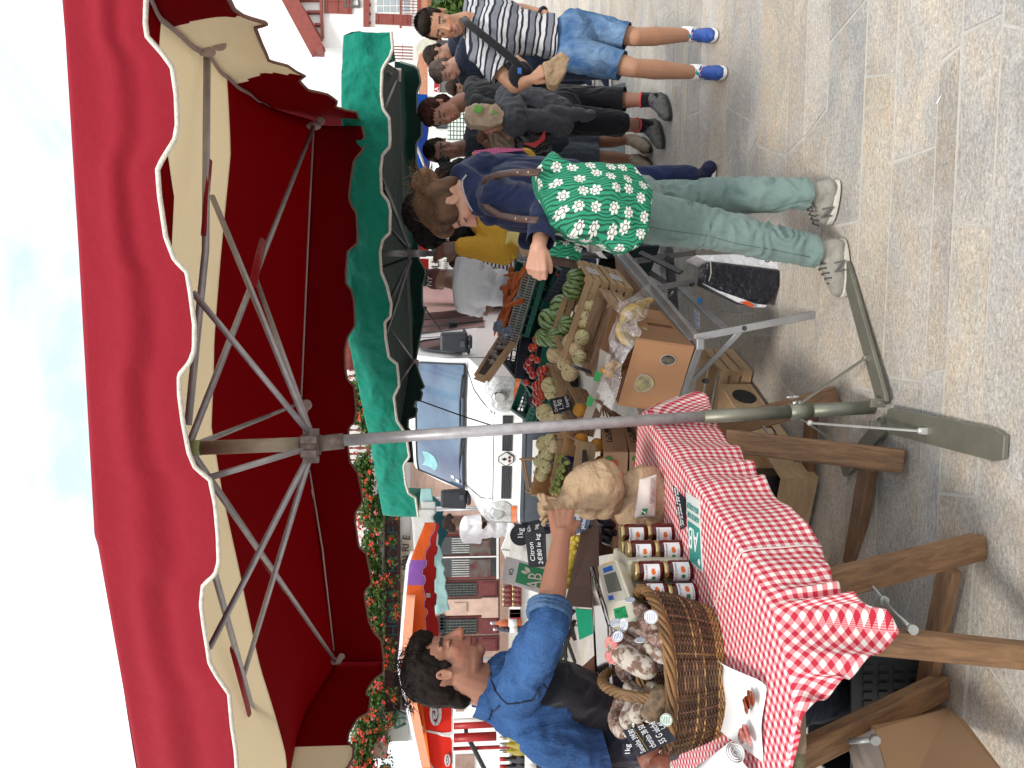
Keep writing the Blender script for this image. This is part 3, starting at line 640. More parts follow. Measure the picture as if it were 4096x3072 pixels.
def mairie():
 D = 20.0
 t = thing('town_hall', 'pink stone and white town hall with dark red doors behind the left of the stalls', 'building', (-4, D, 0))
 m = MB(); x0, x1 = P(1700, 2960, D).x, 3.2
 m.box(((x0+x1)/2, D+.5, 4.2), (x1-x0, 1.0, 8.4)); part('wall', m, M_wall, t)
 m = MB(); zt = P(1642, 2500, D).z; xs = [P(1900,2850,D).x, x1]
 m.box(((xs[0]+xs[1])/2, D-.06, zt/2), (xs[1]-xs[0], .1, zt)); part('stone_facing', m, M_stone, t)
 m = MB(); prect(m, 1995, 2960, 2030, 1100, D, .5, 0, .35); part('plinth', m, M_stone2, t)
 m = MB(); prect(m, 1541, 2832, 1602, 1150, D, .12, 0, .12); prect(m, 1590, 2832, 1602, 1150, D, .05, 0, .24); fa = part('fascia', m, M_darkwood, t)
 m = MB(); prect(m, 1520, 2850, 1541, 1150, D, .5, 0, .12); part('ledge', m, mat('grey ledge', (.34,.32,.30), .9), t)
 m = MB(); prect(m, 1603, 2815, 1652, 2190, D, .06, 0, .125); part('stone_band', m, M_stone2, t)
 teal = mat('teal letter', (.02,.10,.11), .6, bst=0)
 txt = 'HERRIKO-ETCHEA'; Y = 2545
 for ch in txt:
  p = P(1592, Y, D-.25); text(ch, .36, p, (1,0,0), (0,0,1), teal, fa, 'letter', .01, squeeze=1.2); Y -= 51 if ch != '-' else 51
 # arched name plaque
 pts = [];
 for i in range(13):
  a = i/12; Yp = 2300-150*a; Xp = 1612 - 10*math.sin(math.pi*a) ; pts.append(P(Xp, Yp, D-.2))
 pts += [P(1655, 2165, D-.2), P(1652, 2300, D-.2)]
 m = MB(); m.prism(pts, (0,1,0), .06); pq = part('plaque', m, mat('cream plaque', (.50,.42,.34), .8), t)
 for i, ch in enumerate('MAIRIE'):
  a = .5-(i/5); an = a*.45; p = P(1640-14*math.cos(an*2)+9, 2277-23*i, D-.26)
  text(ch, .25, p, (math.cos(an*.8),0,math.sin(an*.8)), (-math.sin(an*.8),0,math.cos(an*.8)), M_ink, pq, 'letter', .01)
 m = MB(); prect(m, 1630, 2242, 1637, 2212, D, .03, 0, .25); part('nameplate', m, M_ink, pq)
 # glazed double door
 m = MB(); prect(m, 1750, 2310, 1992, 2130, D, .06, 0, .12); part('door_recess', m, M_oxred, t)
 for (Ya, Yb) in ((2222, 2300), (2137, 2212)):
  m = MB(); prect(m, 1752, Yb, 1982, Ya, D, .05, 0, .19); g = part('door_glass', m, M_glassd, t)
  m = MB(); c = (Ya+Yb)/2
  for yy in range(int(Ya)+8, int(Yb)-4, 9): prect(m, 1800 if False else 1806+ (yy%2), yy, 1806+70, yy+3, D, .02, 0, .25)
  part('blind', m, mat('pale blind', (.45,.45,.44), .7), g)
  m = MB(); prect(m, 1877, Yb, 1960, Ya+6, D, .02, 0, .245); part('poster', m, mat('window display', (.10,.02,.02), .6, col2=(.12,.13,.12), vs=5), g)
 m = MB(); prect(m, 1750, 2222, 1992, 2213, D, .06, 0, .26); prect(m, 1983, 2305, 1992, 2135, D, .05, 0, .25); part('door_frame', m, M_white, t)
 for (Ya, Yb, k) in ((2312, 2382, 0), (2455, 2532, 1), (2536, 2600, 2), (2060, 2128, 3)):
  m = MB(); prect(m, 1738, Yb, 1993, Ya, D, .07, 0, .12)
  for (Xa, Xb) in ((1925, 1985),):
   prect(m, Xa, Yb-8, Xb, Ya+8, D, .02, 0, .20); prect(m, Xa+5, Yb-13, Xb-5, Ya+13, D, .015, 0, .215)
  o = part('door', m, mat('door red', (.17,.045,.045), .5, var=.1), t)
  m = MB(); prect(m, 1760, Yb-8, 1905, Ya+10, D, .02, 0, .20); g = part('window', m, mat('frosted pane', (.24,.26,.24), .3, var=.2, vs=12), o)
  m = MB()
  for q in range(6): yy = Ya+12+q*(Yb-Ya-22)/5; prect(m, 1775, yy-.8, 1903, yy+.8, D, .015, 0, .23)
  for q in range(10): xx = 1778+q*13.5; prect(m, xx-.8, Yb-8, xx+.8, Ya+10, D, .015, 0, .235)
  for q in range(5):
   c = P(1768, Ya+14+q*(Yb-Ya-26)/4, D-.26); m.lathe([(.07,-.008),(.085,0),(.07,.008)], 12, frameM((0,1,0)), c)
  part('grille', m, mat('wrought iron', (.02,.025,.025), .5), g)
 for (Ya, Yb) in ((2384, 2452),):
  m = MB(); prect(m, 1780, Yb, 1992, Ya, D, .12, 0, .12); prect(m, 1815, Yb-15, 1865, Ya+15, D, .03, 0, .25); prect(m, 1925, Yb+6, 1990, Ya-6, D, .10, 0, .2)
  part('pilaster', m, mat('pale pink stone', (.60,.43,.35), .8, var=.12, vs=4, bs=20, bst=.3), t)
 m = MB(); prect(m, 1500, 2960, 1635, 2832, D, .1, 0, .02); part('grey_wall', m, mat('grey render', (.55,.55,.52), .9, var=.04), t)
 m = MB(); prect(m, 1493, 2975, 1556, 2905, D, .7, 0, .1); part('corbel', m, M_stone2, t)
 m = MB(); prect(m, 1985, 2000, 1996, 1100, D, .4, 0, .2); part('step', m, M_stone, t)
 # balcony with balusters, upstairs
 m = MB()
 for k in range(26):
  Y = 1480+k*24; a = P(1398, Y, D-.5); b = P(1482, Y, D-.5); m.tube([b, b.lerp(a,.25), b.lerp(a,.5), b.lerp(a,.75), a], [.035,.02,.05,.02,.035], 6)
 prect(m, 1475, 2100, 1490, 1350, D, .1, 0, .5); prect(m, 1385, 2100, 1398, 1350, D, .1, 0, .5)
 part('balustrade', m, M_oxred2, t)
 m = MB(); prect(m, 1380, 1480, 1440, 1340, D, .1, 0, .3); part('shutter', m, M_oxred2, t)
 # flower boxes as a plant of its own
 rnd = random.Random(5)
 prof = [(1420,1480,1600),(1455,1560,1700),(1450,1500,1900),(1475,1560,2050),(1480,1540,2200),(1490,1550,2330),(1500,1550,2450),(1500,1545,2550),(1510,1545,2650),(1505,1545,2760),(1480,1540,2850),(1445,1510,2940),(1430,1510,3030),(1430,1510,3100)]
 for i, (Xa, Xb, Y) in enumerate(prof):
  m = MB(); pts = []
  for k in range(14):
   X = rnd.uniform(Xa-22, Xb-28); yy = Y+rnd.uniform(-62,62); pts.append((P(X, yy, D-.75+rnd.uniform(-.2,.2)), (.28,.22,.15)))
  leaves(m, pts, 1500, .05, rnd, (0,0,1))
  for _ in range(15):
   c, rd = rnd.choice(pts); p = c + V((rnd.uniform(-.35,.35), -.4, rnd.uniform(-.22,.4)));
   for q in range(9): leaves(m, [(p, (.06,.05,.06))], 1, .035, rnd, (2,) if rnd.random() < .85 else (3,))
  for _ in range(3):
   p = P(Xb+rnd.uniform(0,40), Y+rnd.uniform(-50,50), D-.8)
   leaves(m, [(p, (.12,.1,.2))], 40, .04, rnd, (0,1)); leaves(m, [(p+V((0,-.1,0)), (.06,.05,.06))], 10, .035, rnd, (2,))
  lab = ['red geraniums trailing over the town hall balcony, clump %s' % s_ for s_ in ('furthest right behind the mast','just left of the mast top','right of the green tent corner','above the green tent corner','above the E of the sign','above the letter T of the sign','above the middle of the dark sign','over the start of the sign','above the left end of the sign','above the seller hair','beside the iron lantern','left of the iron lantern','at the left end of the balcony','cut off at left')][i]
  solo('geranium_plant', m, [M_leaf, M_leaf2, M_flower, M_pinkf], lab, 'flowers', group='geraniums along the town hall balcony')
 # lantern
 L = thing('wall_lantern', 'green iron lantern on the grey wall of the town hall', 'lantern', P(1640, 2875, D-.6))
 gm = mat('verdigris iron', (.06,.11,.10), .5, .3); c = P(1600, 2875, D-.6)
 m = MB(); a = P(1562,2875,D-.6); b = P(1625,2875,D-.6); h = a.z-b.z
 m.lathe([(.02,h),(.06,h*.93),(.16,h*.80),(.24,h*.66)], 6, None, (b.x,b.y,b.z));
 for q in range(6):
  an = q*math.pi/3; m.tube([V((b.x+.24*math.cos(an), b.y+.24*math.sin(an), b.z+h*.66)), V((b.x+.13*math.cos(an), b.y+.13*math.sin(an), b.z))], .014, 5)
 for s_ in (-.14,0,.14):
  m.tube([V((b.x+s_, b.y, b.z+h*.85)), V((b.x+s_*1.1, b.y, b.z+h*1.15))], [.025,.01], 6); m.ell((b.x+s_*1.1, b.y, b.z+h*1.18), .04, seg=8, rings=6)
 part('cage', m, gm, L)
 m = MB(); m.lathe([(.12,.01),(.22,h*.64)], 6, None, b); part('glass', m, mat('milky lantern glass', (.25,.33,.31), .2), L)
 m = MB(); m.tube([b+V((.24,0,h*.7)), b+V((.36,.1,h*.9)), b+V((.38,.4,h*.7)), b+V((.3,.6,h*.5))], .02, 6); part('bracket', m, gm, L)
mairie()
def left_wall():
 t = thing('boundary_wall', 'low white boundary wall with stone quoins at the far left', 'wall', (-8, 17.2, 0))
 D = 17.2; m = MB(); prect(m, 1705, 3300, 2030, 2795, D, .3, 0); part('wall', m, M_wall, t)
 m = MB(); prect(m, 1820, 3110, 1895, 2990, D, .04, 0, .301); prect(m, 1822, 2820, 1855, 2785, D, .05, 0, .305); part('quoin', m, M_stone2, t)
left_wall()
def right_houses():
 D = 38.0
 t = thing('timbered_house', 'white timbered house with dusty red shutters and balcony at the top right', 'building', (17.5, D, 0))
 m = MB(); a = P(1300,190,D); b = P(1790,-260,D); bx = b.x
 wp = [P(1290,192,D), P(1060,-200,D), V((bx+4,D,9.5)), V((bx+4,D,0)), V((a.x,D,0))]
 m.prism(wp, (0,1,0), 3); part('wall', m, M_wall, t)
 m = MB(); m.beam(P(1275,212,D-.5), P(1020,-260,D-.5), .7, .34, hint=V((0,1,0))); m.box(P(1275,205,D-.5), (.25,.7,.45)); part('roof', m, M_oxred2, t)
 m = MB(); m.beam(P(1288,160,D-.1), P(1165,-40,D-.1), .12, .3, hint=V((0,1,0))); m.beam(P(1290,150,D-.1), P(1282,-60,D-.1), .12, .25, hint=V((0,1,0)))
 for Y in (100,50,0): m.beam(P(1290,Y,D-.1), P(1290-(150-Y)*.62,Y,D-.1), .12, .2, hint=V((0,1,0)))
 part('timber', m, M_oxred2, t)
 m = MB(); prect(m, 1455, 132, 1478, -200, D, .2, 0);
 for k in range(10): prect(m, 1478, 22+k*36-3, 1484, 22+k*36+3, D, .3, 0)
 part('beam', m, M_oxred2, t)
 for (X0, Y0, X1, Y1) in ((1298, 53, 1409, 12), (1298, 9, 1409, -40), (1502, 97, 1645, 62)):
  m = MB(); prect(m, X0, Y0, X1, Y1, D, .08, 0)
  for k in range(3): prect(m, X0+8+k*(X1-X0-16)/2.2, Y0+1.5, X0+12+k*(X1-X0-16)/2.2, Y1-1.5, D, .03, 0, .085)
  part('shutter', m, M_oxred2, t)
 m = MB(); prect(m, 1502, 55, 1650, -60, D, .05, 0); wf = part('window', m, M_white, t)
 m = MB()
 for r_ in range(2):
  for c_ in range(5): prect(m, 1508+c_*27, 50-r_*28, 1530+c_*27, 28-r_*28, D, .02, 0, .055)
 part('panes', m, M_pane, wf)
 m = MB(); prect(m, 1604, 172, 1612, -200, D, .12, 0, 1.0); prect(m, 1672, 176, 1690, -200, D, .8, 0, .3)
 for k in range(18): prect(m, 1608, 165-k*12, 1678, 167.5-k*12, D, .06, 0, 1.0)
 part('balcony', m, M_oxred2, t)
 m = MB()
 for k in range(30): a = P(1690, 60-k*7, D-1.4); b = P(1720, 60-k*7, D-2.4); m.tube([a+V((0,.9,.1)), b], .14, 6)
 part('porch_roof', m, M_tile, t)
 m = MB(); prect(m, 1722, 80, 1860, -200, D, .1, 0, .01); part('shop_window', m, M_glassd, t)
 m = MB(); prect(m, 1850, 22, 2025, -60, D, .2, 0, .02); part('door', m, M_oxred2, t)
 text('B', 1.15, P(1441, 39, D-.06), (1,0,0), (0,0,1), mat('wall letter', (.12,.11,.10), .7, bst=0), t, 'letter', .02)
 m = MB(); rnd = random.Random(9); leaves(m, [(P(1830,Y,D-3.2), (.5,.4,1.0)) for Y in (10,35,60)] + [(P(1880,50,D-3.2), (.4,.3,.6))], 900, .16, rnd, (0,1,1)); m.tube([V((18,D-3.2,0)), V((18,D-3.2,1))], .05, 5, 0)
 solo('green_shrub', m, [M_leaf, M_leaf2], 'bushy green shrub by the shop window behind the boy', 'shrub')
 # second white house further left with a clay tile edge
 D = 30.0; t = thing('white_house', 'plain white house with a clay tile edge behind the green tent', 'building', (9, D, 0))
 m = MB(); prect(m, 1440, 480, 2030, 120, D, 2, 0, -2.2); part('wall', m, M_wall, t)
 m = MB()
 for k in range(26): Y = 225+k*6.2; a = P(1688+k*.5, Y, D-1.2); m.tube([a+V((0,1.0,.12)), a, a+V((0,-.4,-.28))], .12, 6)
 part('tile_edge', m, M_tile, t)
 m = MB()
 for k in range(5): prect(m, 1578, 196+k*12, 1652, 200+k*12, D, .08, 0, .2)
 prect(m, 1612, 250, 1614, 190, D, .05, 0, .3); part('railing', m, M_oxred2, t)
 m = MB(); prect(m, 1740, 235, 1800, 175, D, .1, 0, .2); prect(m, 1760, 420, 1900, 300, D, .1, 0, .2); part('shop_window', m, M_glassd, t)
 m = MB(); c = P(1712, 206, D-.5); m.lathe([(.45,-.06),(.5,0),(.45,.06)], 20, frameM((0,1,0)), c); part('round_sign', m, mat('cream sign', (.62,.60,.50), .6), t)
 # awning with white letters
 D = 24.0; t = thing('cafe_awning', 'white and red cafe awning with white letters behind the crowd', 'awning', (4.6, D, 0))
 m = MB(); m.quad([P(1735,385,D), P(1712,385,D+2), P(1712,270,D+2), P(1735,270,D)]); part('canopy', m, mat('white awning cloth', (.7,.68,.66), .8), t, solid=.02)
 m = MB(); prect(m, 1738, 388, 1757, 268, D, .03, 0); fr = part('valance', m, mat('red awning cloth', (.45,.02,.03), .8), t)
 text('OXA', .42, P(1755, 398, D-.07), (1,0,0), (0,0,1), M_white, fr, 'lettering', .01, fit=(.37,.13))
 m = MB(); prect(m, 1765, 470, 1860, 240, D+2, .1, 0); part('shopfront', m, mat('cafe front', (.10,.10,.10), .5, col2=(.4,.4,.4), vs=1.2), t)
 m = MB();
 for k in range(2): p = P(1750, 388-k*118, D); m.tube([V((p.x,p.y,0)), p], .03, 6)
 part('post', m, M_alu, t)
 # green trellis and dish behind dark-shirted man
 D = 16; m = MB()
 for k in range(6): prect(m, 1800+k*13, 560, 1804+k*13, 440, D, .03, 0)
 for k in range(8): prect(m, 1790, 440+k*17, 1875, 444+k*17, D, .03, 0, .03)
 for Y in (440, 559): p = P(1875, Y, D); m.box((p.x, D, p.z/2), (.06,.06,p.z))
 solo('trellis', m, mat('green trellis paint', (.02,.13,.08), .6), 'green lattice trellis behind the dark haired man', 'trellis')
 D = 19; m = MB(); prect(m, 1735, 590, 2010, 425, D, .8, 0); prect(m, 1745, 560, 1790, 520, D, .05, 1, .82)
 solo('white_van', m, [M_white, M_glassd], 'white van parked far behind the dark haired man', 'van', bevel=.12)
right_houses()
# ---------------------------------------------------------------- parasols and tents further off
def umbrella_like(name, label, cat, tris, pole=None, mats=None, loc=None):
 t = thing(name, label, cat, loc)
 return t
def orange_tent():
 t = thing('market_tent', 'orange market tent with a purple panel and red lining, behind the seller', 'market tent', P(2000,2500,9).xy.to_3d())
 mo = fabric('orange canvas', (.75,.14,.035), (.68,.12,.03), transl=.25, folds=4, bst=.7); mpu = fabric('purple canvas', (.27,.10,.40), folds=4, bst=.5, transl=.15)
 mr = fabric('red lining', (.40,.012,.01), folds=3, bst=.2, transl=.15); mpk = fabric('pale top', (.8,.8,.82), folds=3, bst=.2, transl=.2)
 top = [(1697,2090),(1698,2096),(1655,2205),(1643,2238),(1636,2260),(1625,2380),(1608,2600),(1600,2670),(1620,2760),(1650,2900),(1690,3090)]
 mid = [(1740,2090),(1741,2098),(1739,2122),(1722,2148),(1718,2165),(1722,2180),(1704,2205),(1700,2233),(1707,2245),(1704,2265),(1691,2275),(1689,2300),(1700,2303),(1702,2325),(1692,2345),(1700,2380),(1702,2400),(1697,2410),(1696,2435),(1708,2440),(1711,2455),(1700,2475),(1702,2500),(1712,2600),(1705,2700),(1680,2770)]
 dp = lambda Y: 10.3 - (Y-2090)/1000*2.6
 m = MB(); bt = strip(m, top, mid, 160, dp, wav=.05, seed=2, mf=lambda a, b: 1 if 2238 < 2090+680*a < 2340 else 0, ys=(2090,2770)); va = part('valance', m, [mo, mpu], t, solid=.003)
 m = MB(); m.tube(bt, .005, 5); part('edge_tape', m, mat('mauve tape', (.35,.20,.30), .9), va)
 bot = [(1750,2092),(1757,2110),(1750,2124),(1744,2180),(1752,2190),(1748,2215),(1738,2225),(1738,2262),(1746,2275),(1744,2312),(1738,2322),(1738,2370),(1748,2378),(1745,2420),(1738,2425),(1742,2465),(1752,2480),(1755,2520),(1750,2700)]
 m = MB(); strip(m, [(x-6, y) for x, y in mid], bot, 120, lambda Y: dp(Y)+1.6, ys=(2092,2700)); part('lining', m, mr, t, solid=.003)
 m = MB(); m.grid(lambda a, b: P(interp(top, 2205+ (2960-2205)*a)+ (2 if b<.5 else 0)+ (32 if a > .35 else 0)*b*0, 2205+755*a, dp(2205+755*a)).lerp(P(interp(top, 2205+755*a)-12, 2205+755*a, dp(2205+755*a)+2.2), b), 30, 6); part('canopy', m, mpk, t, solid=.004)
 m = MB(); m.grid(lambda a, b: P(interp(top, 2380+690*a)+34*b+2, 2380+690*a, dp(2380+690*a)-.02).lerp(P(interp(top, 2380+690*a)+36, 2380+690*a, dp(2380+690*a)-.3), b), 30, 4); part('sun_band', m, fabric('sunlit orange canvas', (.8,.33,.2), transl=.2), t, solid=.003)  # paler strip: sunlight on the orange edge painted into the cloth colour
 m = MB(); m.prism([P(1705,2372,dp(2372)+1.55), P(1722,2374,dp(2372)+1.55), P(1722,2412,dp(2372)+1.55), P(1705,2410,dp(2372)+1.55)], (0,1,0), .004); part('care_label', m, mat('white label', (.6,.5,.5), .8, vs=60), t)
 m = MB()
 for Y in (2040, 2640): p = P(1745, Y, dp(Y)+.8); m.tube([V((p.x,p.y,0)), p], .02, 8)
 part('pole', m, M_alu, t)
 # pale tents behind
 t = thing('market_tent', 'white and pale blue market tent behind the van', 'market tent', P(1990,2180,13).xy.to_3d())
 mb_ = fabric('pale blue canvas', (.42,.66,.66), transl=.2, folds=5, bst=.6); mw = fabric('grey white canvas', (.66,.66,.64), transl=.2, folds=5, bst=.6); mt = fabric('teal lining', (.012,.07,.09), folds=4, bst=.4)
 dq = lambda Y: 13.0
 m = MB(); strip(m, [(1640,2040),(1648,2090),(1655,2200)], [(1740,2040),(1745,2050),(1730,2070),(1742,2090),(1740,2110),(1755,2140),(1750,2200)], 50, dq, wav=.04, ys=(2040,2200), mf=lambda a, b: 0); part('valance', m, mw, t, solid=.003)
 m = MB(); strip(m, [(1668,1955),(1680,1990),(1682,2008)], [(1728,1955),(1732,2000),(1733,2012)], 16, lambda Y: 13.1, wav=.03, ys=(1955,2012)); part('valance', m, mb_, t, solid=.003)
 m = MB(); strip(m, [(1682,2008),(1690,2046)], [(1742,2008),(1744,2046)], 12, lambda Y: 13.05, wav=.03, ys=(2008,2046)); part('valance', m, mw, t, solid=.003)
 m = MB(); strip(m, [(1738,2180),(1738,2300),(1740,2455)], [(1756,2180),(1765,2205),(1772,2225),(1765,2250),(1780,2275),(1774,2295),(1785,2320),(1780,2350),(1793,2385),(1790,2410),(1800,2440),(1785,2446),(1760,2455)], 90, lambda Y: 12.3, wav=.07, seed=6, ys=(2180,2455)); va = part('valance', m, mb_, t, solid=.003)
 m = MB(); strip(m, [(1728,1985),(1735,2100),(1740,2200)], [(1735,1985),(1770,2015),(1780,2030),(1770,2060),(1785,2085),(1775,2105),(1793,2135),(1780,2150),(1760,2195)], 60, lambda Y: 14.5, wav=.05, ys=(1985,2200)); part('lining', m, mt, t, solid=.003)
 m = MB(); m.grid(lambda a, b: P(1640+10*a, 2060+150*a, 13).lerp(P(1655+8*a, 2130+200*a, 15.5), b), 10, 6); part('canopy', m, mw, t, solid=.003)
 m = MB()
 for Y in (1990, 2030): p = P(1745, Y, 12.9); m.tube([V((p.x,p.y,0)), p], .02, 8)
 part('pole', m, M_alu, t)
orange_tent()
def ice_parasol():
 t = thing('parasol', 'red and white ice cream parasol with a looping heart emblem at the left', 'parasol', P(2010,2975,9.5).xy.to_3d())
 mr = fabric('vivid red canvas', (.75,.045,.03), (.7,.04,.025), transl=.3, folds=2, bst=.3); mw = fabric('parasol white', (.8,.8,.8), transl=.3, folds=2, bst=.2)
 D = 9.5
 def tri(pts, mt, nm, off=0):
  m = MB(); m.prism([P(x, y, D+dd) + V((0,-off,0)) for x, y, dd in pts], (0,1,0), .006); return part(nm, m, mt, t)
 m = MB()    # upper slope of the orange/peach canopy
 m.grid(lambda a, b: P(1645+50*a+(38-6*a)*b, 2770+330*a, D-.4*b+.3), 12, 6); part('upper_canopy', m, fabric('orange parasol', (.85,.20,.03), transl=.3, folds=2, bst=.2), t, solid=.004)
 p1 = tri([(1700,2775,0),(1682,2830,0),(1682,2900,0),(1700,2922,0),(1770,2934,0),(1806,2926,0),(1808,2905,0),(1808,2780,0)], mr, 'panel')
 tri([(1684,2905,0),(1700,2925,0),(1770,2940,0),(1800,2945,0),(1813,2930,0),(1813,2775,0),(1807,2775,0),(1806,2926,0),(1770,2930,0),(1702,2918,0),(1684,2895,0)], mw, 'trim', .012)
 tri([(1686,2915,0),(1770,2946,0),(1803,2950,0),(1808,2965,0),(1808,3120,0),(1745,3120,0),(1712,3060,0),(1692,2990,0)], mr, 'panel')
 tri([(1680,2930,0),(1686,2925,0),(1698,2990,0),(1722,3050,0),(1760,3110,0),(1750,3120,0),(1715,3065,0),(1690,3000,0)], mw, 'trim', .012)
 tri([(1808,2955,0),(1813,2955,0),(1814,3120,0),(1808,3120,0)], mw, 'trim', .012)
 def swirl(cx, cy, s, par):
  m = MB(); pts = []
  for k in range(34):      # outer loop and inner heart-like loop
   a = k/33*2*math.pi; pts.append(P(cx + s*.42*math.cos(a)*(1), cy + s*1.0*math.sin(a), D-.03))
  m.tube(pts, s*.0011*D/9, 5, squash=.4)
  pts = []
  for k in range(30):
   a = -math.pi*.75 + k/29*math.pi*1.5; rr = 1-.35*abs(math.cos(a*1.0)); pts.append(P(cx - s*.05 + s*.22*rr*math.cos(a), cy + s*.5*rr*math.sin(a), D-.03))
  pts.append(P(cx - s*.18, cy, D-.03)); m.tube(pts, s*.0009*D/9, 5, squash=.4); part('emblem', m, mw, par)
 swirl(1742, 2850, 44, p1); swirl(1790, 3040, 22, p1)
 m = MB(); p = P(1690, 3000, D+.5); m.tube([V((p.x,p.y,0)), p], .025, 8); part('pole', m, M_red, t)
 for Y, X1, mt in ((2900,1980,M_red), (2952,1985,M_red), (2886,1965,M_white)):
  m = MB(); a = P(1815, Y, D); m.tube([a, P(X1, Y-8, D)], .055 if Y != 2886 else .035, 8); part('hanging_sleeve', m, mt, t)
 m = MB(); m.tube([P(1862,2882,D+.3), P(1865,2935,D+.3), P(1940,3080,D+.6)], .03, 6); part('arm', m, M_dark, t)
ice_parasol()
def blue_tent():
 t = thing('market_tent', 'bright blue market tent far behind the green tent', 'market tent', P(2010,560,13).xy.to_3d())
 mb_ = fabric('blue canvas', (.01,.10,.50), transl=.3, folds=5, bst=.5); md = fabric('dark blue canvas', (.008,.03,.20), folds=4, bst=.3)
 m = MB(); strip(m, [(1672,380),(1678,450),(1668,560),(1665,700),(1685,740)], [(1710,380),(1708,430),(1715,520),(1709,560),(1718,600),(1722,640),(1715,700),(1700,740)], 50, lambda Y: 12, wav=.08, ys=(380,740)); part('valance', m, md, t, solid=.003)
 m = MB(); strip(m, [(1672,375),(1668,420),(1664,560),(1664,680),(1690,700)], [(1710,375),(1682,430),(1680,520),(1676,600),(1680,660),(1695,700)], 40, lambda Y: 11.8, wav=.06, ys=(375,700)); part('canopy', m, mb_, t, solid=.003)
 m = MB()
 for Y in (390, 690): p = P(1705, Y, 12.1); m.tube([V((p.x,p.y,0)), p], .02, 8)
 m.tube([P(1668,590,11.7), P(1712,700,11.7)], .025, 6); part('pole', m, M_alu, t)
 t = thing('juice_stall', 'stall with a dark red tent and a pale banner about juice, behind the tent pole', 'stall', P(2010,1050,9).xy.to_3d())
 D = 9.2; m = MB(); prect(m, 1672, 1078, 1730, 930, D, .03, 0); part('canopy', m, fabric('dark red cloth', (.25,.015,.012), transl=.2), t)
 m = MB(); prect(m, 1715, 1078, 1830, 950, D, .02, 0, .05); bn = part('banner', m, mat('pale banner', (.56,.52,.49), .7, var=.03), t)
 text('jus de p', .20, P(1757, 1090, D-.085), (1,0,0), (0,0,1), M_ink, bn); text('élaboré à part', .075, P(1790, 1078, D-.085), (1,0,0), (0,0,1), M_ink, bn); text('de fr', .075, P(1812, 1070, D-.085), (1,0,0), (0,0,1), M_ink, bn)
 text('ne', .2, P(1758, 1008, D-.085), (1,0,0), (0,0,1), M_ink, bn)
 m = MB(); prect(m, 1660, 1034, 1970, 1027, D-.3, .03, 0); part('pole', m, M_white, t)
 m = MB(); prect(m, 1860, 1085, 2010, 930, D, .5, 0); part('counter', m, M_white, t)
blue_tent()
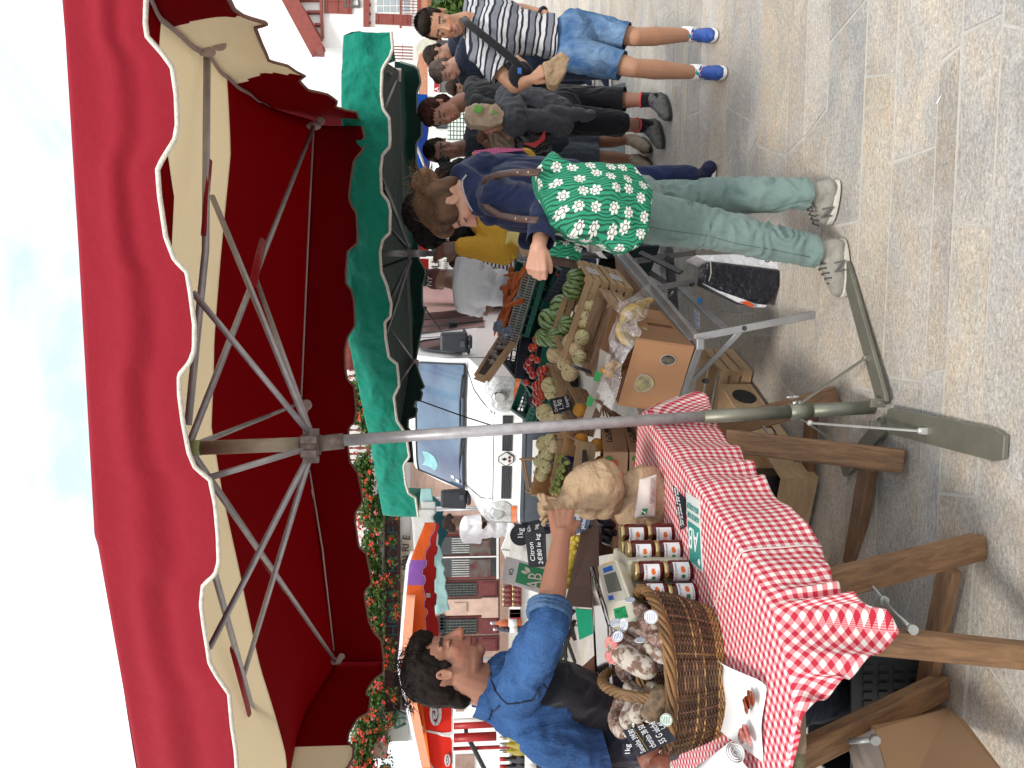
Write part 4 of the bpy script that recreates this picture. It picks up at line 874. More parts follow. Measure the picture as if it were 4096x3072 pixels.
# ---------------------------------------------------------------- van
def van():
 t = thing('parked_van', 'white van parked nose on behind the melons and tomatoes', 'van', (-.08, 8.25, 0))
 M_body = mat('van white', (.80,.80,.79), .3, var=.01, bst=0, coat=.6); M_ws = mat('blue windscreen', (.025,.05,.12), .05, var=.5, vs=1.6, spec=.9, bst=0, col2=(.10,.19,.27), coat=1)
 M_bmp = mat('grey bumper', (.06,.07,.09), .5, var=.1); M_lens = mat('headlamp lens', (.62,.63,.62), .12, var=.25, vs=25, coat=1, bs=90, bst=.3); M_amb = mat('amber lens', (.75,.16,.01), .2, coat=1, bs=80, bst=.3)
 yaw = R(-16); Rz = Matrix.Rotation(yaw, 3, 'Z'); O = V((.02, 8.2, 0)); HW = .86
 def L(x, y, z): return O + Rz @ V((x-HW, y, z))
 prof = [(0.02,.28),(-.03,.36),(-.05,.62),(-.02,.70),(0.0,.74),(.02,.98),(.08,1.05),(.22,1.12),(.5,1.2),(.86,1.27),(1.12,1.55),(1.42,1.86),(1.52,1.93),(1.75,1.98),(2.4,2.02),(3.4,2.02),(4.1,1.97),(4.2,1.85)]
 def hw(z): return HW*(1 - max(0, z-1.15)*.16 - max(0, .5-z)*.1)
 def S(i, u, off=0):
  y, z = prof[i]; r = .22 if z < 1.3 else .10
  return L(hw(z)*u, y + r*abs(u)**4*(1 if y < 2 else 0) - off, z - .03*abs(u)**6 + off*.4)
 m = MB(); us = [-1,-.96,-.88,-.75,-.5,-.25,0,.25,.5,.75,.88,.96,1]
 k0 = len(m.v)
 for i in range(len(prof)):
  for u in us: m.v.append(S(i, u))
 nu = len(us)
 for i in range(len(prof)-1):
  for j in range(nu-1): m.face((k0+i*nu+j, k0+i*nu+j+1, k0+(i+1)*nu+j+1, k0+(i+1)*nu+j), 1 if i < 3 else 0, None, True)
 for sgn in (-1, 1):
  j = 0 if sgn < 0 else nu-1
  for i in range(len(prof)-1):
   a, b = m.v[k0+i*nu+j], m.v[k0+(i+1)*nu+j]
   pa, pb = prof[i], prof[i+1]
   ya, yb = pa[0]+.2, pb[0]+.2
   la, lb = [ (L(sgn*hw(1.1), y_, min(p_[1], 1.1)), L(sgn*hw(.6), y_, min(p_[1], .6)), L(sgn*hw(.3), y_, .28)) for y_, p_ in ((ya,pa),(yb,pb)) ]
   q = [a, *la]; r = [b, *lb]
   for s_ in range(3): m.quad([q[s_], r[s_], r[s_+1], q[s_+1]], 0, None, False)
 part('body', m, [M_body, M_bmp], t)
 m = MB(); mb2 = MB()
 def ws(a, b):
  z = 1.29+(1.86-1.29)*b; y = .885+(1.42-.885)*b; u = (-.94+1.88*a); r = .22*(1-b)+.10*b
  return L(hw(z)*u*(1-.02*b), y + r*abs(u)**4 - .055, z - .03*abs(u)**6 + .02)
 m.grid(ws, 20, 10); part('windscreen', m, M_ws, t)
 mm = MB(); mm.tube([ws(a/20,0) for a in range(21)], .014, 5); mm.tube([ws(a/20,1) for a in range(21)], .014, 5); mm.tube([ws(0,b/8) for b in range(9)], .014, 5); mm.tube([ws(1,b/8) for b in range(9)], .014, 5); part('windscreen_seal', mm, M_black, t)
 for k, (a0, a1) in enumerate(((.06,.48),(.50,.93))):
  m = MB(); p = ws(a1, .02)+V((0,-.02,.0)); q = ws(a0, .07)+V((0,-.02,0)); m.tube([p, (p+q)/2+V((0,-.02,.02)), q], [.016,.012,.006], 5); m.tube([p+V((0,-.02,-.03)), ws((a0+a1)/2+.05,.04)+V((0,-.05,0))], .012, 5); part('wiper', m, M_black, t)
 m = MB(); m.grid(lambda a, b: ws(.07+.14*a+.02*math.sin(b*3), .62+.28*b - .08*math.sin(a*3))+V((0,-.006,0)), 6, 6); part('sun_card', m, mat('pale card', (.25,.50,.52), .6), t)
 for (a, b) in ((.055,.10),(.075,.2)):
  m = MB(); m.grid(lambda u, v: ws(a+.03*u, b+.06*v)+V((0,-.006,0)), 2, 2); part('sticker', m, M_white, t)
 # headlamps, grille, emblem
 def front(u, z, off=0):
  y = np.interp(z, [p[1] for p in prof[:9]], [p[0] for p in prof[:9]]); r = .22
  return L(hw(z)*u, float(y) + r*abs(u)**4 - off, z - .03*abs(u)**6)
 for sg in (-1, 1):
  out = [(.66,.80),(.60,.90),(.63,1.0),(.72,1.075),(.86,1.10),(.99,1.10),(1.0,.80)]
  m = MB()
  def hl(a, b):
   z = .80+(.30)*b; lo = float(np.interp(z, [.80,.86,.92,1.0,1.06,1.10], [.66,.60,.60,.63,.69,.80])); u = lo + (1.0-lo)*a
   return front(sg*u, z, .03*math.sin(math.pi*a)*math.sin(math.pi*b)+.006)
  m.grid(hl, 14, 10); part('headlight', m, M_lens, t)
  m = MB(); m.lathe([(.085,-.01),(.075,.012),(.05,.018)], 18, frameM(Rz @ V((0,-1,0))), front(sg*.78, .95, .035)); part('lamp_reflector', m, M_steel, t)
  m = MB(); m.grid(lambda a, b: front(sg*(.67+.33*a), .735+.06*b, .012), 8, 2); part('indicator', m, M_amb, t)
  m = MB()
  def gr(a, b): z = .80+.11*b; return front(sg*(.10+.46*a), z, .006)
  m.grid(gr, 10, 3); g = part('grille', m, M_black, t)
  m = MB()
  for k in range(17):
   for r_ in range(6):
    c = gr((k+.5+.25*(r_%2))/17.6, (r_+.5)/6)+V((0,-.006,0)); x, y, z = frame(Rz @ V((0,-1,0)))
    m.lathe([(.0125,0),(.0115,.003)], 6, frameM(Rz @ V((0,-1,0))), c) if False else m.ell(c, (.009,.003,.006), seg=6, rings=4)
  part('grille_mesh', m, mat('grille grey', (.12,.12,.13), .4), g)
 xr, zr = Rz @ V((1,0,0)), V((0,0,1)); e0 = front(0,.865,.02)
 def dia(w_, h_, off, mt, nm, par):
  m = MB(); m.prism([e0+xr*(-w_)+V((0,-off,0)), e0+xr*(-w_*.35)+zr*h_+V((0,-off,0)), e0+xr*w_*.35+zr*h_+V((0,-off,0)), e0+xr*w_+V((0,-off,0)), e0+xr*w_*.35-zr*h_+V((0,-off,0)), e0-xr*w_*.35-zr*h_+V((0,-off,0))], Rz @ V((0,-1,0)), .006); return part(nm, m, mt, par)
 em = dia(.085,.085,0,M_black,'emblem',t); dia(.075,.074,.008,M_white,'emblem_ring',em)
 def dia4(w_, h_, off, mt, nm, dx=0, dz=0):
  m = MB(); c = e0+V((0,-off,0))+xr*dx+zr*dz; m.prism([c-xr*w_, c+zr*h_, c+xr*w_, c-zr*h_], Rz @ V((0,-1,0)), .004); part(nm, m, mt, em)
 dia4(.018,.03,.016,M_ink,'emblem_centre',0,.02)
 for s_ in (-1,1): dia4(.02,.018,.016,mat('maroon mark',(.2,.03,.02),.5),'emblem_mark',s_*.02,-.035)
 # bonnet shut lines
 m = MB()
 for sg in (-1, 1): m.tube([front(sg*.58,1.02,.004), S(7,sg*.66,.006), S(8,sg*.72,.006), S(9,sg*.86,.006)], .005, 4)
 m.tube([front(u*.1, 1.0-.0*u, .004) for u in range(-6, 7)], .004, 4); part('panel_gap', m, M_black, t)
 # number plate corner and lower bumper grooves
 m = MB(); m.grid(lambda a, b: front(-.28+.56*a, .50+.09*b, .03), 8, 2); pl = part('number_plate', m, M_white, t)
 text('DG', .085, front(-.26,.515,.045), xr, (0,0,1), M_ink, pl)
 m = MB(); m.tube([front(u*.1, .66, .006) for u in range(-10, 11)], .006, 4); part('bumper_groove', m, M_black, t)
 # side: door glass, mirrors, glazed rear side
 def side(y, z, off=.006): return L(hw(z)+off + (.022 if z > 1.1 else .008), y, z)
 def spoly(pts, nm, mt, off=.008, par=t):
  m = MB(); m.prism([side(y, z, 0) for y, z in pts], Rz @ V((1,0,0)), off); return part(nm, m, mt, par)
 dg = spoly([(1.22,1.33),(1.62,1.72),(1.8,1.84),(2.15,1.86),(2.2,1.80),(2.2,1.36),(2.1,1.33)], 'side_window', M_glassd)
 m = MB(); q = [(1.22,1.33),(1.62,1.72),(1.8,1.84),(2.15,1.86),(2.2,1.80),(2.2,1.36),(2.1,1.33),(1.22,1.33)]; m.tube([side(y,z,.01) for y, z in q], .012, 5); part('window_seal', m, M_black, t)
 spoly([(2.75,.98),(2.75,1.92),(3.55,1.92),(3.55,.98)], 'side_window', mat('mirroring side glass', (.05,.035,.035), .04, var=.6, vs=3, spec=1, coat=1, bst=0, col2=(.012,.012,.014)), .012)
 spoly([(3.62,.9),(3.62,1.9),(4.15,1.9),(4.15,.9)], 'side_panel', mat('dark shelf panel', (.03,.022,.022), .3), .012)
 m = MB(); m.tube([side(3.1,.95,.02), side(3.1,1.9,.02)], .006, 4); m.box(side(3.1,1.42,.03), (.02,.16,.12), Rz); m.tube([side(2.25,1.25,.012), side(2.5,1.27,.012)], .02, 6)
 m.tube([side(1.0,1.25,.004), side(1.05,.7,.004)], .005, 4); m.tube([side(2.42,1.9,.004), side(2.42,.6,.004)], .005, 4); part('door_trim', m, M_black, t)
 for sg in (-1, 1):
  m = MB(); c = L(sg*(hw(1.3)+.17), 1.22, 1.42); m.box(c, (.25,.13,.32), Rz, 0, .86); m.box(c+V((0,.0,-.19)), (.16,.10,.06), Rz); m.beam(c+V((0,0,-.16)), L(sg*hw(1.25), 1.3, 1.24), .05, .05); o = part('mirror', m, M_black, t, bevel=.035)
  m2 = MB(); m2.box(c+V((-.03*sg,-.1,-.1)), (.07,.02,.05), Rz); part('mirror_lamp', m2, M_bmp, o)
 for (x, y) in ((-.7,.75),(.7,.75),(-.7,3.4),(.7,3.4)):
  m = MB(); c = L(x+HW-HW, y, .31); m.lathe([(.15,-.1),(.31,-.1),(.32,.1),(.15,.1)], 22, Matrix((V((0,0,1)), Rz @ V((0,1,0)), Rz @ V((1,0,0)))).transposed(), c); part('wheel', m, M_dark, t)
 # maroon vending lorry behind
 t = thing('vending_lorry', 'dull pink shop lorry with its side open behind the man in a cap', 'lorry', (1.95, 12.6, 0))
 m = MB(); m.box((1.95, 12.6, 1.35), (1.5, 1.8, 2.0)); part('body', m, mat('dusty pink panel', (.40,.24,.23), .35, var=.2, vs=2), t, bevel=.05)
 m = MB(); m.box((1.7, 11.68, 1.5), (.5, .04, .9)); part('hatch', m, M_glassd, t)
 for x in (1.5, 2.4):
  m = MB(); m.lathe([(.1,-.1),(.34,-.1),(.34,.1),(.1,.1)], 18, frameM((0,1,0)), (x,11.9,.34)); part('wheel', m, M_dark, t)
van()
# ================================================================ the near table with its gingham cloth
def gingham():
 m, nt, b, out = newmat('red gingham'); tc = nt.nodes.new('ShaderNodeTexCoord'); sx = nt.nodes.new('ShaderNodeSeparateXYZ'); nt.links.new(tc.outputs['UV'], sx.inputs[0])
 per = .0225; s = []
 for k in (0, 1):
  f = mth(nt, 'FRACT', mth(nt, 'DIVIDE', sx.outputs[k], per)); s.append(mth(nt, 'GREATER_THAN', f, .5))
 hat = mth(nt, 'GREATER_THAN', mth(nt, 'FRACT', mth(nt, 'DIVIDE', mth(nt, 'ADD', sx.outputs[0], sx.outputs[1]), .0022)), .5)
 both = mth(nt, 'MULTIPLY', s[0], s[1]); one = mth(nt, 'ABSOLUTE', mth(nt, 'SUBTRACT', s[0], s[1]))
 vec = coords(nt); st = nz(nt, vec, 6, 5)
 white = ramp(nt, st.outputs['Fac'], [(.25, (.56,.53,.47)), (.45, (.72,.70,.66))])
 pink = mixc(nt, hat, (.60,.10,.14), (.66,.34,.34)); c = mixc(nt, one, white, pink); c = mixc(nt, both, c, (.44,.022,.045))
 nt.links.new(c, b.inputs['Base Color']); b.inputs['Roughness'].default_value = .75; b.inputs['Specular IOR Level'].default_value = .2
 n2 = nz(nt, vec, 26, 4); bump(nt, b, n2.outputs['Fac'], .3, .006); return m
M_ging = gingham()
TZ = .783
pairs = [((2552,1671),(2690,1604),'e'),((2572,1645),(2760,1588),'e'),((2590,1640),(2830,1580),'e'),((2600,1668),(2850,1655),'c'),((2612,1700),(2872,1735),'f'),((2655,1770),(2925,1785),'f'),((2700,1838),(2975,1834),'f'),((2750,1903),(3020,1890),'f'),((2798,1964),(3058,1939),'f'),((2850,2040),(3130,2022),'f'),((2905,2122),(3200,2100),'f'),((2960,2206),(3285,2186),'f'),((3020,2310),(3308,2300),'f'),((3062,2395),(3340,2350),'f'),((3080,2425),(3380,2392),'f'),
 ((3090,2450),(3453,2410),'d'),((3097,2475),(3530,2470),'d'),((3102,2500),(3592,2545),'d'),((3130,2600),(3490,2640),'d'),((3150,2690),(3400,2710),'d'),((3165,2770),(3310,2790),'n'),((3176,2860),(3206,2873),'n'),((3168,2960),(3190,2970),'n'),((3145,3072),(3160,3090),'n'),((3130,3220),(3145,3230),'n')]
def near_table():
 ev = V((.32,.95)).normalized(); eu = V((.95,-.32)).normalized()
 uvp = lambda p: V((p.x*eu.x+p.y*eu.y, p.x*ev.x+p.y*ev.y))
 dirs = {'e': V((.15,1)), 'c': V((.8,.6)), 'f': V((1,0)), 'd': V((.72,-.7)), 'n': V((.1,-1))}
 rid = [PZ(a[0], a[1], TZ) for a, b, k in pairs]; bot = []
 for (a, b, k), r in zip(pairs, rid): d = r.y - (.02 if k == 'f' else .05 if k == 'd' else 0); q = P(b[0], b[1], d); bot.append(q)
 inner = []
 n = len(rid)
 for i, r in enumerate(rid):
  f = i/(n-1); inner.append(V((-.78,3.05,TZ)).lerp(V((-1.75,2.25,TZ)), f))
 rnd = random.Random(3)
 def at(arr, f):
  x = f*(n-1); i = min(n-2, int(x)); t_ = x-i; t_ = t_; return arr[i].lerp(arr[i+1], t_)
 dv = [dirs[k].normalized() for _, _, k in pairs]
 m = MB(); NU = 150
 def fn(a, b):
  r, q, i = at(rid, a), at(bot, a), at(inner, a)
  if b < .45:
   t_ = b/.45; p = i.lerp(r, t_); wv = noise.noise(V((p.x*5, p.y*5, 1)))*.004; edge = max(0, (t_-.96)/.04); return p + V((0,0,wv*(1-edge) + .002 - .004*edge**2))
  t_ = (b-.45)/.55; p = r.lerp(q, t_); o = V((p.x-r.x, p.y-r.y, 0))
  fold = math.sin(a*95 + 2*math.sin(a*23))*.009*t_*(1.3 if a < .6 else 1.6) + noise.noise(V((a*30, t_*2, 4)))*.012*t_
  out = V((.85,-.5,0)) if a > .12 else V((.7,.7,0)); return p + out*(fold + .012*math.sin(math.pi*min(1,t_*3)*.5)) + V((0,0,-.001))
 def uvf(a, b):
  r = at(rid, a); u = uvp(r)
  if b < .45: u2 = uvp(at(inner, a)); return tuple(u2.lerp(u, b/.45))
  L = (at(bot, a)-r).length*(b-.45)/.55; d = at(dv, a); return tuple(u + d*L)
 m.grid(fn, NU, 44, uvf=uvf)
 cl = solo('tablecloth', m, [M_ging], 'red and white gingham cloth draped over the trestle table', 'tablecloth', loc=(-.6,2.2,TZ), solid=.0015)
 m = MB(); m.tube([fn(11.05/24, .2+.8*k/30) + V((.003,-.003,.002)) for k in range(31)], .0022, 4); part('hem', m, mat('hem white', (.72,.62,.60), .9), cl)
 # table board and trestles
 t = thing('trestle_table', 'old wooden trestle table under the gingham cloth', 'table', (-.6,2.2,0))
 m = MB(); out = [p + (q-p).normalized()*.03 for p, q in zip(rid, inner)][::2] + [inner[-1], inner[0]]; m.prism([V((p.x,p.y,TZ-.006)) for p in out], (0,0,-1), .034); part('tabletop', m, M_wood2, t)
 m = MB(); a, b = P(3188,2885,1.62), P(3180,3230,1.62); m.beam(a, b, .03, .028); part('board_edge', m, mat('mossy board', (.17,.15,.08), .9, var=.4, vs=40, bs=90, bst=.8), t)
 def leg(X0, Y0, z0, foot, w_=.045, h_=.075, nm='leg', hint=V((1,0,0))):
  a = PZ(X0, Y0, z0) if z0 is not None else X0; m = MB(); m.beam(foot, a, w_, h_, hint=hint); return part(nm, m, M_wood, t, bevel=.006)
 # near trestle: frame one (a + c), frame two (b)
 fa, fc_ = PZ(3915,2185,.015), PZ(3772,2742,.015); ta, tc_ = P(3130,2385,1.80), P(3130,3060,1.93)
 leg(ta, 0, None, fa, .05, .07); leg(tc_, 0, None, fc_, .045, .07)
 fb = V((-.66,1.86,.015)); tb = P(3280,2540,1.75); leg(tb, 0, None, P(4290,2640,1.78), .055, .06)
 m = MB(); m.beam(P(3800,2262,2.13), P(3700,2775,2.30), .07, .03, hint=V((0,0,1))); part('rung', m, M_wood, t, bevel=.004)
 m = MB(); lw = mat('zinc link', (.42,.43,.42), .45, .6); p0, p1, p2_ = P(3453,2288,1.92), P(3535,2402,1.86), P(3650,2518,1.74)
 for a, b in ((p0, p1), (p1, p2_)): mid = a.lerp(b, .5)+V((0,0,.006)); m.tube([a, mid, b], .008, 6, squash=.4)
 for p in (p0, p1, p2_): m.lathe([(.012,-.006),(.012,.006)], 10, frameM((0,1,0)), p)
 part('link', m, lw, t)
 m = MB(); p0, p1 = P(3395,2965,1.86), P(3500,2960,1.82); m.tube([p0, p1], .007, 6, squash=.4); m.lathe([(.012,-.006),(.012,.006)], 10, frameM((0,1,0)), p1); part('link', m, lw, t)
 # far trestle
 leg(P(2900,1762,2.62), 0, None, PZ(3612,1845,.015), .05, .078); leg(P(2870,1718,2.95), 0, None, PZ(3345,1585,.015), .05, .08)
 leg(P(2980,2190,2.75), 0, None, PZ(3300,2330,.015), .05, .07)
 m = MB(); m.beam(P(3475,1858,2.60), P(3400,2292,2.85), .08, .03); part('rung', m, M_wood, t, bevel=.004)
 m = MB(); m.beam(P(3248,1640,2.98), P(3215,2080,3.2), .07, .03); part('rung', m, M_wood, t, bevel=.004)
 m = MB(); m.tube([P(3052,1708,2.75), P(3075,1735,2.7), P(3085,1775,2.64)], .009, 6, squash=.4); part('link', m, lw, t)
near_table()
# ================================================================ things on the near table
def jar_proto():
 t = thing('jelly_jar', 'x', 'jar', (0,0,0), 'jars of apple jelly stacked on the cloth')
 M_jelly = mat('red jelly glass', (.115,.008,.006), .1, var=.4, vs=20, spec=.35, bst=0); M_lid = mat('gold lid', (.55,.42,.20), .28, .9, var=.1, bs=30, bst=0)
 m = MB(); m.lathe([(.024,0),(.0295,.002),(.031,.006),(.031,.060),(.030,.066),(.0265,.071),(.0265,.074)], 28); part('glass', m, M_jelly, t)
 m = MB(); m.lathe([(.0285,.0725),(.0295,.074),(.0295,.084),(.028,.086),(.024,.0865),(.022,.0855),(.004,.0855)], 28); part('lid', m, M_lid, t)
 m = MB(); rr = .0314
 def arc(a, z): return V((rr*math.sin(a), -rr*math.cos(a), z))
 m.grid(lambda u, v: arc(R(-62+124*u), .012+.048*v), 16, 2); lb = part('label', m, mat('jar label', (.74,.74,.76), .6, var=.02, bst=0), t)
 def blob(a0, z0, w_, h_, mt, nm):
  m = MB(); m.grid(lambda u, v: V(((rr+.0003)*math.sin(a0+w_*(u-.5)), -(rr+.0003)*math.cos(a0+w_*(u-.5)), z0+h_*(v-.5))), 4, 2); return part(nm, m, mt, lb)
 def disc(a0, z0, r_, mt, nm):
  m = MB(); q = []
  for k in range(14): an = k*2*math.pi/14; a = a0 + r_*math.cos(an)/rr; q.append(V(((rr+.0004)*math.sin(a), -(rr+.0004)*math.cos(a), z0+r_*math.sin(an)*.95)))
  m.quad(q); part(nm, m, mt, lb)
 app = mat('printed apple', (.78,.28,.03), .6, vs=180, var=.3, col2=(.55,.04,.02), bst=0)
 disc(R(14), .032, .0072, app, 'apple_print'); disc(R(24), .033, .0062, app, 'apple_print')
 blob(R(-20), .031, .36, .011, M_greenp, 'leaf_logo'); blob(R(-8), .016, 1.2, .0035, mat('small print', (.45,.45,.47), .8, bst=0), 'small_print')
 cu = bpy.data.curves.new('t', 'FONT'); cu.body = 'GELEE DE POMMES'; cu.size = .0085; cu.align_x = 'CENTER'; cu.resolution_u = 2; to = bpy.data.objects.new('t', cu); C.objects.link(to); bpy.context.view_layer.update()
 me = bpy.data.meshes.new_from_object(to); bpy.data.objects.remove(to)
 for v in me.vertices: a = v.co.x/rr*.85; z = v.co.y; v.co = V(((rr+.0005)*math.sin(a), -(rr+.0005)*math.cos(a), .050+z))
 me.materials.clear(); me.materials.append(M_ink); link('lettering', me, lb)
 return t
def jars():
 J = jar_proto(); first = True
 spots = [(2704,2135,TZ,-18,'right'),(2738,2202,TZ,-6,'second from the right'),(2778,2288,TZ,2,'second from the left'),(2798,2380,TZ,24,'left')]
 rows = []
 for i, (X, Y, z, rz, nm) in enumerate(spots):
  p = PZ(X-6, Y, z+.003); p.y += .02; rows.append(p)
  for lev in (0, 1):
   lab = 'apple jelly jar %s of the front four stacks, %s jar' % (nm, ('bottom','top')[lev]) if nm in ('left','right') else 'apple jelly jar, %s front stack, %s jar' % (nm, ('bottom','top')[lev])
   q = p + V((random.uniform(-.002,.002), 0, lev*.0875));
   if lev: q += (V((.0,.004,0)))
   if first: J.location = q; J.rotation_euler = (0,0,R(rz)); J['label'] = lab; first = False
   else: dup(J, q, (0,0,R(rz+random.uniform(-12,12)*(lev))), lab, scale=.97 if lev else 1)
 for i, off in ((1, (-.012,.07)), (2, (-.014,.068))):
  for lev in (0, 1):
   q = rows[i] + V((off[0], off[1], lev*.0875+.001*lev)); dup(J, q, (0,0,R(50)), 'apple jelly jar behind the %s front stack, %s jar' % (('second right','second left')[i-1], ('bottom','top')[lev]))
jars()
def basket():
 c = V((-.775,2.08,TZ)); t = thing('wicker_basket', 'brown wicker basket with a hoop handle full of dried sausages', 'basket', c)
 A, B, Hh = .205, .15, .165
 M_w = vcol('wicker', .55, .35, 220, .004, noisev=.22)
 def rp(a, h):
  k = .80+.20*math.sin(min(1,h/Hh)*math.pi/2)+.02*(h/Hh); n_ = 2.5
  ca, sa = math.cos(a), math.sin(a); x = A*k*abs(ca)**(2/n_)*(1 if ca > 0 else -1); y = B*k*abs(sa)**(2/n_)*(1 if sa > 0 else -1)
  th = R(8); return c + V((x*math.cos(th)-y*math.sin(th), x*math.sin(th)+y*math.cos(th), h + .02*(ca*ca)*(h/Hh)))
 rnd = random.Random(2); m = MB(); NS = 46
 for r_ in range(34):
  h = .004 + r_*(Hh-.02)/34; lt = r_ in (0,1,2,3,4,5,14,19,32,33);
  base = (.46,.25,.10) if lt else (.115,.055,.028); ph = (r_%2)*math.pi; pts = []
  for k in range(NS*3+1):
   a = k/(NS*3)*2*math.pi; p = rp(a, h); o = V((p.x-c.x, p.y-c.y, 0)).normalized(); pts.append(p + o*(.0035*math.cos(a*NS/1.0/1+ph)) + V((0,0,rnd.uniform(-.0006,.0006))))
  for s0 in range(0, NS*3, 6):
   g = rnd.uniform(.6,1.35)*(1.7 if rnd.random() < .06 else 1); m.cc = tuple(x*g for x in base); m.tube(pts[s0:s0+7], .0026, 5, cap=False)
 for k in range(NS):
  a = (k+.5)/NS*2*math.pi*1.0; m.cc = tuple(x*rnd.uniform(.7,1.3) for x in ((.20,.10,.045) if k % 4 else (.42,.24,.11))); m.tube([rp(a, .0), rp(a, Hh*.35), rp(a, Hh*.7), rp(a, Hh)], .0028, 5)
 part('body', m, M_w, t)
 m = MB()
 for q in range(5):
  pts = []
  for k in range(141):
   a = k/140*2*math.pi; p = rp(a, Hh-.006); o = V((p.x-c.x, p.y-c.y, 0)).normalized(); ph = q*2*math.pi/5 + a*9; pts.append(p + o*(.009*math.cos(ph)+.004) + V((0,0,.0105*math.sin(ph))))
  g = rnd.uniform(.55,1.25); m.cc = (.25*g,.13*g,.05*g); m.tube(pts, .0056, 7)
 part('rim', m, M_w, t)
 m = MB()      # handle: front rim to back rim
 f0, f1 = c + V((-.02,-.145,Hh)), c + V((-.035,.13,Hh)); cen = (f0+f1)/2
 for q in range(5):
  pts = []
  for k in range(61):
   a = math.pi*k/60; p = V((cen.x + (f0.x-f1.x)/2*math.cos(a), cen.y + (f0.y-f1.y)/2*math.cos(a), cen.z -.03+ .165*math.sin(a)**.8))
   x, y, z = frame(V((.01, -math.sin(a), math.cos(a)))); ph = q*math.pi*.4 + a*9; pts.append(p + x*math.cos(ph)*.0088 + y*math.sin(ph)*.0088)
  g = rnd.uniform(.5,1.25); m.cc = (.27*g,.145*g,.058*g); m.tube(pts, .0066, 7)
 part('handle', m, M_w, t)
 m = MB(); m.quad([rp(a/24*2*math.pi, .004) for a in range(24)]); part('base', m, M_dwood, t)
basket()
def sausages():
 m, nt, b, out = newmat('cured sausage skin'); vec = coords(nt); n = nz(nt, vec, 42, 7, .75, .6); n2 = nz(nt, vec, 12, 4)
 c = ramp(nt, n.outputs['Fac'], [(.42, (.075,.028,.02)), (.49, (.17,.09,.065)), (.535, (.34,.28,.24)), (.62, (.52,.47,.42))]); c = mixc(nt, mth(nt, 'MULTIPLY', n2.outputs['Fac'], .5), c, (.25,.13,.09))
 nt.links.new(c, b.inputs['Base Color']); b.inputs['Roughness'].default_value = .8; bump(nt, b, n.outputs['Fac'], .6, .006)
 m2 = mat('brown mould skin', (.22,.15,.09), .85, var=.4, vs=40, bs=90, bst=.6); m3 = mat('pale casing', (.42,.37,.32), .7, var=.3, vs=42, col2=(.14,.08,.055), bs=60, bst=.6); e_ = [q for q in m3.node_tree.nodes if q.type == 'VALTORGB'][0].color_ramp.elements; e_[0].position = .43; e_[1].position = .53; m4 = mat('red brown casing', (.25,.08,.045), .5, var=.3, vs=30)
 cut = mat('cut salami', (.33,.035,.035), .45, var=.5, vs=60, col2=(.46,.20,.17), bst=.1, bs=120)
 S = [ # pixel path (X,Y,d) ... radius, material, label
  ([(2455,2590,2.03),(2500,2625,2.0),(2560,2660,1.98),(2625,2690,1.97)],.030,m3,'thick pale sausage cut open in the middle of the basket'),
  ([(2440,2545,2.08),(2490,2560,2.06),(2540,2590,2.04),(2610,2640,2.0),(2660,2670,1.98)],.020,m,'long mottled sausage running under the cut one'),
  ([(2500,2505,2.1),(2560,2530,2.06),(2610,2565,2.02),(2655,2620,1.98)],.0215,m,'long white mottled sausage behind the wicker rim'),
  ([(2545,2420,2.1),(2570,2450,2.09),(2600,2475,2.06)],.020,m,'short grey sausage at the right end of the basket'),
  ([(2550,2490,2.07),(2600,2500,2.03),(2640,2530,1.99)],.017,m,'dark mottled sausage next to the round white tag'),
  ([(2580,2575,2.0),(2620,2600,1.97),(2655,2650,1.95)],.018,m3,'small pale sausage resting on the front rim'),
  ([(2590,2545,2.0),(2640,2560,1.97),(2670,2590,1.95)],.018,m,'curved sausage tucked under the front rim'),
  ([(2500,2735,2.08),(2530,2760,2.06),(2570,2800,2.04)],.022,m3,'pale tied sausage just behind the hoop handle'),
  ([(2560,2760,2.03),(2530,2820,2.02),(2505,2880,2.0),(2530,2900,1.99)],.021,m3,'white bulging sausage left of the hoop handle'),
  ([(2620,2730,1.98),(2590,2790,1.98),(2550,2850,1.97),(2535,2890,1.96)],.021,m3,'ringed white sausage beside the brown one'),
  ([(2655,2745,1.95),(2630,2800,1.94),(2600,2860,1.94),(2590,2880,1.94)],.026,m2,'stout brown sausage lying by the front rim'),
  ([(2490,2780,2.12),(2475,2840,2.10),(2460,2880,2.08)],.021,m,'mottled sausage at the back left of the basket'),
  ([(2455,2850,2.1),(2470,2900,2.05),(2500,2940,2.0)],.023,m,'dark knotted sausage beside the slate'),
  ([(2560,3050,1.93),(2600,3030,1.92),(2640,3020,1.9)],.030,m4,'red brown sausage at the left end of the basket'),
  ([(2610,3075,1.9),(2650,3060,1.88),(2680,3065,1.87)],.026,m4,'wrinkled reddish sausage below the slate'),
  ([(2475,2650,2.12),(2500,2690,2.1),(2520,2710,2.08)],.022,m,'hidden grey sausage behind the hoop')]
 for i, (px, r, mt, lab) in enumerate(S):
  pts = [P(*q) for q in px]; fine = []
  for k in range(len(pts)-1):
   for s_ in range(6): fine.append(pts[k].lerp(pts[k+1], s_/6))
  fine.append(pts[-1]); sm = [fine[0]] + [(fine[k-1]+fine[k]+fine[k+1])/3 for k in range(1, len(fine)-1)] + [fine[-1]]; n_ = len(sm)
  rs = [r*(.35+.65*min(1, math.sqrt(max(0, min(k, n_-1-k)/3.2))))*(1+.07*noise.noise(V((k*.5, i, 0)))) for k in range(n_)]
  if i == 0: rs = [r]*2 + rs[2:]
  mb = MB();
  for q in range(1): mb.tube(sm, rs, 18)
  o = solo('dried_sausage', mb, [mt], lab, 'sausage', group='dried sausages in the wicker basket')
  o.data.transform(Matrix.Identity(4))
  for v in o.data.vertices: v.co += V((1,1,1)).normalized()*0 + V(noise.noise_vector((v.co+V((i,0,0)))*40))*.0016
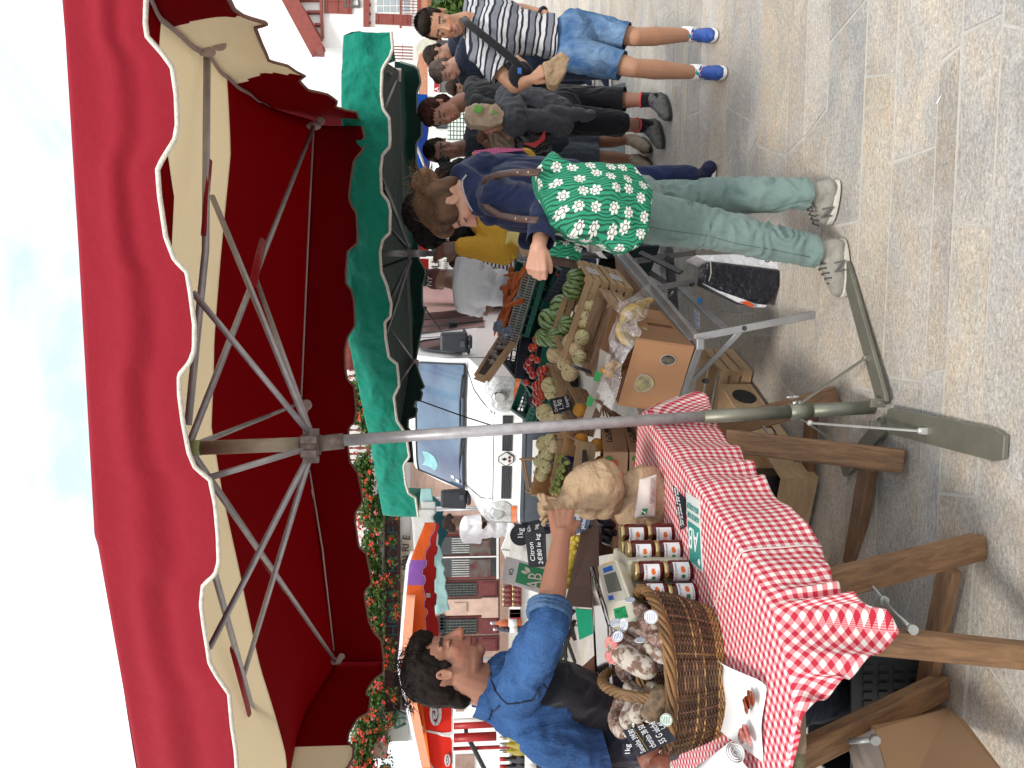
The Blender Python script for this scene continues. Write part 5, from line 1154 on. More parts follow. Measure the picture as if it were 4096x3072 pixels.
  if i == 0:
   for s_ in (-1, 1):
    d = (sm[1]-sm[0]).normalized(); x, y, z = frame(d); mc = MB(); nn = V((.15,-.75,.62)).normalized(); xx = nn.cross(V((0,0,1))).normalized(); cc = sm[1] + xx*s_*r*.52 + nn*r*.80; mc.lathe([(r*.62,-.014),(r*.66,0),(r*.60,.003)], 22, frameM(nn), cc); part('cut_face', mc, cut, o)
  else:
   mb = MB(); e = sm[-1]; d = (sm[-1]-sm[-3]).normalized(); mb.tube([e-d*.002, e+d*.006], [.003,.004], 6); mb.tube([e+d*.002, e+d*.01+V((.006,0,.01)), e+V((.012,0,-.004))], .0012, 4); part('string', mb, mat('white string', (.7,.68,.62), .9, bst=0), o)
 # round tags
 for i, (X, Y, d, nrm, rr_, lab) in enumerate([(2604,2468,1.90,(.1,-1,.25),.026,'round white tag with blue print facing forward'),(2494,2498,2.02,(.3,-.5,1),.026,'white oval tag lying on the sausages'),(2470,2545,2.0,(.7,-.6,.5),.024,'tilted white tag with a blue emblem'),(2460,2490,2.05,(.9,-.3,.6),.022,'white tag seen almost from its edge'),(2560,2560,1.97,(1,-.15,.1),.022,'thin white tag standing on edge between sausages'),(2665,2880,1.85,(.2,-1,.1),.023,'white tag with a green picture beside the slate'),(2520,2400,2.12,(1,-.2,.2),.022,'white tag standing above the right end of the basket'),(2605,2870,1.93,(.5,-.5,.8),.022,'white tag half tucked behind the brown sausage')]):
  rr_ *= .66; t = thing('round_tag', lab, 'tag', P(X,Y,d), 'white tags on the sausages'); fm = frameM(V(nrm)); mb = MB(); mb.lathe([(rr_*.98,-.0006),(rr_,0),(rr_*.98,.0006)], 24, fm, P(X,Y,d)); part('disc', mb, M_paperw, t)
  n_ = V(nrm).normalized(); x, y, z = frame(n_); mb = MB();
  for k in range(30): a = k/30*2*math.pi
  mb.tube([P(X,Y,d)+n_*.0012+x*math.cos(k/24*2*math.pi)*rr_*.88+y*math.sin(k/24*2*math.pi)*rr_*.88 for k in range(25)], .0007, 4);
  part('ring_print', mb, mat('blue print', (.12,.17,.35), .7, bst=0) if i != 5 else M_greenp, t)
  mb = MB()
  for k in range(5): c0 = P(X,Y,d)+n_*.0014+y*(k-2)*rr_*.26; hw_ = rr_*math.sqrt(1-min(.9,((k-2)*.3)**2))*.6; mb.box(c0, (hw_*2, .0012, .0004), Matrix((x, y, n_)).transposed())
  part('lettering', mb, MATS['blue print'] if i != 5 else M_greenp, t)
sausages()
def board(name, pts, lab, cat, mt, thick=.004, **k):      # a thin stiff panel given by four corners TL TR BR BL in reading order
 TL, TR, BR_, BL_ = pts; c = sum(pts, V((0,0,0)))/4; t = thing(name, lab, cat, (c.x, c.y, min(p.z for p in pts)), k.get('group'))
 n = (TR-TL).cross(TL-BL_).normalized(); m = MB(); m.prism([p - n*thick for p in (BL_, BR_, TR, TL)], n, thick); part(k.get('pn','panel'), m, mt, t, bevel=.0006); return t, n
def bil(pts, u, v, n=V((0,0,0)), off=0): TL, TR, BR_, BL_ = pts; return TL.lerp(TR, u).lerp(BL_.lerp(BR_, u), v) + n*off
def chalk(t, pts, n, lines, mt=None):
 TL, TR, BR_, BL_ = pts
 for (s_, u, v, wd, hh) in lines:
  o = text(s_, .02, bil(pts, u, v, n, .001), TR-TL, TL-BL_, mt or M_chalk, t, 'chalk_writing', .0004, shear=.2, fit=(wd*(TR-TL).length, hh*(TL-BL_).length))
def slates():
 pts = [P(2500,3015,1.83), P(2492,2924,1.85), P(2647,2884,1.84), P(2705,2957,1.81)]
 pts = [P(2488,3010,1.84), P(2645,2886,1.86), P(2705,2957,1.82), P(2553,3030,1.80)]
 TL, TR, BR_, BL_ = P(2553,3028,1.81), P(2492,2922,1.86), P(2648,2884,1.86), P(2706,2957,1.82)
 pts = (TL, TR, BR_, BL_); t, n = board('price_slate', [TL, TR, BR_, BL_], 'dark slate with white chalk sausage prices on the basket front', 'slate', M_chalkb)
 chalk(t, pts, n, [('Sanakba 39€80',.05,.22,.88,.14),('chorizo 38 50',.06,.50,.86,.15),('55 G séché',.06,.77,.8,.16),('L 4€',.62,.95,.3,.12)])
 m = MB(); m.beam(bil(pts,.05,.28,n,.0015), bil(pts,.95,.26,n,.0015), .002, .0006); m.beam(bil(pts,.4,.28,n,.0015), bil(pts,.95,.52,n,.0015), .002, .0006); part('gold_line', m, mat('gold chalk', (.35,.24,.05), .8), t)
 TL, TR, BR_, BL_ = P(2515,3035,1.85), P(2497,3005,1.87), P(2480,2960,1.90), P(2500,3040,1.86)
 t, n = board('price_slate', [P(2492,3022,1.86), P(2488,2975,1.88), P(2522,2985,1.87), P(2528,3020,1.85)], 'small dark slate marked 1kg tucked above the sausage prices', 'slate', M_chalkb)
 text('1kg', .018, P(2520,3020,1.83), (1,.1,0), (0,0,1), M_chalk, t, 'chalk_writing')
 # slate on the cloth
 q = [PZ(2722,2122,TZ+.012), PZ(2690,1942,TZ+.05), PZ(2742,2000,TZ+.006), PZ(2742,2108,TZ+.006)]
 t, n = board('price_slate', [q[0], q[1], q[2], q[3]], 'dark slate with chalk notes lying on the cloth by the green sign', 'slate', M_chalkb)
 chalk(t, q, n, [('Saucisse séchée',.06,.45,.86,.22),('3€ la pièce 5€ les 2',.06,.82,.88,.2)])
 # AB sign flat on the cloth: read from the customer side, letters upright towards the left of the photo
 a, b, c_, d_ = PZ(2757,2246,TZ+.006), PZ(2743,1968,TZ+.006), PZ(2797,2002,TZ+.004), PZ(2810,2292,TZ+.004)
 # reading direction = away from viewer: left column d_->a ; up = towards larger Y
 TL, TR, BR_, BL_ = d_, a, b, c_; pts = (TL, TR, BR_, BL_)
 t, n = board('organic_sign', [TL, TR, BR_, BL_], 'white and teal AB organic farming sign lying flat on the cloth', 'sign', mat('sign white', (.62,.66,.64), .4, var=.04))
 teal = mat('sign teal', (.02,.26,.23), .4, var=.1); m = MB(); m.prism([bil(pts,u,v,n,.0006) for u, v in ((.06,.60),(.94,.60),(.94,.03),(.06,.03))], n, .0006); part('teal_field', m, teal, t)
 text('AB', .125, bil(pts,.14,.53,n,.0016), TR-TL, TL-BL_, M_paperw, t, ext=.0004, fit=(.72*(TR-TL).length, .30*(TL-BL_).length))
 m = MB(); m.prism([bil(pts,u,v,n,.0018) for u, v in ((.08,.13),(.16,.06),(.28,.10),(.22,.15),(.14,.17))], n, .0005); part('leaf', m, M_paperw, t)
 text('AGRICULTURE', .0235, bil(pts,.06,.74,n,.001), TR-TL, TL-BL_, teal, t, ext=.0004, fit=(.88*(TR-TL).length, .08*(TL-BL_).length)); text('BIOLOGIQUE', .0255, bil(pts,.06,.87,n,.001), TR-TL, TL-BL_, teal, t, ext=.0004, fit=(.88*(TR-TL).length, .08*(TL-BL_).length))
slates()
def paper_things():
 # sheet with slices
 m = MB(); c4 = [PZ(2905,2640,TZ+.006), PZ(3068,2716,TZ+.006), PZ(3052,3050,TZ+.008), PZ(2885,2918,TZ+.008)]
 def fn(a, b):
  p = c4[0].lerp(c4[1], b).lerp(c4[3].lerp(c4[2], b), a); e = max(0, .12-a)/.12; return p + V((0,0,.022*e*e + .004*math.sin(a*7+b*4)+.004))
 m.grid(fn, 24, 14); solo('paper_sheet', m, [M_paperw], 'curling white paper sheet with tasting slices on the cloth', 'paper', solid=.0006)
 sal = mat('tasting salami', (.30,.04,.03), .4, var=.5, vs=90, col2=(.58,.33,.28), bst=.2); chz = mat('tasting chorizo', (.32,.05,.012), .3, var=.5, vs=60, col2=(.12,.015,.008), coat=.4)
 for i, (X, Y, mt, lab) in enumerate([(3002,2790,chz,'dark orange chorizo slice, upper of the two by the paper edge'),(2995,2812,chz,'orange chorizo slice overlapping another'),(3022,2795,chz,'orange chorizo slice nearest the cloth edge'),(2999,2825,chz,'small dark chorizo slice under the others'),(3005,2925,sal,'pink salami slice on the white paper'),(3020,2950,sal,'pink salami slice next to the larger salami slice'),(2998,2945,sal,'larger pink salami slice at the left')]):
  p = PZ(X, Y, TZ+.016); m = MB(); m.lathe([(.010,0),(.0165,.0006),(.017,.0016),(.016,.0028),(.002,.0028)], 18, frameM(V((random.uniform(-.2,.2), random.uniform(-.2,.1), 1))), p+V((0,0,.003*i%3)))
  for k, v in enumerate(m.v): m.v[k] = v + V((noise.noise(v*90)*.003, noise.noise(v*90+V((5,0,0)))*.003, noise.noise(v*60)*.002))
  solo('meat_slice', m, [mt], lab, 'slice', group='tasting slices')
 # paper roll
 t = thing('paper_roll', 'roll of white wrapping paper beside the basket', 'paper roll', PZ(2975,3020,TZ)); a, b = P(2945,3008,1.74), P(2800,3110,1.98)
 d = (b-a).normalized(); x, y, z = frame(d); pts = []
 m = MB()
 def sp(u, v): an = u*2*math.pi*4.5; r = .006+.0040*u*4.5; return a + (b-a)*v + (x*math.cos(an)+y*math.sin(an))*r + d*.004*math.sin(u*9)
 m.grid(sp, 110, 2); part('roll', m, M_paperw, t, solid=.0008)
 m = MB(); m.grid(lambda u, v: a + (b-a)*(v*.95+.02) + V((-.01-.05*u, -.02*u, -.02-.008*u+.006*math.sin(u*8))), 10, 4); part('loose_sheet', m, M_paperw, t, solid=.0008)
 # bags
 def bag(name, lab, ell, disp_seed, mats, colf=None, vox=.006, extra=None, amp=.010):
  t_ = thing(name, lab, 'paper bag', ell[0][0]); m = MB()
  for e in ell: m.ell(V(e[0]), e[1], e[2] if len(e) > 2 else None, 20, 14)
  if extra: extra(m)
  def dp(co, no):
   o = np.empty(len(co))
   for i, p in enumerate(co):
    q = V(p)*15 + V((disp_seed,0,0)); a_ = noise.voronoi(q*.7)[0]; o[i] = (min(.5, a_[1]-a_[0])-.2)*amp*1.2 + (.25-abs(noise.noise(q*1.6)))*amp*.8 + noise.noise(q*.4)*amp
   return o
  fused('paper', m, vox, mats, t_, 2, dp); return t_
 c = P(2365,1958,2.56);
 def neck(m):
  cap(m, P(2300,1985,2.55), P(2235,2030,2.50), .05, .02); cap(m, P(2235,2030,2.50), P(2185,2035,2.49), .02, .032)
  for k in range(9): a = k/9*2*math.pi; cap(m, P(2205,2036,2.49), P(2168+10*math.sin(k*5),2036,2.49)+V((.05*math.cos(a), .045*math.sin(a), 0)), .010, .009, 8)
 bag('paper_bag', 'full brown paper bag held closed by the seller', [(c, (.098,.075,.09)), (P(2410,1955,2.56), (.103,.075,.07)), (P(2330,1962,2.55), (.078,.06,.07))], 1, M_kraft, extra=neck, vox=.005)
 t = bag('paper_bag', 'brown and white paper bag with a green AB logo standing on the cloth', [(P(2580,1960,2.60), (.085,.06,.085), Matrix.Rotation(R(12),3,'Y')), (P(2620,2000,2.58), (.085,.055,.06)), (P(2535,2040,2.60), (.07,.045,.07))], 7, M_kraft, extra=lambda m: cap(m, P(2610,1900,2.62), P(2640,2095,2.58), .035, .03), vox=.005)
 q = [P(2540,2075,2.50), P(2562,1920,2.512), P(2632,1898,2.505), P(2625,2070,2.497)]; n = (q[1]-q[0]).cross(q[0]-q[3]).normalized()
 m = MB()
 def pn(a, b):
  p = bil(q, a, b, n, 0); bul = math.sin(math.pi*a)*math.sin(math.pi*b); return p + V((0, -.022*bul + .006*noise.noise(p*18) + .012, 0))
 m.grid(pn, 16, 12); lb = part('white_print', m, mat('greyish paper', (.60,.52,.48), .8, var=.06, bs=16, bst=.5, bd=.02), t, solid=.0008)
 m = MB(); f = lambda u, v: pn(u, v)+V((0,-.002,0)); m.grid(lambda a, b: f(.08+.16*a, .30+.26*b), 4, 4); part('logo', m, M_greenp, lb)
 text('AB', .022, pn(.09,.52)+V((0,-.005,0)), q[1]-q[0], q[0]-q[3], M_paperw, lb)
 m = MB(); gp = mat('grey print', (.22,.2,.2), .8, bst=0)
 for k in range(5):
  for j in range(14):
   u0 = .34+.044*j;
   if random.random() < .8: m.beam(pn(u0, .62+.07*k)+V((0,-.002,0)), pn(u0+.033, .62+.07*k)+V((0,-.002,0)), .0015, .0006)
 part('small_print', m, gp, lb)
paper_things()
def scale():
 M_beige = mat('beige plastic', (.52,.49,.40), .4, var=.05, bs=60, bst=.05)
 TL, TR, BR_, BL_ = P(2438,2505,2.17), P(2385,2262,2.33), P(2464,2232,2.28), P(2560,2495,2.10); pts = (TL, TR, BR_, BL_)
 t = thing('weighing_scale', 'beige shop scale with a steel pan and small grey display', 'scale', PZ(2650,2420,TZ))
 n = (TR-TL).cross(TL-BL_).normalized(); m = MB(); m.prism([p - n*.06 for p in (BL_, BR_, TR, TL)], n, .06); hd = part('housing', m, M_beige, t, bevel=.008)
 m = MB(); c = sum(pts, V((0,0,0)))/4; m.box((c.x-.06, c.y+.16, (TZ+.97)/2), (.27,.20,.97-TZ)); part('base', m, M_beige, t, bevel=.01)
 m = MB(); m.prism([bil(pts,u,v,n,.0004) for u, v in ((.36,.90),(.95,.90),(.95,.12),(.36,.12))], n, .0008); fr = part('key_panel', m, mat('grey beige panel', (.42,.40,.34), .4), t)
 m = MB(); m.prism([bil(pts,u,v,n,.0014) for u, v in ((.50,.80),(.80,.80),(.80,.24),(.50,.24))], n, .0006); part('display', m, mat('lcd', (.10,.105,.09), .2, var=.05, bst=0), fr)
 bl = mat('blue key', (.02,.09,.35), .4, bst=0)
 for (a, b, c_, d_) in ((.83,.72,.91,.28),(.39,.40,.46,.20)):
  m = MB(); m.prism([bil(pts,u,v,n,.0014) for u, v in ((a,max(b,c_*0+b)),(c_,b),(c_,d_),(a,d_))], n, .0006); part('blue_keys', m, bl, fr)
 m = MB(); m.prism([bil(pts,u,v,n,.0004) for u, v in ((.10,.70),(.27,.72),(.25,.28),(.09,.26))], n, .0008); part('green_sticker', m, mat('green sticker', (.01,.28,.10), .5, var=.4, vs=90, bst=0), t)
 m = MB(); m.prism([bil(pts,.965+.018*math.cos(k*.7)*1, .55+.3*math.sin(k*.7), n, .0004) for k in range(9)], n, .0006); part('maker_badge', m, mat('orange badge', (.55,.35,.15), .5, bst=0), t)
 text('2', .03, bil(pts,.96,.62,n,.001), TR-TL, TL-BL_, mat('red mark', (.4,.03,.02), .5), t) if False else None
 # pan
 z = 1.045; q = [PZ(2364,2272,z), PZ(2434,2505,z), PZ(2440,2740,z), PZ(2385,2690,z)]
 m = MB(); m.prism(q, (0,0,-1), .006); cs = [q[0], q[1], q[2]]
 for a, b in ((q[0],q[1]),(q[1],q[2]),(q[2],q[3]),(q[3],q[0])): m.tube([a+V((0,0,-.004)), b+V((0,0,-.004))], .0075, 8)
 part('pan', m, mat('scratched steel', (.42,.40,.40), .12, 1, var=.1, bs=40, bst=.03), t)
 m = MB(); m.tube([P(2436,2520,2.2)+V((0,.12,-.02)), P(2436,2520,2.2)+V((0,.12,-.08))], .03, 10); part('pan_support', m, M_steel, t)
scale()
# ================================================================ the produce stall
Q0 = P(2441, 1220, 3.75); E1 = V((.38,.925,0)).normalized(); E2 = V((-.9,.36,.25)).normalized(); E3 = E1.cross(E2).normalized(); E2 = E3.cross(E1).normalized()
def PL(X, Y, h=0):
 o = V((0,0,CAMZ)); r = ray(X, Y); q = Q0 + E3*h; k = (q-o).dot(E3)/r.dot(E3); return o + r*k
def open_box(mb, O, a, b, h, th=.006, m=0, bottom=True, slats=None, top=False):
 """box without a lid: O a bottom corner, a / b / h its edges"""
 an, bn = a.normalized()*th, b.normalized()*th
 def slab(o, u, v, w):
  k = len(mb.v); pts = [o, o+u, o+u+v, o+v]; mb.v += pts + [p+w for p in pts]
  L = u.length; H = v.length; uv = [(0,0),(L,0),(L,H),(0,H)]; off = o.x*3+o.z*5; uv = [(x+off, y+off) for x, y in uv]
  for f, q in (((0,1,2,3),uv),((7,6,5,4),uv[::-1]),((1,0,4,5),uv),((3,2,6,7),uv),((0,3,7,4),uv),((2,1,5,6),uv)): mb.face([k+i for i in f], m, q)
 rows = slats or [(0,1)]
 for s0, s1 in rows:
  hh = h*(s1-s0); o = O + h*s0
  slab(o, a, hh, bn); slab(o+b-bn, a, hh, bn); slab(o+bn*1.001, b-bn*2.002, hh, an); slab(o+a-an+bn*1.001, b-bn*2.002, hh, an)
 if bottom: slab(O+an+bn+h.normalized()*.002, a-an*2, b-bn*2, h.normalized()*.004)
 return mb
def crate(O, a, b, h, lab, mt=None, cat='crate', slats=((0,.3),(.38,.66),(.74,1)), group='wooden crates on the produce stall', mat_end=None, corner=True, th=.007):
 t = thing('wooden_crate', lab, cat, O, group); mt = mt or M_pale
 m = MB(); open_box(m, O, a, b, h, th, slats=slats); part('slatted_sides', m, mt, t, bevel=.001)
 an, bn, hn = a.normalized(), b.normalized(), h.normalized()
 for sa in (0,1):
  for sb in (0,1):
   c = O + a*sa + b*sb + an*(.018 if sa == 0 else -.018) + bn*(.018 if sb == 0 else -.018); m = MB(); m.beam(c+hn*.004, c + h + hn*.006, .022, .022, hint=bn); part('corner_post', m, mat_end or mt, t)
 return t
def produce_table():
 t = thing('folding_table', 'aluminium folding table frame carrying the fruit stall', 'table', (.6,4.2,0))
 def beam(a, b, w_=.03, h_=.025, nm='leg', m=M_alu, hint=V((0,1,0))): mb = MB(); mb.beam(a, b, w_, h_, hint=hint); return part(nm, mb, m, t, bevel=.002)
 C0 = P(2795,1378,3.10); far = P(2470,985,4.75); lf = P(2690,1660,3.26)
 beam(P(2785,1362,3.13), far, .05, .022, 'rail', hint=V((0,0,1))); beam(P(2762,1372,3.16), P(2458,1010,4.75), .03, .02, 'rail', hint=V((0,0,1))); beam(C0, lf, .045, .03, 'rail', hint=V((0,0,1)))
 mb = MB(); mb.box(C0, (.05,.05,.035)); part('corner_bracket', mb, M_alu, t, bevel=.006)
 l1 = beam(P(2776,1352,3.13), PZ(3257,1260,.0)); l2 = beam(P(2631,1153,3.85), P(2950,1092,4.25)); l3 = beam(P(2537,1045,4.3), P(2800,1008,4.7))
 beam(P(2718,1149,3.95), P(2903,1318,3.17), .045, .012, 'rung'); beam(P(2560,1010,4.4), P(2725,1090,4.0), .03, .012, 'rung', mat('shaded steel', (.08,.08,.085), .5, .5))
 beam(P(2972,1316,3.17), P(2775,1518,3.3), .022, .008, 'brace'); beam(P(2668,1166,3.9), P(2560,1100,4.3), .02, .008, 'brace'); beam(P(2690,1170,3.9), P(2650,1210,4.2), .02, .008, 'brace')
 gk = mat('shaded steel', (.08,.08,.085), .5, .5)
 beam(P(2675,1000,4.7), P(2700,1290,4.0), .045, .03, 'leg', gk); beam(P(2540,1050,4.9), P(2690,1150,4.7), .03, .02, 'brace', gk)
 for X, Y, d in ((2972,1314,3.12),(2768,1138,3.95),(2668,1032,4.4),(2822,1524,3.28)):
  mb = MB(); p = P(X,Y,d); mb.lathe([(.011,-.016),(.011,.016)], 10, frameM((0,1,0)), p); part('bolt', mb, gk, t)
 mb = MB(); mb.quad([P(2762,1372,3.22), P(2462,1010,4.7), P(2500,1500,5.3), P(2655,1900,3.7)]); part('shelf_board', mb, M_paleb, t, solid=.012)
 mb = MB(); p = P(2795,1205,3.62); mb.box(p+V((0,-.014,0)), (.03,.002,.022)); part('paint_mark', mb, mat('blue paint mark', (.02,.20,.55), .5), t)
 # back support: black boxes under the stall
 mb = MB(); open_box(mb, P(2640,985,4.75), E1*.5, E2*.38, V((0,0,.22)), .008); g = solo('plastic_crate', mb, [mat('dark green plastic', (.012,.03,.03), .45)], 'dark green plastic box with a white sticker under the stall edge', 'crate', bevel=.003)
 mb = MB(); q = P(2405,1020,4.68); mb.prism([P(2378,1008,4.7), P(2400,1005,4.7), P(2430,1035,4.62), P(2400,1030,4.62)], (0,-1,0), .002); part('sticker', mb, M_white, g)
 # banana box
 O = P(2780,1385,3.08); a = P(2650,1245,3.62)-O; b = P(2695,1652,3.21)-O; h = P(2548,1352,3.08)-O
 t = thing('banana_box', 'large orange brown banana carton with hand holes and plastic lining', 'carton', O)
 mb = MB(); open_box(mb, O, a, b, h, .006); part('box', mb, M_cardo, t, bevel=.002)
 fb = lambda u, v, n=0: O + b*u + h*v; fa = lambda u, v: O + a*u + h*v
 nb = b.cross(h).normalized(); nb = nb if nb.y < 0 else -nb; na = a.cross(h).normalized(); na = na if na.x > 0 else -na
 hm = mat('hole dark plastic', (.10,.085,.06), .15, var=.5, vs=40, coat=1, bs=60, bst=.9)
 def hole(f, n_, cu_, cv_, ru, rv, egg=0, mt=hm, ax=None):
  mb = MB(); pts = [];
  for k in range(20):
   an = k/20*2*math.pi; pts.append(f(cu_+ru*math.cos(an)*(1+egg*math.sin(an)), cv_+rv*math.sin(an)) + n_*.001)
  mb.prism(pts, n_, .0012); part('hand_hole', mb, mt, t)
  mb = MB(); mb.tube([p+n_*.002 for p in pts]+[pts[0]+n_*.002], .0022, 4); part('cut_edge', mb, M_cardg, t)
 film = mat('yellow under film', (.45,.36,.12), .12, var=.5, vs=22, col2=(.12,.11,.07), coat=1, bs=50, bst=1)
 hole(fb, nb, .24, .38, .075, .13); hole(fb, nb, .62, .66, .13, .16, .25, film); hole(fa, na, .30, .72, .055, .06, 0, mat('banana skin', (.62,.40,.05), .5))
 mb = MB();
 for k in range(26): mb.beam(fa(.42+.012*(k%3), .12+.02*k*.9)+na*.001, fa(.52-.01*(k%2), .12+.02*k*.9)+na*.001, .003, .0006)
 part('small_print', mb, mat('brown print', (.28,.15,.08), .8, bst=0), t)
 # bananas + plastic film
 mb = MB()
 for i in range(7):
  c = P(2510+i*16-20, 1300-i*6, 3.25+i*.03)
  pts = [c + V((math.cos(an)*.08*(1 if i%2 else -1), math.sin(an*1.3)*.03, math.sin(an)*.06 - .05)) for an in [k*.35 for k in range(6)]]; mb.tube(pts, [.008,.016,.018,.018,.015,.006], 8)
 solo('banana_bunch', mb, [mat('banana skin', (.62,.40,.05), .5)], 'yellow bananas wrapped in clear film in the large carton', 'bananas')
 m_, nt, b_, out = newmat('clear film'); b_.inputs['Base Color'].default_value = (.85,.85,.88,1); b_.inputs['Roughness'].default_value = .12; b_.inputs['Transmission Weight'].default_value = 0
 vec = coords(nt); n1 = nz(nt, vec, 9, 3, .5, 1.5); f = ramp(nt, n1.outputs['Fac'], [(.40, (.10,)*3), (.50, (.34,)*3), (.55, (.14,)*3), (.66, (.38,)*3)]); nt.links.new(f, b_.inputs['Alpha']); bump(nt, b_, n1.outputs['Fac'], 1, .03); b_.inputs['Coat Weight'].default_value = 1
 def film_sheet(c4, seed, nm='plastic_film', lab='', amp=.035):
  mb = MB()
  def fn(u, v):
   p = c4[0].lerp(c4[1], u).lerp(c4[3].lerp(c4[2], u), v); q = p*9 + V((seed,0,0)); return p + V(noise.noise_vector(q*.8))*amp + V(noise.noise_vector(q*2.0))*amp*.25 + V((0,-.03*math.sin(math.pi*u)*math.sin(math.pi*v),0))
  mb.grid(fn, 36, 28); return mb
 fm = film_sheet([P(2455,1200,3.3), P(2440,1370,3.2), P(2500,1440,3.12), P(2560,1330,3.08)], 1); f2 = film_sheet([P(2450,1235,3.3), P(2615,1140,3.35), P(2635,1205,3.3), P(2525,1300,3.1)], 5)
 f3 = film_sheet([P(2455,1370,3.2), P(2380,1560,3.2), P(2440,1640,3.12), P(2520,1400,3.08)], 8)
 t2 = thing('plastic_film', 'crumpled clear plastic film spilling out of the banana carton', 'plastic bag', P(2540,1330,3.1));
 for q in (fm, f2, f3): part('sheet', q, m_, t2)
 mb = MB()
 for k in range(5):
  p = P(2430+k*9, 1505-k*8, 3.25+.01*k); mb.tube([p+V((.0,0,-.03)), p+V((.012,-.012,.0)), p+V((.03,-.01,.028))], [.012,.018,.008], 8)
 solo('banana_bunch', mb, [mat('ripe banana', (.70,.36,.02), .45, var=.4, vs=30, col2=(.20,.09,.01))], 'ripe spotted bananas beside the torn grey cardboard', 'bananas')
 # torn cardboard pieces with green tape
 mb = MB(); mb.prism([P(2400,1395,3.32), P(2445,1420,3.3), P(2410,1560,3.28), P(2360,1690,3.3), P(2330,1680,3.34), P(2385,1520,3.34)], (0,1,0), .006)
 c = solo('cardboard_flap', mb, [M_cardg], 'torn grey cardboard flap with green tape beside the carton', 'cardboard')
 for X, Y in ((2395,1500),(2365,1600)):
  mb = MB(); mb.prism([P(X-13,Y-18,3.27), P(X+14,Y-5,3.26), P(X,Y+28,3.26), P(X-22,Y+22,3.27)], (0,-1,0), .001); part('green_tape', mb, mat('green tape', (.02,.30,.06), .4), c)
 mb = MB()
 for k in range(7):
  a_ = P(2415,1600,3.2); mb.tube([a_+V((0,0,.02*k*.3)), P(2400+k*14, 1660+k*2, 3.22+.01*k)], [.006,.014], 5, squash=.3)
 solo('brown_paper', mb, [mat('dark kraft', (.16,.09,.055), .8)], 'crumpled dark brown wrapping in the torn carton', 'paper')
produce_table()
def wooden_crates():
 H = .125
 O = Q0 - E3*H; c = crate(O, E1*.32, E2*.38, E3*H, 'speckled wooden crate nearest the banana carton', M_paleb, slats=((0,.42),(.5,1)))
 for k, (dh, lab) in enumerate(((-.13,'lower labelled wooden crate by the green floral bag'),(0,'upper labelled wooden crate full of small melons by the floral bag'))):
  O2 = Q0 + E1*.36 - E2*.03 + E3*(dh*1.06-.06); c = crate(O2, E1*.42, E2*.46, E3*.125, lab, M_pale, mat_end=M_orw)
  mb = MB(); w_ = -E2; o = O2 + E1*.12 + w_*.002 + E3*.035; mb.prism([o, o+E1*.12, o+E1*.12+E3*.06, o+E3*.06], w_, .001); lb = part('paper_label', mb, M_white, c)
  mb = MB()
  for q in range(4): mb.beam(o+E1*.01+E3*(.012+.012*q)+w_*.0015, o+E1*.105+E3*(.012+.012*q)+w_*.0015, .004, .0006)
  part('small_print', mb, mat('blue grey print', (.15,.18,.30), .8, bst=0), lb)
 p0 = PL(2300,1130); O3 = p0 - E3*.12
 mb = MB(); a, b = PL(2322,1098,.02), PL(2262,1342,.02); mb.beam(a-E3*.05, b-E3*.05, .012, .14, hint=E1); solo('crate_board', mb, [M_orw], 'warm orange side board between the watermelons and melons', 'board')
 def by_px(pr, pl, pf, h, lab, mt=M_pale, up=0, **k):
  R0, L0, F0 = PL(*pr, up), PL(*pl, up), PL(*pf, up); return crate(R0-E3*h, F0-R0, L0-R0, E3*h, lab, mt, **k)
 by_px((2240,1580),(2225,1610),(2190,1450), .10, 'narrow melon crate behind the slate with the price 1,90')
 by_px((2320,1640),(2290,1730),(2270,1540), .11, 'aged crate with the orange price slate clipped to it', M_paleb)
 by_px((2262,1725),(2215,1990),(2165,1745), .10, 'long low crate holding green striped melons', M_orw, slats=((0,1),))
 by_px((2310,1760),(2275,1980),(2235,1730), .10, 'long crate of green grapes', M_pale, slats=((0,1),))
 # tilted empty crate end
 t = thing('wooden_crate', 'empty pale crate standing on edge behind the paper bag', 'crate', P(2130,1900,5.2)); mb = MB()
 a, b, c_, d = P(2088,1835,5.3), P(2112,1965,5.2), P(2150,1975,5.1), P(2140,1835,5.2)
 for u, v in ((a,b),(b,c_),(a,d),(P(2098,1838,5.4),P(2120,1960,5.3))): mb.beam(u, v, .012, .05, hint=V((0,1,0)))
 part('boards', mb, M_pale, t)
wooden_crates()
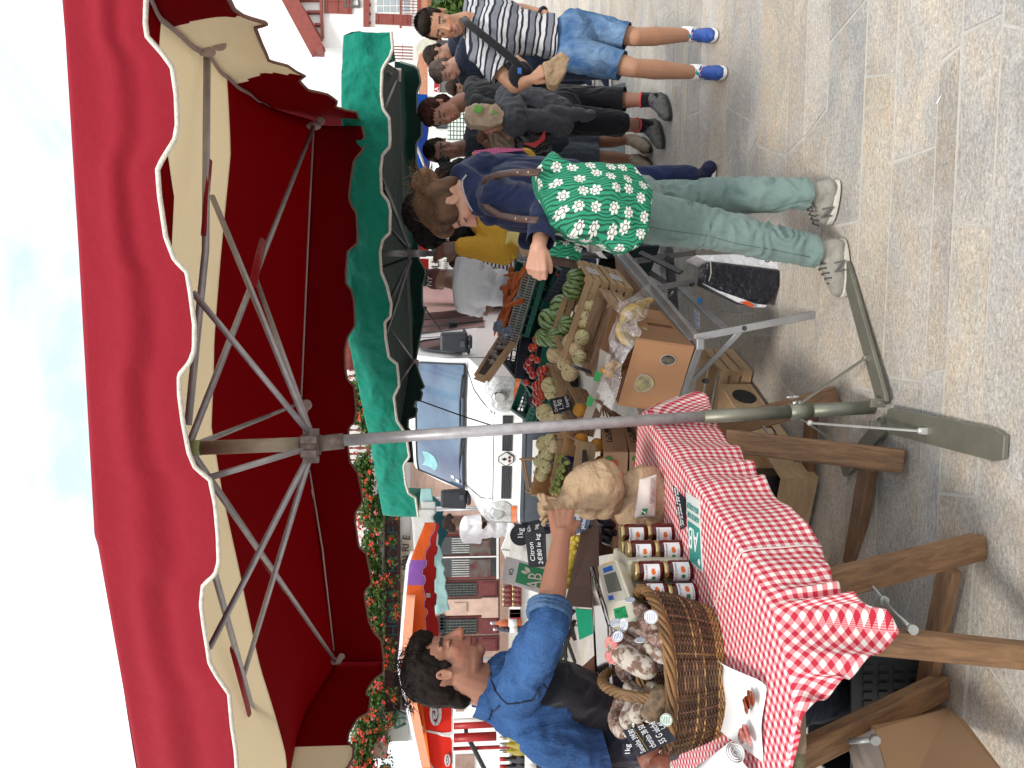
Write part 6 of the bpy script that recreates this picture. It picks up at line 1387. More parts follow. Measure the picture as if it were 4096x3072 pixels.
def fruit_mats():
 m, nt, b, out = newmat('watermelon rind'); tc = nt.nodes.new('ShaderNodeTexCoord'); sx = nt.nodes.new('ShaderNodeSeparateXYZ'); nt.links.new(tc.outputs['UV'], sx.inputs[0]); vec = coords(nt)
 n = nz(nt, vec, 22, 5, .6); n2 = nz(nt, vec, 60, 4, .6)
 u = mth(nt, 'ADD', mth(nt, 'MULTIPLY', sx.outputs[0], 11), mth(nt, 'MULTIPLY', mth(nt, 'SUBTRACT', n.outputs['Fac'], .5), 1.1)); fr = mth(nt, 'ABSOLUTE', mth(nt, 'SUBTRACT', mth(nt, 'FRACT', u), .5))
 c = ramp(nt, fr, [(.05, (.010,.035,.012)), (.11, (.012,.045,.015)), (.14, (.20,.32,.11)), (.32, (.25,.40,.15)), (.5, (.32,.46,.20))]); c = mixc(nt, .5, c, mixc(nt, 1, c, ramp(nt, n2.outputs['Fac'], [(.35, (.5,.5,.5)), (.65, (1.3,1.3,1.3))]), 'MULTIPLY'))
 nt.links.new(c, b.inputs['Base Color']); b.inputs['Roughness'].default_value = .35
 def melon(nm, base, line, k=10, net=.6):
  m, nt, b, out = newmat(nm); tc = nt.nodes.new('ShaderNodeTexCoord'); sx = nt.nodes.new('ShaderNodeSeparateXYZ'); nt.links.new(tc.outputs['UV'], sx.inputs[0]); vec = coords(nt); n = nz(nt, vec, 70, 5, .7, 2.5); n3 = nz(nt, vec, 15, 3)
  u = mth(nt, 'ADD', mth(nt, 'MULTIPLY', sx.outputs[0], k), mth(nt, 'MULTIPLY', mth(nt, 'SUBTRACT', n3.outputs['Fac'], .5), .3)); fr = mth(nt, 'ABSOLUTE', mth(nt, 'SUBTRACT', mth(nt, 'FRACT', u), .5))
  skin = ramp(nt, n.outputs['Fac'], [(.4, tuple(x*.72 for x in base)), (.52, base), (.62, tuple(min(1, x*1.25) for x in base))])
  c = mixc(nt, ramp(nt, fr, [(.025, (1,1,1)), (.06, (0,0,0))]), skin, line); nt.links.new(c, b.inputs['Base Color']); b.inputs['Roughness'].default_value = .6; bump(nt, b, n.outputs['Fac'], .4, .004); return m
 return m, melon('netted melon rind', (.80,.66,.40), (.15,.18,.07)), melon('greenish melon rind', (.72,.66,.36), (.09,.15,.05)), melon('yellow melon rind', (.62,.40,.06), (.12,.13,.04))
MW, MM, MG, MY = fruit_mats()
def fruit(kind, mt, p, r, lab, cat, grp, ax, ribs=0, flat=1.0):
 m = MB(); n = 28; prof = [(max(.02*r, r*math.sin(a)), -r*flat*math.cos(a)) for a in [math.pi*k/14 for k in range(15)]]; fm = frameM(ax); m.lathe(prof, n, fm, (0,0,0))
 if ribs:
  for i, v in enumerate(m.v): k = i % n; m.v[i] = v*(1+.035*abs(math.sin(k/n*math.pi*ribs)))
 m.v = [v + p for v in m.v]; o = solo(kind, m, [mt], lab, cat, loc=p, group=grp)
 if kind != 'tomato':
  mb = MB(); e = p + fm @ V((0,0,r*flat)); mb.tube([e-(e-p)*.04, e+(e-p)*.05], [.007,.005], 6); part('stem', mb, mat('dry stem', (.18,.15,.07), .9), o)
 return o
def fruits():
 rnd = random.Random(4); F0 = lambda px: px/4/F
 wl = ['striped watermelon on top with its blossom end facing the camera','darker green watermelon left of the top one','watermelon at the right by the crate corner','watermelon furthest right under the floral bag','long striped watermelon above the pale melon','lowest left watermelon next to the tomatoes','watermelon squeezed against the orange board']
 for i, (X, Y, r, ax) in enumerate([(2246,1224,47,(.05,-.75,-.55)),(2197,1278,45,(-.6,-.35,-.6)),(2292,1160,42,(.3,.2,1)),(2306,1112,40,(0,-.3,1)),(2225,1352,42,(.1,-.5,.9)),(2176,1350,38,(.5,-.5,.6)),(2268,1300,38,(.2,-.4,1))]):
  p = PL(X, Y, .03); rr = r/4/F*p.y; fruit('watermelon', MW, p, rr, wl[i], 'watermelon', 'watermelons on the produce stall', ax, flat=1.04)
 ml = [(2224,1416,39,MM,'pale netted melon at the left front of the upper pile',(.6,.4,.5)),(2289,1372,42,MM,'large pale melon leaning on the speckled crate',(.5,.3,.8)),(2262,1452,36,MM,'melon just below the front pale melon',(-.4,-.5,.6)),(2280,1490,36,MM,'melon behind the black price slate',(.3,-.7,.5)),
  (2325,1239,27,MM,'small melon in the middle of the labelled crate',(.4,-.6,.5)),(2350,1190,26,MM,'small melon near the crate corner post',(0,-.4,.8)),(2366,1150,27,MM,'small melon at the right end of the labelled crate',(.3,-.3,.8)),(2360,1222,25,MG,'small greenish melon behind the speckled crate',(.6,-.6,.2)),(2345,1262,26,MM,'small melon showing its star shaped end',(.1,-.9,.1)),(2338,1292,25,MG,'small greenish melon near the yellow one',(.5,-.4,.6)),(2318,1318,28,MY,'yellow striped melon',(.2,-.8,.3)),(2330,1350,32,MG,'melon with green stripes below the yellow one',(-.3,-.6,.6)),(2308,1395,33,MM,'netted melon behind the speckled board',(.7,-.3,.5)),(2318,1430,30,MG,'greenish melon touching the speckled board',(.2,-.5,.8)),
  (2195,1542,33,MG,'green striped melon just left of the tomatoes slate',(.4,.2,.8)),(2208,1572,31,MG,'green striped melon with its stem end to the camera',(.1,-.95,.1)),(2178,1652,36,MG,'green striped melon above the orange slate',(-.2,-.5,.8)),(2200,1680,36,MG,'green melon with star pattern beside the mast',(.5,-.8,.1)),(2237,1682,27,MM,'melon half hidden by the orange slate',(0,-.5,.8)),(2214,1668,26,MM,'melon peeking above the slate',(.2,-.3,.9)),
  (2173,1775,31,MG,'small green melon left of the mast',(.3,-.5,.7)),(2203,1762,29,MG,'green melon behind the long board',(-.5,-.5,.5)),(2212,1786,27,MM,'netted melon behind the long board',(.1,-.6,.8)),(2190,1820,29,MG,'green melon above the grape slate',(-.4,-.5,.6)),(2160,1845,28,MG,'green melon at the top of the left crate',(.6,-.5,.5)),(2182,1868,28,MG,'green melon beside the grape slate',(0,-.8,.4)),(2167,1900,27,MG,'last green melon by the empty crate',(.4,-.2,.9))]
 for X, Y, r, mt, lab, ax in ml:
  p = PL(X, Y, .0); rr = r/4/F*p.y; fruit('melon', mt, p, rr, lab if len(lab.split()) > 3 else 'small yellow striped melon in the crate', 'melon', 'melons on the produce stall', ax, ribs=10, flat=.93)
 tm = mat('tomato skin', (.50,.035,.012), .18, var=.15, vs=20, coat=.8, bst=0, col2=(.38,.03,.01)); pm = mat('red pepper skin', (.40,.012,.008), .15, var=.2, vs=9, coat=1, bst=0)
 T = [(2130,1392,19),(2145,1358,17),(2141,1385,14),(2150,1440,15),(2108,1465,16),(2120,1480,17),(2132,1500,17),(2143,1545,19),(2158,1568,17),(2146,1575,17),(2105,1530,14),(2166,1590,16),(2157,1530,15),(2130,1430,15),(2117,1448,17),(2155,1540,16),(2135,1543,19),(2155,1542,17),(2156,1565,19),(2145,1603,18),(2167,1598,16),(2160,1625,18),(2174,1592,16),(2176,1478,18),(2164,1487,20),(2168,1510,16),(2152,1350,13),(2230,1100,8)]
 used = []
 for i, (X, Y, r) in enumerate(T):
  if any(abs(X-a)+abs(Y-b) < 12 for a, b in used): continue
  used.append((X, Y)); p = PL(X, Y, .03 if X < 2200 else -.03); rr = r/4/F*p.y; o = fruit('tomato', pm if i in (4,5,6,14) else tm, p, rr, 'shiny red pepper among the tomatoes' if i in (4,5,6,14) else 'ripe red tomato heaped in the green crate', 'pepper' if i in (4,5,6,14) else 'tomato', 'red peppers in the green crate' if i in (4,5,6,14) else 'tomatoes in the green crate', (rnd.uniform(-.5,.5), -.6, 1), ribs=5, flat=.85)
 # crates of plastic
 gp = mat('green crate plastic', (.008,.13,.09), .4, var=.08); bp = mat('navy crate plastic', (.020,.026,.045), .45, var=.12); gr = mat('grey crate plastic', (.28,.28,.27), .5)
 def pcrate(pr, pl, pf, h, lab, mt, up=0, n=7):
  R0, L0, F0 = PL(*pr, up), PL(*pl, up), PL(*pf, up); O = R0-E3*h; a, b = F0-R0, L0-R0; t = thing('plastic_crate', lab, 'crate', O, 'plastic crates on the produce stall')
  m = MB(); open_box(m, O, a, b, E3*h, .006, slats=((0,.25),(.42,.5),(.62,1)))
  for k in range(n+1):
   for o_, d_ in ((O, b), (O+a, b)): c = o_+d_*(.02+.96*k/n); m.beam(c, c+E3*h*.98, .008, .010, hint=a)
   for o_, d_ in ((O, a), (O+b, a)): c = o_+d_*(.02+.96*k/n); m.beam(c, c+E3*h*.98, .008, .010, hint=b)
  part('lattice_sides', m, mt, t)
  m = MB(); q = [O+E3*h, O+a+E3*h, O+a+b+E3*h, O+b+E3*h]
  for k in range(4): m.beam(q[k], q[(k+1)%4], .018, .014, hint=E3)
  part('rim', m, mt, t, bevel=.002); return t
 pcrate((2195,1300),(2130,1590),(2130,1240), .15, 'green plastic crate heaped with tomatoes and peppers', gp, -.05)
 pcrate((2150,1560),(2105,1680),(2085,1530), .12, 'green plastic crate edge at the headlamp end of the tomatoes', gp, -.06)
 pcrate((2240,1060),(2160,1230),(2160,1040), .16, 'empty green plastic crate right of the watermelons', gp, -.02)
 pcrate((2135,1040),(2062,1510),(2065,1030), .17, 'long navy plastic crate behind the tomatoes', bp, .06, 12)
 pcrate((2250,1085),(2180,1200),(2200,1050), .16, 'empty navy plastic crate near the floral bag', bp, .0)
 pcrate((2120,1060),(2040,1330),(2070,1040), .14, 'green crate of carrots behind the navy crates', gp, .16)
 # carrots
 ct = mat('carrot skin', (.50,.13,.03), .6, var=.25, vs=30, col2=(.36,.08,.02))
 for i in range(34):
  Y = 1085+rnd.random()*225; X = 2072-(Y-1085)*.27+rnd.uniform(-24,24); p = PL(X, Y, .19+rnd.uniform(-.02,.05)); d = (E2*rnd.uniform(-1,1)+E1*rnd.uniform(-.6,.6)+V((0,0,rnd.uniform(-.4,.5)))).normalized()*rnd.uniform(.07,.11)
  m = MB(); m.tube([p-d, p-d*.5, p+d*.3+V((0,0,.006)), p+d], [.017,.020,.015,.004], 8); solo('carrot', m, [ct], 'orange carrot in the heap by the tent pole', 'carrot', group='carrots heaped in the crate')
 rim = MB(); a, b = PL(2095,1090,.20), PL(2010,1390,.20);
 for z in (0, .045, .09): rim.beam(a-E3*z, b-E3*z, .012, .008, hint=E3)
 for k in range(30): c = a.lerp(b, k/29); rim.beam(c, c-E3*.09, .009, .008, hint=E2)
 solo('plastic_crate', rim, [gr], 'pale grey crate side below the carrots', 'crate', group='plastic crates on the produce stall')
 # garlic box, ginger, potatoes
 O = P(2060,1310,5.6); t = thing('wooden_box', 'shallow wooden box of garlic tilted towards the headlamp', 'box', O); a, b, c_, d = P(2015,1330,5.7), P(1905,1505,5.3), P(1945,1520,5.2), P(2075,1340,5.5)
 m = MB(); m.quad([a,b,c_,d]); part('base', m, M_dwood, t, solid=.006)
 m = MB(); m.beam(d, c_, .05, .012, hint=V((0,1,0))); m.beam(b, c_, .05, .01, hint=V((0,1,.3))); m.beam(a, b, .04, .01, hint=V((0,1,0))); part('side', m, M_pale, t, bevel=.001)
 for k in range(16):
  u, v = rnd.uniform(.1,.65), rnd.uniform(.3,.9); p = a.lerp(b, u).lerp(d.lerp(c_, u), v)+V((0,-.01,.03)); m = MB(); m.ell(p, (.02,.02,.017), frameM((rnd.uniform(-1,1),rnd.uniform(-1,1),1)), 8, 6); m.tube([p, p+V((rnd.uniform(-.02,.02),0,.03))], [.006,.003], 5); solo('garlic_bulb', m, [mat('garlic skin', (.36,.31,.28), .7, var=.2, vs=60)], 'greyish garlic bulb in the tilted wooden box', 'garlic', group='garlic bulbs in the tilted box')
 for i, (X, Y) in enumerate(((2152,1085),(2166,1078),(2135,1095))):
  p = PL(X, Y, .04); m = MB(); m.ell(p, (.035,.05,.06), frameM((.3,.2,1)), 10, 8); solo('potato', m, [mat('potato skin', (.30,.19,.09), .8, var=.2, vs=30)], ['oval potato in the navy crate next to her hand','roundest potato, closest to the wrist','lowest potato beside the black crate rim'][i], 'potato', group='potatoes in the navy crate')
 gm = mat('green grape skin', (.20,.26,.05), .25, var=.3, vs=30, col2=(.32,.33,.09), bst=0)
 m = MB(); ctr = [(2240,1835),(2250,1870),(2240,1900),(2225,1920),(2225,1945),(2215,1965),(2262,1850),(2245,1880)]
 for X, Y in ctr:
  for k in range(13): p = PL(X+rnd.uniform(-13,13), Y+rnd.uniform(-14,14), .0+rnd.uniform(-.02,.02)); m.ell(p, .0125, seg=8, rings=6)
 o = solo('grape_bunch', m, [gm], 'green grapes piled beside the brown paper bag', 'grapes')
fruits()
def more_slates():
 def sl(q, lab, lines, mt=M_chalkb, rnd_=False, cat='slate'):
  t, n = board('price_slate', q, lab, cat, mt, group=None);
  if lines: chalk(t, q, n, lines)
  return t
 d = 4.1; sl([P(2210,1642,d), P(2200,1570,d), P(2280,1580,d+.02), P(2292,1640,d)][0:4] if False else [P(2215,1658,4.1), P(2197,1597,4.12), P(2272,1580,4.02), P(2292,1636,4.0)], 'dark slate reading Origine and 1,90 clipped to the aged crate', [('Origine',.10,.28,.75,.17),('1,90',.12,.60,.7,.24),('Espagne',.2,.88,.7,.15)])
 sl([P(2112,1628,4.9), P(2103,1578,4.95), P(2180,1572,4.85), P(2190,1618,4.8)] if False else [P(2118,1628,5.0), P(2103,1590,5.02), P(2172,1578,4.9), P(2188,1622,4.9)], 'dark slate reading 2,2€ on the tomato crate', [('2,2€ Nord',.08,.40,.85,.26),('France',.1,.80,.8,.22)])
 sl([P(2280,1462,3.9), P(2278,1456,4.1), P(2360,1478,3.9), P(2370,1496,3.75)], 'slanted dark slate in front of the pale melons', [('Melon',.1,.5,.8,.3)])
 sl([P(2190,1848,4.4), P(2182,1815,4.5), P(2250,1842,4.3), P(2252,1880,4.2)], 'slanted dark slate stuck in the green grapes', [('Raisin 4€',.1,.45,.8,.28)])
 sl([P(2005,1355,5.2), P(2000,1305,5.3), P(2040,1280,5.2), P(2055,1338,5.1)] if False else [P(2015,1340,5.2), P(1970,1320,5.3), P(1975,1290,5.3), P(2005,1275,5.2)], 'pale blue slate tilted near the carrots', None, mat('washed blue slate', (.16,.21,.28), .8, var=.3, vs=30))
 sl([P(2008,1352,5.1), P(2002,1318,5.15), P(2040,1302,5.1), P(2056,1335,5.05)], 'small blue grey slate above the garlic box', [('ail 1€',.1,.5,.8,.3)], mat('washed blue slate', (.16,.21,.28), .8))
 # left of the paper bag
 t = sl([P(2112,2268,2.85), P(2120,2120,2.9), P(2185,2110,2.87), P(2170,2262,2.82)] if False else [P(2115,2270,2.85), P(2098,2130,2.9), P(2180,2118,2.86), P(2185,2266,2.8)], 'large dark slate reading Citron 2€80 le kg', [('Citron',.16,.42,.55,.26),('2€80 le kg',.06,.85,.88,.26)])
 t = sl([P(2100,2160,3.0), P(2085,2092,3.05), P(2170,2075,3.0), P(2180,2150,2.95)], 'dark slate behind the lemon slate with faint chalk writing', [('Abricot',.1,.4,.7,.25),('5€ 1kg',.2,.8,.6,.2)])
 m = MB(); c = P(2083,2140,3.02); m.lathe([(.04,-.002),(.042,0),(.04,.002)], 20, frameM((0,-1,0)), c); o = solo('round_slate', m, [M_chalkb], 'round dark slate marked 1kg', 'slate'); text('1kg', .03, P(2092,2156,2.99), (1,0,0), (0,0,1), M_chalk, o, 'chalk_writing')
 sl([P(2270,2130,2.75), P(2268,2060,2.8), P(2368,2060,2.75), P(2352,2112,2.72)] if False else [P(2280,2142,2.75), P(2296,2066,2.80), P(2366,2062,2.75), P(2352,2115,2.72)], 'washed blue slate with white writing under the paper bag', [('Mélange',.06,.35,.85,.25),('pêches 5€',.06,.78,.85,.25)], mat('worn blue slate', (.09,.13,.20), .8, var=.4, vs=30))
 q = [P(2112,2362,2.95), P(2008,2318,3.05), P(2030,2228,3.1), P(2165,2268,2.98)]; q = [P(2006,2325,3.0), P(2025,2225,3.05), P(2185,2270,3.0), P(2160,2372,2.95)]
 t, n = board('organic_sign', q, 'grey card with a green square and AB letters above the lemons', 'sign', mat('grey card', (.40,.38,.38), .7), thick=.006)
 m = MB(); m.prism([bil(q,u,v,n,.0006) for u, v in ((.12,.99),(.90,.99),(.90,.34),(.12,.34))], n, .0008); part('green_field', m, mat('deep green print', (.012,.15,.06), .6), t)
 text('AB', .1, bil(q,.10,.98,n,.002), q[1]-q[0], q[0]-q[3], M_cardg, t, fit=(.62*(q[1]-q[0]).length, .34*(q[0]-q[3]).length)); text('ICI', .02, bil(q,.34,.24,n,.001), q[1]-q[0], q[0]-q[3], M_ink, t, fit=(.24*(q[1]-q[0]).length, .10*(q[0]-q[3]).length))
 m = MB(); m.prism([bil(q,u,v,n,.002) for u, v in ((.55,.60),(.52,.50),(.58,.42),(.64,.48),(.62,.58))], n, .0006); m.prism([bil(q,u,v,n,.002) for u, v in ((.60,.62),(.68,.52),(.80,.50),(.78,.60),(.68,.66))], n, .0006); part('leaf', m, M_cardg, t)
 # lemon box
 O = P(2400,2105,2.62); a_ = P(2405,2430,2.5)-O; h = P(2262,2110,2.70)-P(2400,2105,2.62)
 t = thing('fruit_box', 'dark brown wooden fruit box holding lemons behind the scale', 'box', P(2420,2300,2.6)); m = MB()
 q = [P(2335,2095,2.8), P(2262,2425,2.6), P(2400,2435,2.5), P(2395,2110,2.68)]; m.prism(q, (0,1,0), .02); part('front_board', m, M_dwood, t, bevel=.002)
 m = MB(); m.quad([q[0]+V((0,.02,-.08)), q[1]+V((0,.02,-.08)), q[1]+V((.02,.34,-.08)), q[0]+V((.05,.34,-.08))]); part('base', m, M_dwood, t, solid=.01)
 rnd = random.Random(8); lm = mat('lemon skin', (.62,.44,.06), .5, var=.15, vs=10, bs=90, bst=.4)
 for i, (X, Y, r) in enumerate([(2290,2148,14),(2300,2170,13),(2312,2158,14),(2293,2188,14),(2285,2230,20),(2300,2205,14),(2276,2270,15),(2272,2292,16),(2276,2318,15),(2290,2252,14),(2318,2180,12),(2262,2340,14)]):
  p = P(X, Y, 2.86); rr = r/4/F*p.y*1.25; m = MB(); fm = frameM((rnd.uniform(-1,1), rnd.uniform(-1,.3), rnd.uniform(0,1))); m.lathe([(.1*rr,-1.25*rr),(.35*rr,-1.1*rr),(.8*rr,-.7*rr),(rr,0),(.8*rr,.7*rr),(.35*rr,1.1*rr),(.1*rr,1.25*rr)], 16, fm, p); solo('lemon', m, [lm], 'pale yellow lemon in the dark wooden box', 'lemon', group='lemons in the dark box')
 # La Tour cartons
 m = MB(); O = P(2515,2200,2.70); a_ = P(2510,2110,2.75)
 t = thing('fruit_carton', 'brown carton printed La Tour between the jars and the paper bag', 'carton', P(2500,2140,2.7)); q = [P(2452,2205,2.72), P(2452,2060,2.86), P(2512,2060,2.86), P(2515,2205,2.72)]
 m.prism(q, (.2,1,0), .2); part('box', m, M_card, t, bevel=.002); n = (q[1]-q[0]).cross(q[0]-q[3]).normalized(); n = n if n.y < 0 else -n
 text('La Tour', .05, bil(q,.05,.70,n,.001), q[1]-q[0], q[0]-q[3], M_ink, t, fit=(.85*(q[1]-q[0]).length, .5*(q[0]-q[3]).length))
 m = MB(); q = [P(2370,2230,2.9), P(2365,2100,3.0), P(2450,2090,2.95), P(2455,2215,2.85)]; m.prism(q, (0,1,0), .25); solo('fruit_carton', m, [M_card], 'plain brown carton above the La Tour carton', 'carton', bevel=.003)
 for (X, Y), l in zip(((2425,2090),(2440,2130),(2430,2160)), ('closest to the paper bag','in the middle','furthest left')): m = MB(); m.ell(P(X,Y,2.8), (.026,.02,.038), frameM((.4,.1,1)), seg=12, rings=8); solo('aubergine', m, [mat('aubergine skin', (.012,.010,.018), .3, bst=0)], 'black aubergine under the blue slate, '+l, 'aubergine', group='aubergines')
 for X, Y, l in ((2548,2045,'middle'),(2552,2070,'left'),(2540,2015,'right')): m = MB(); m.ell(P(X,Y,2.8), .03, seg=12, rings=8); solo('orange_fruit', m, [mat('orange skin', (.62,.25,.02), .5)], l+' orange peeping out behind the white paper bag', 'orange', group='oranges')
 # two decorated cartons right of the brown bag
 dec_r, dec_l, stem = mat('printed tomato red', (.45,.07,.03), .7, bst=0), mat('printed leaf green', (.05,.16,.03), .7, bst=0), M_ink
 for i, (X0, X1, lab) in enumerate(((2412,2513,'upper brown carton printed with red fruit beside the brown bag'),(2517,2622,'lower brown carton printed with red fruit on the stall edge'))):
  zc = P(X0,1808,3.5); O = P(X1,1808,3.5); a_ = P(X1-22 if i == 0 else X1-42,1690,3.95)-O; b_ = P(X1-6,1950,3.62)-O; h = P(X0,1808,3.5)-O
  t = thing('fruit_carton', lab, 'carton', O, 'cartons printed with red fruit'); m = MB(); open_box(m, O, a_, b_, h*.985, .005); part('box', m, M_card, t, bevel=.0015)
  nb = b_.cross(h).normalized(); nb = nb if nb.y < 0 else -nb; na = a_.cross(h).normalized(); na = na if na.x > 0 else -na
  fb = lambda u, v, o=.001: O+b_*u+h*v+nb*o; fa = lambda u, v, o=.001: O+a_*u+h*v+na*o
  for (cu_, cv_, r_) in ((.32,.60,.17),(.72,.32,.22),(.95,.75,.14),(.9,.15,.12)):
   m = MB(); pts = [fb(cu_+r_*.72*math.cos(k*.42), min(.98,max(.02,cv_+r_*1.4*math.sin(k*.42)))) for k in range(15)]; m.prism(pts, nb, .0008); part('fruit_print', m, dec_r, t)
   m = MB(); pts = [fb(cu_-.28*r_/.2*.6+.02*k*0+.07*math.cos(k/8*math.pi*2), min(.98,max(.02,cv_+.16+.16*math.sin(k/8*math.pi*2))), .0022) for k in range(8)]; m.prism(pts, nb, .0006); part('leaf_print', m, dec_l, t)
  text('LaZuzet', .03, fa(.30,.58), a_, h, M_ink, t, fit=(.5*a_.length, .24*h.length)); m = MB(); m.prism([fa(u,v,.002) for u, v in ((.62,.72),(.9,.72),(.9,.86),(.62,.86))], na, .0006); part('hand_hole', m, M_ink, t)
  m = MB();
  for k in range(4): m.beam(fa(.12,.2+.12*k), fa(.22,.2+.12*k), .002, .0005)
  m.beam(fa(.08,.12), fa(.08,.62), .012, .0005); part('small_print', m, mat('brown print', (.28,.15,.08), .8), t)
 m = MB(); m.beam(P(2252,1850,3.9), P(2340,1960,3.6), .06, .02); m.beam(P(2330,1760,3.9), P(2350,1950,3.5), .05, .02); solo('cardboard_divider', m, [mat('dark cardboard', (.05,.04,.04), .8)], 'dark folded cardboard divider right of the brown bag', 'cardboard')
 m = MB(); m.box(P(2285,1860,4.0), (.1,.05,.08), frameM((.3,.2,1))); solo('blue_packet', m, [mat('blue packet', (.01,.02,.14), .3)], 'small shiny blue packet by the grapes', 'packet', bevel=.01)
 m = MB(); c = P(2330,1760,3.9);
 for (X, Y), l in zip(((2325,1758),(2320,1640),(2388,1780),(2404,1850)), ('just left of the mast under the grapes','right of the mast beside the price slate','lower left of the mast by the carton','nearest the brown bag')): m = MB(); m.ell(P(X,Y,3.85), .035, seg=10, rings=8); solo('apricot', m, [mat('apricot skin', (.60,.27,.03), .5)], 'orange apricot '+l, 'apricot', group='apricots')
 m = MB(); m.prism([P(2268,1735,4.3), P(2230,1740,4.4), P(2290,1830,4.1), P(2350,1830,3.9), P(2330,1740,4.0)], (0,1,0), .05); solo('cardboard_tray', m, [M_cardg], 'grey cardboard tray behind the grapes', 'tray')
more_slates()
def under_stall():
 t = thing('wooden_crate', 'plywood crate with black ovals and painted lettering under the stall', 'crate', PZ(2930,1640,0));
 O = PZ(2940,1530,.0); q = [P(2885,1580,3.55), P(2884,1900,3.25), P(2937,1900,3.25), P(2942,1535,3.6)]
 a = V((-.16,-.36,0)); b = V((-.35,.2,0)); O = P(2940,1536,3.72); O.z = .02; a = P(2940,1915,3.02)-O; a.z = 0; b = V((-.38,.16,0)); h = V((0,0,.155))
 m = MB(); open_box(m, O, a, b, h, .006); part('box', m, M_pale, t, bevel=.001); n = a.cross(h).normalized(); n = n if n.x > 0 else -n
 fa = lambda u, v, o=.001: O+a*u+h*v+n*o
 for cu_, rx in ((.16,.085),):
  m = MB(); m.prism([fa(cu_+rx*math.cos(k*.4), .5+.36*math.sin(k*.4)) for k in range(16)], n, .001); part('black_oval', m, M_ink, t)
 text('BoLa', .07, fa(.30,.28), a, h, M_ink, t, fit=(.34*a.length, .45*h.length)); text('PRIMEURES', .02, fa(.66,.2), a, h, M_ink, t, fit=(.2*a.length,.16*h.length))
 nb = V((.35,.9,0)); m = MB(); m.prism([O + h*(.5+.3*math.sin(k*.4)) + b*(.4+.22*math.cos(k*.4)) + V((.002,-.003,0)) for k in range(16)], (0,-1,0), .001); part('black_oval', m, M_ink, t)
 O = P(2860,1395,4.0); O.z = .0; c = crate(O+V((0,0,.01)), V((-.12,-.28,0)), V((-.35,.2,0)), V((0,0,.16)), 'wooden crate with a blue label under the banana carton', M_pale)
 m = MB(); m.prism([P(2775,1235,4.05), P(2798,1245,4.02), P(2800,1310,3.95), P(2778,1325,3.95)], (0,-1,0), .004); solo('card_label', m, [mat('blue white label', (.45,.47,.58), .7, var=.3, vs=60)], 'blue and white printed label under the stall rail', 'label')
 # black plastic crates and cardboard left under the table
 m = MB(); O = PZ(3560,3072,.0); bp = mat('black crate plastic', (.03,.032,.034), .5)
 O = V((-1.28,2.35,.0));
 for k in range(15):
  for r_ in range(4): m.box(O+V((k*.028, .0, .04+.05*r_)), (.018,.006,.03))
 open_box(m, O+V((-.01,.004,0)), V((.44,0,0)), V((0,.3,0)), V((0,0,.24)), .008); solo('plastic_crate', m, [bp], 'black slatted plastic crate under the left end of the table', 'crate')
 t = thing('cardboard_box', 'large brown cardboard box with open flaps on the paving', 'carton', (-.95,1.95,0))
 a, b, c_, d = PZ(3560,2862,.28), PZ(4110,2700,.0), V((-1.35,1.65,.0)), V((-1.5,2.1,.28))
 O = PZ(3985,3110,.0); m = MB(); R1 = PZ(3700,2838,.20);
 P1, P2, P3 = P(3505,2928,2.02), P(3792,2832,2.22), P(4110,3000,1.78)
 m.prism([P(3500,2920,2.0), P(3795,2830,2.24), P(3860,2880,2.12), P(4120,3220,1.66), P(3590,3250,1.72)], (-.2,.9,-.3), .20); part('box', m, mat('brown carton', (.46,.28,.155), .85, var=.05, vs=3, bs=90, bst=.1), t, bevel=.003)
 m = MB(); m.prism([P(3432,2950,2.0), P(3498,2918,2.0), P(3585,3240,1.72), P(3520,3260,1.75)], (-.2,.6,.3), .006); m.prism([P(3400,2985,2.02), P(3428,2955,2.02), P(3500,3130,1.85), P(3440,3150,1.9)], (-.2,.6,.3), .006); part('flap', m, M_cardg, t)
 m = MB(); m.box(PZ(3300,2120,0)+V((-.05,.3,.13)), (.5,.3,.24)); solo('plastic_crate', m, [bp], 'dark crate standing in the shade under the table', 'crate', bevel=.01)
 # shopping bag with a printed side
 t = thing('shopping_bag', 'black and white insulated shopping bag standing on the paving', 'bag', PZ(3130,1120,0)); D = 3.45
 blk = mat('black insulated film', (.018,.018,.028), .25, var=.3, vs=8, bs=26, bst=1.0, bd=.02); wht = mat('white insulated film', (.72,.73,.76), .35, var=.05, bs=22, bst=.9, bd=.02)
 def panel(pts, mt, nm, th, seed=0):
  m = MB(); n_ = len(pts); m.prism([P(x,y,d) for x,y,d in pts], (0,1,0), th); return part(nm, m, mt, t, bevel=.01)
 panel([(2827,1045,D),(3134,1082,D-.02),(3122,1145,D-.02),(3070,1220,D-.02),(2975,1210,D),(2812,1132,D)], blk, 'black_side', .10)
 panel([(2778,1020,D+.03),(2827,1045,D+.02),(3134,1082,D),(3138,1065,D),(3124,1040,D+.02),(2945,1015,D+.03)], wht, 'white_side', .16)
 panel([(2812,1132,D-.01),(2975,1210,D-.01),(3070,1220,D-.03),(3062,1230,D-.02),(3020,1228,D-.01),(2955,1208,D-.005),(2860,1160,D-.005)], wht, 'edge', .02)
 m = MB(); m.prism([P(x,y,D-.035) for x, y in ((2962,1208),(2995,1204),(3016,1222),(3012,1230))], (0,1,0), .01); part('orange_mark', m, mat('orange film', (.7,.10,.02), .4), t)
 text('car', .055, P(3080,1052,D-.03), (1,0,0), (0,0,1), M_ink, t)
 m = MB(); m.tube([P(2842,1045,D-.02), P(2845,1090,D-.03), P(2836,1125,D-.03)], .003, 4); part('seam', m, mat('string', (.5,.47,.42), .9), t)
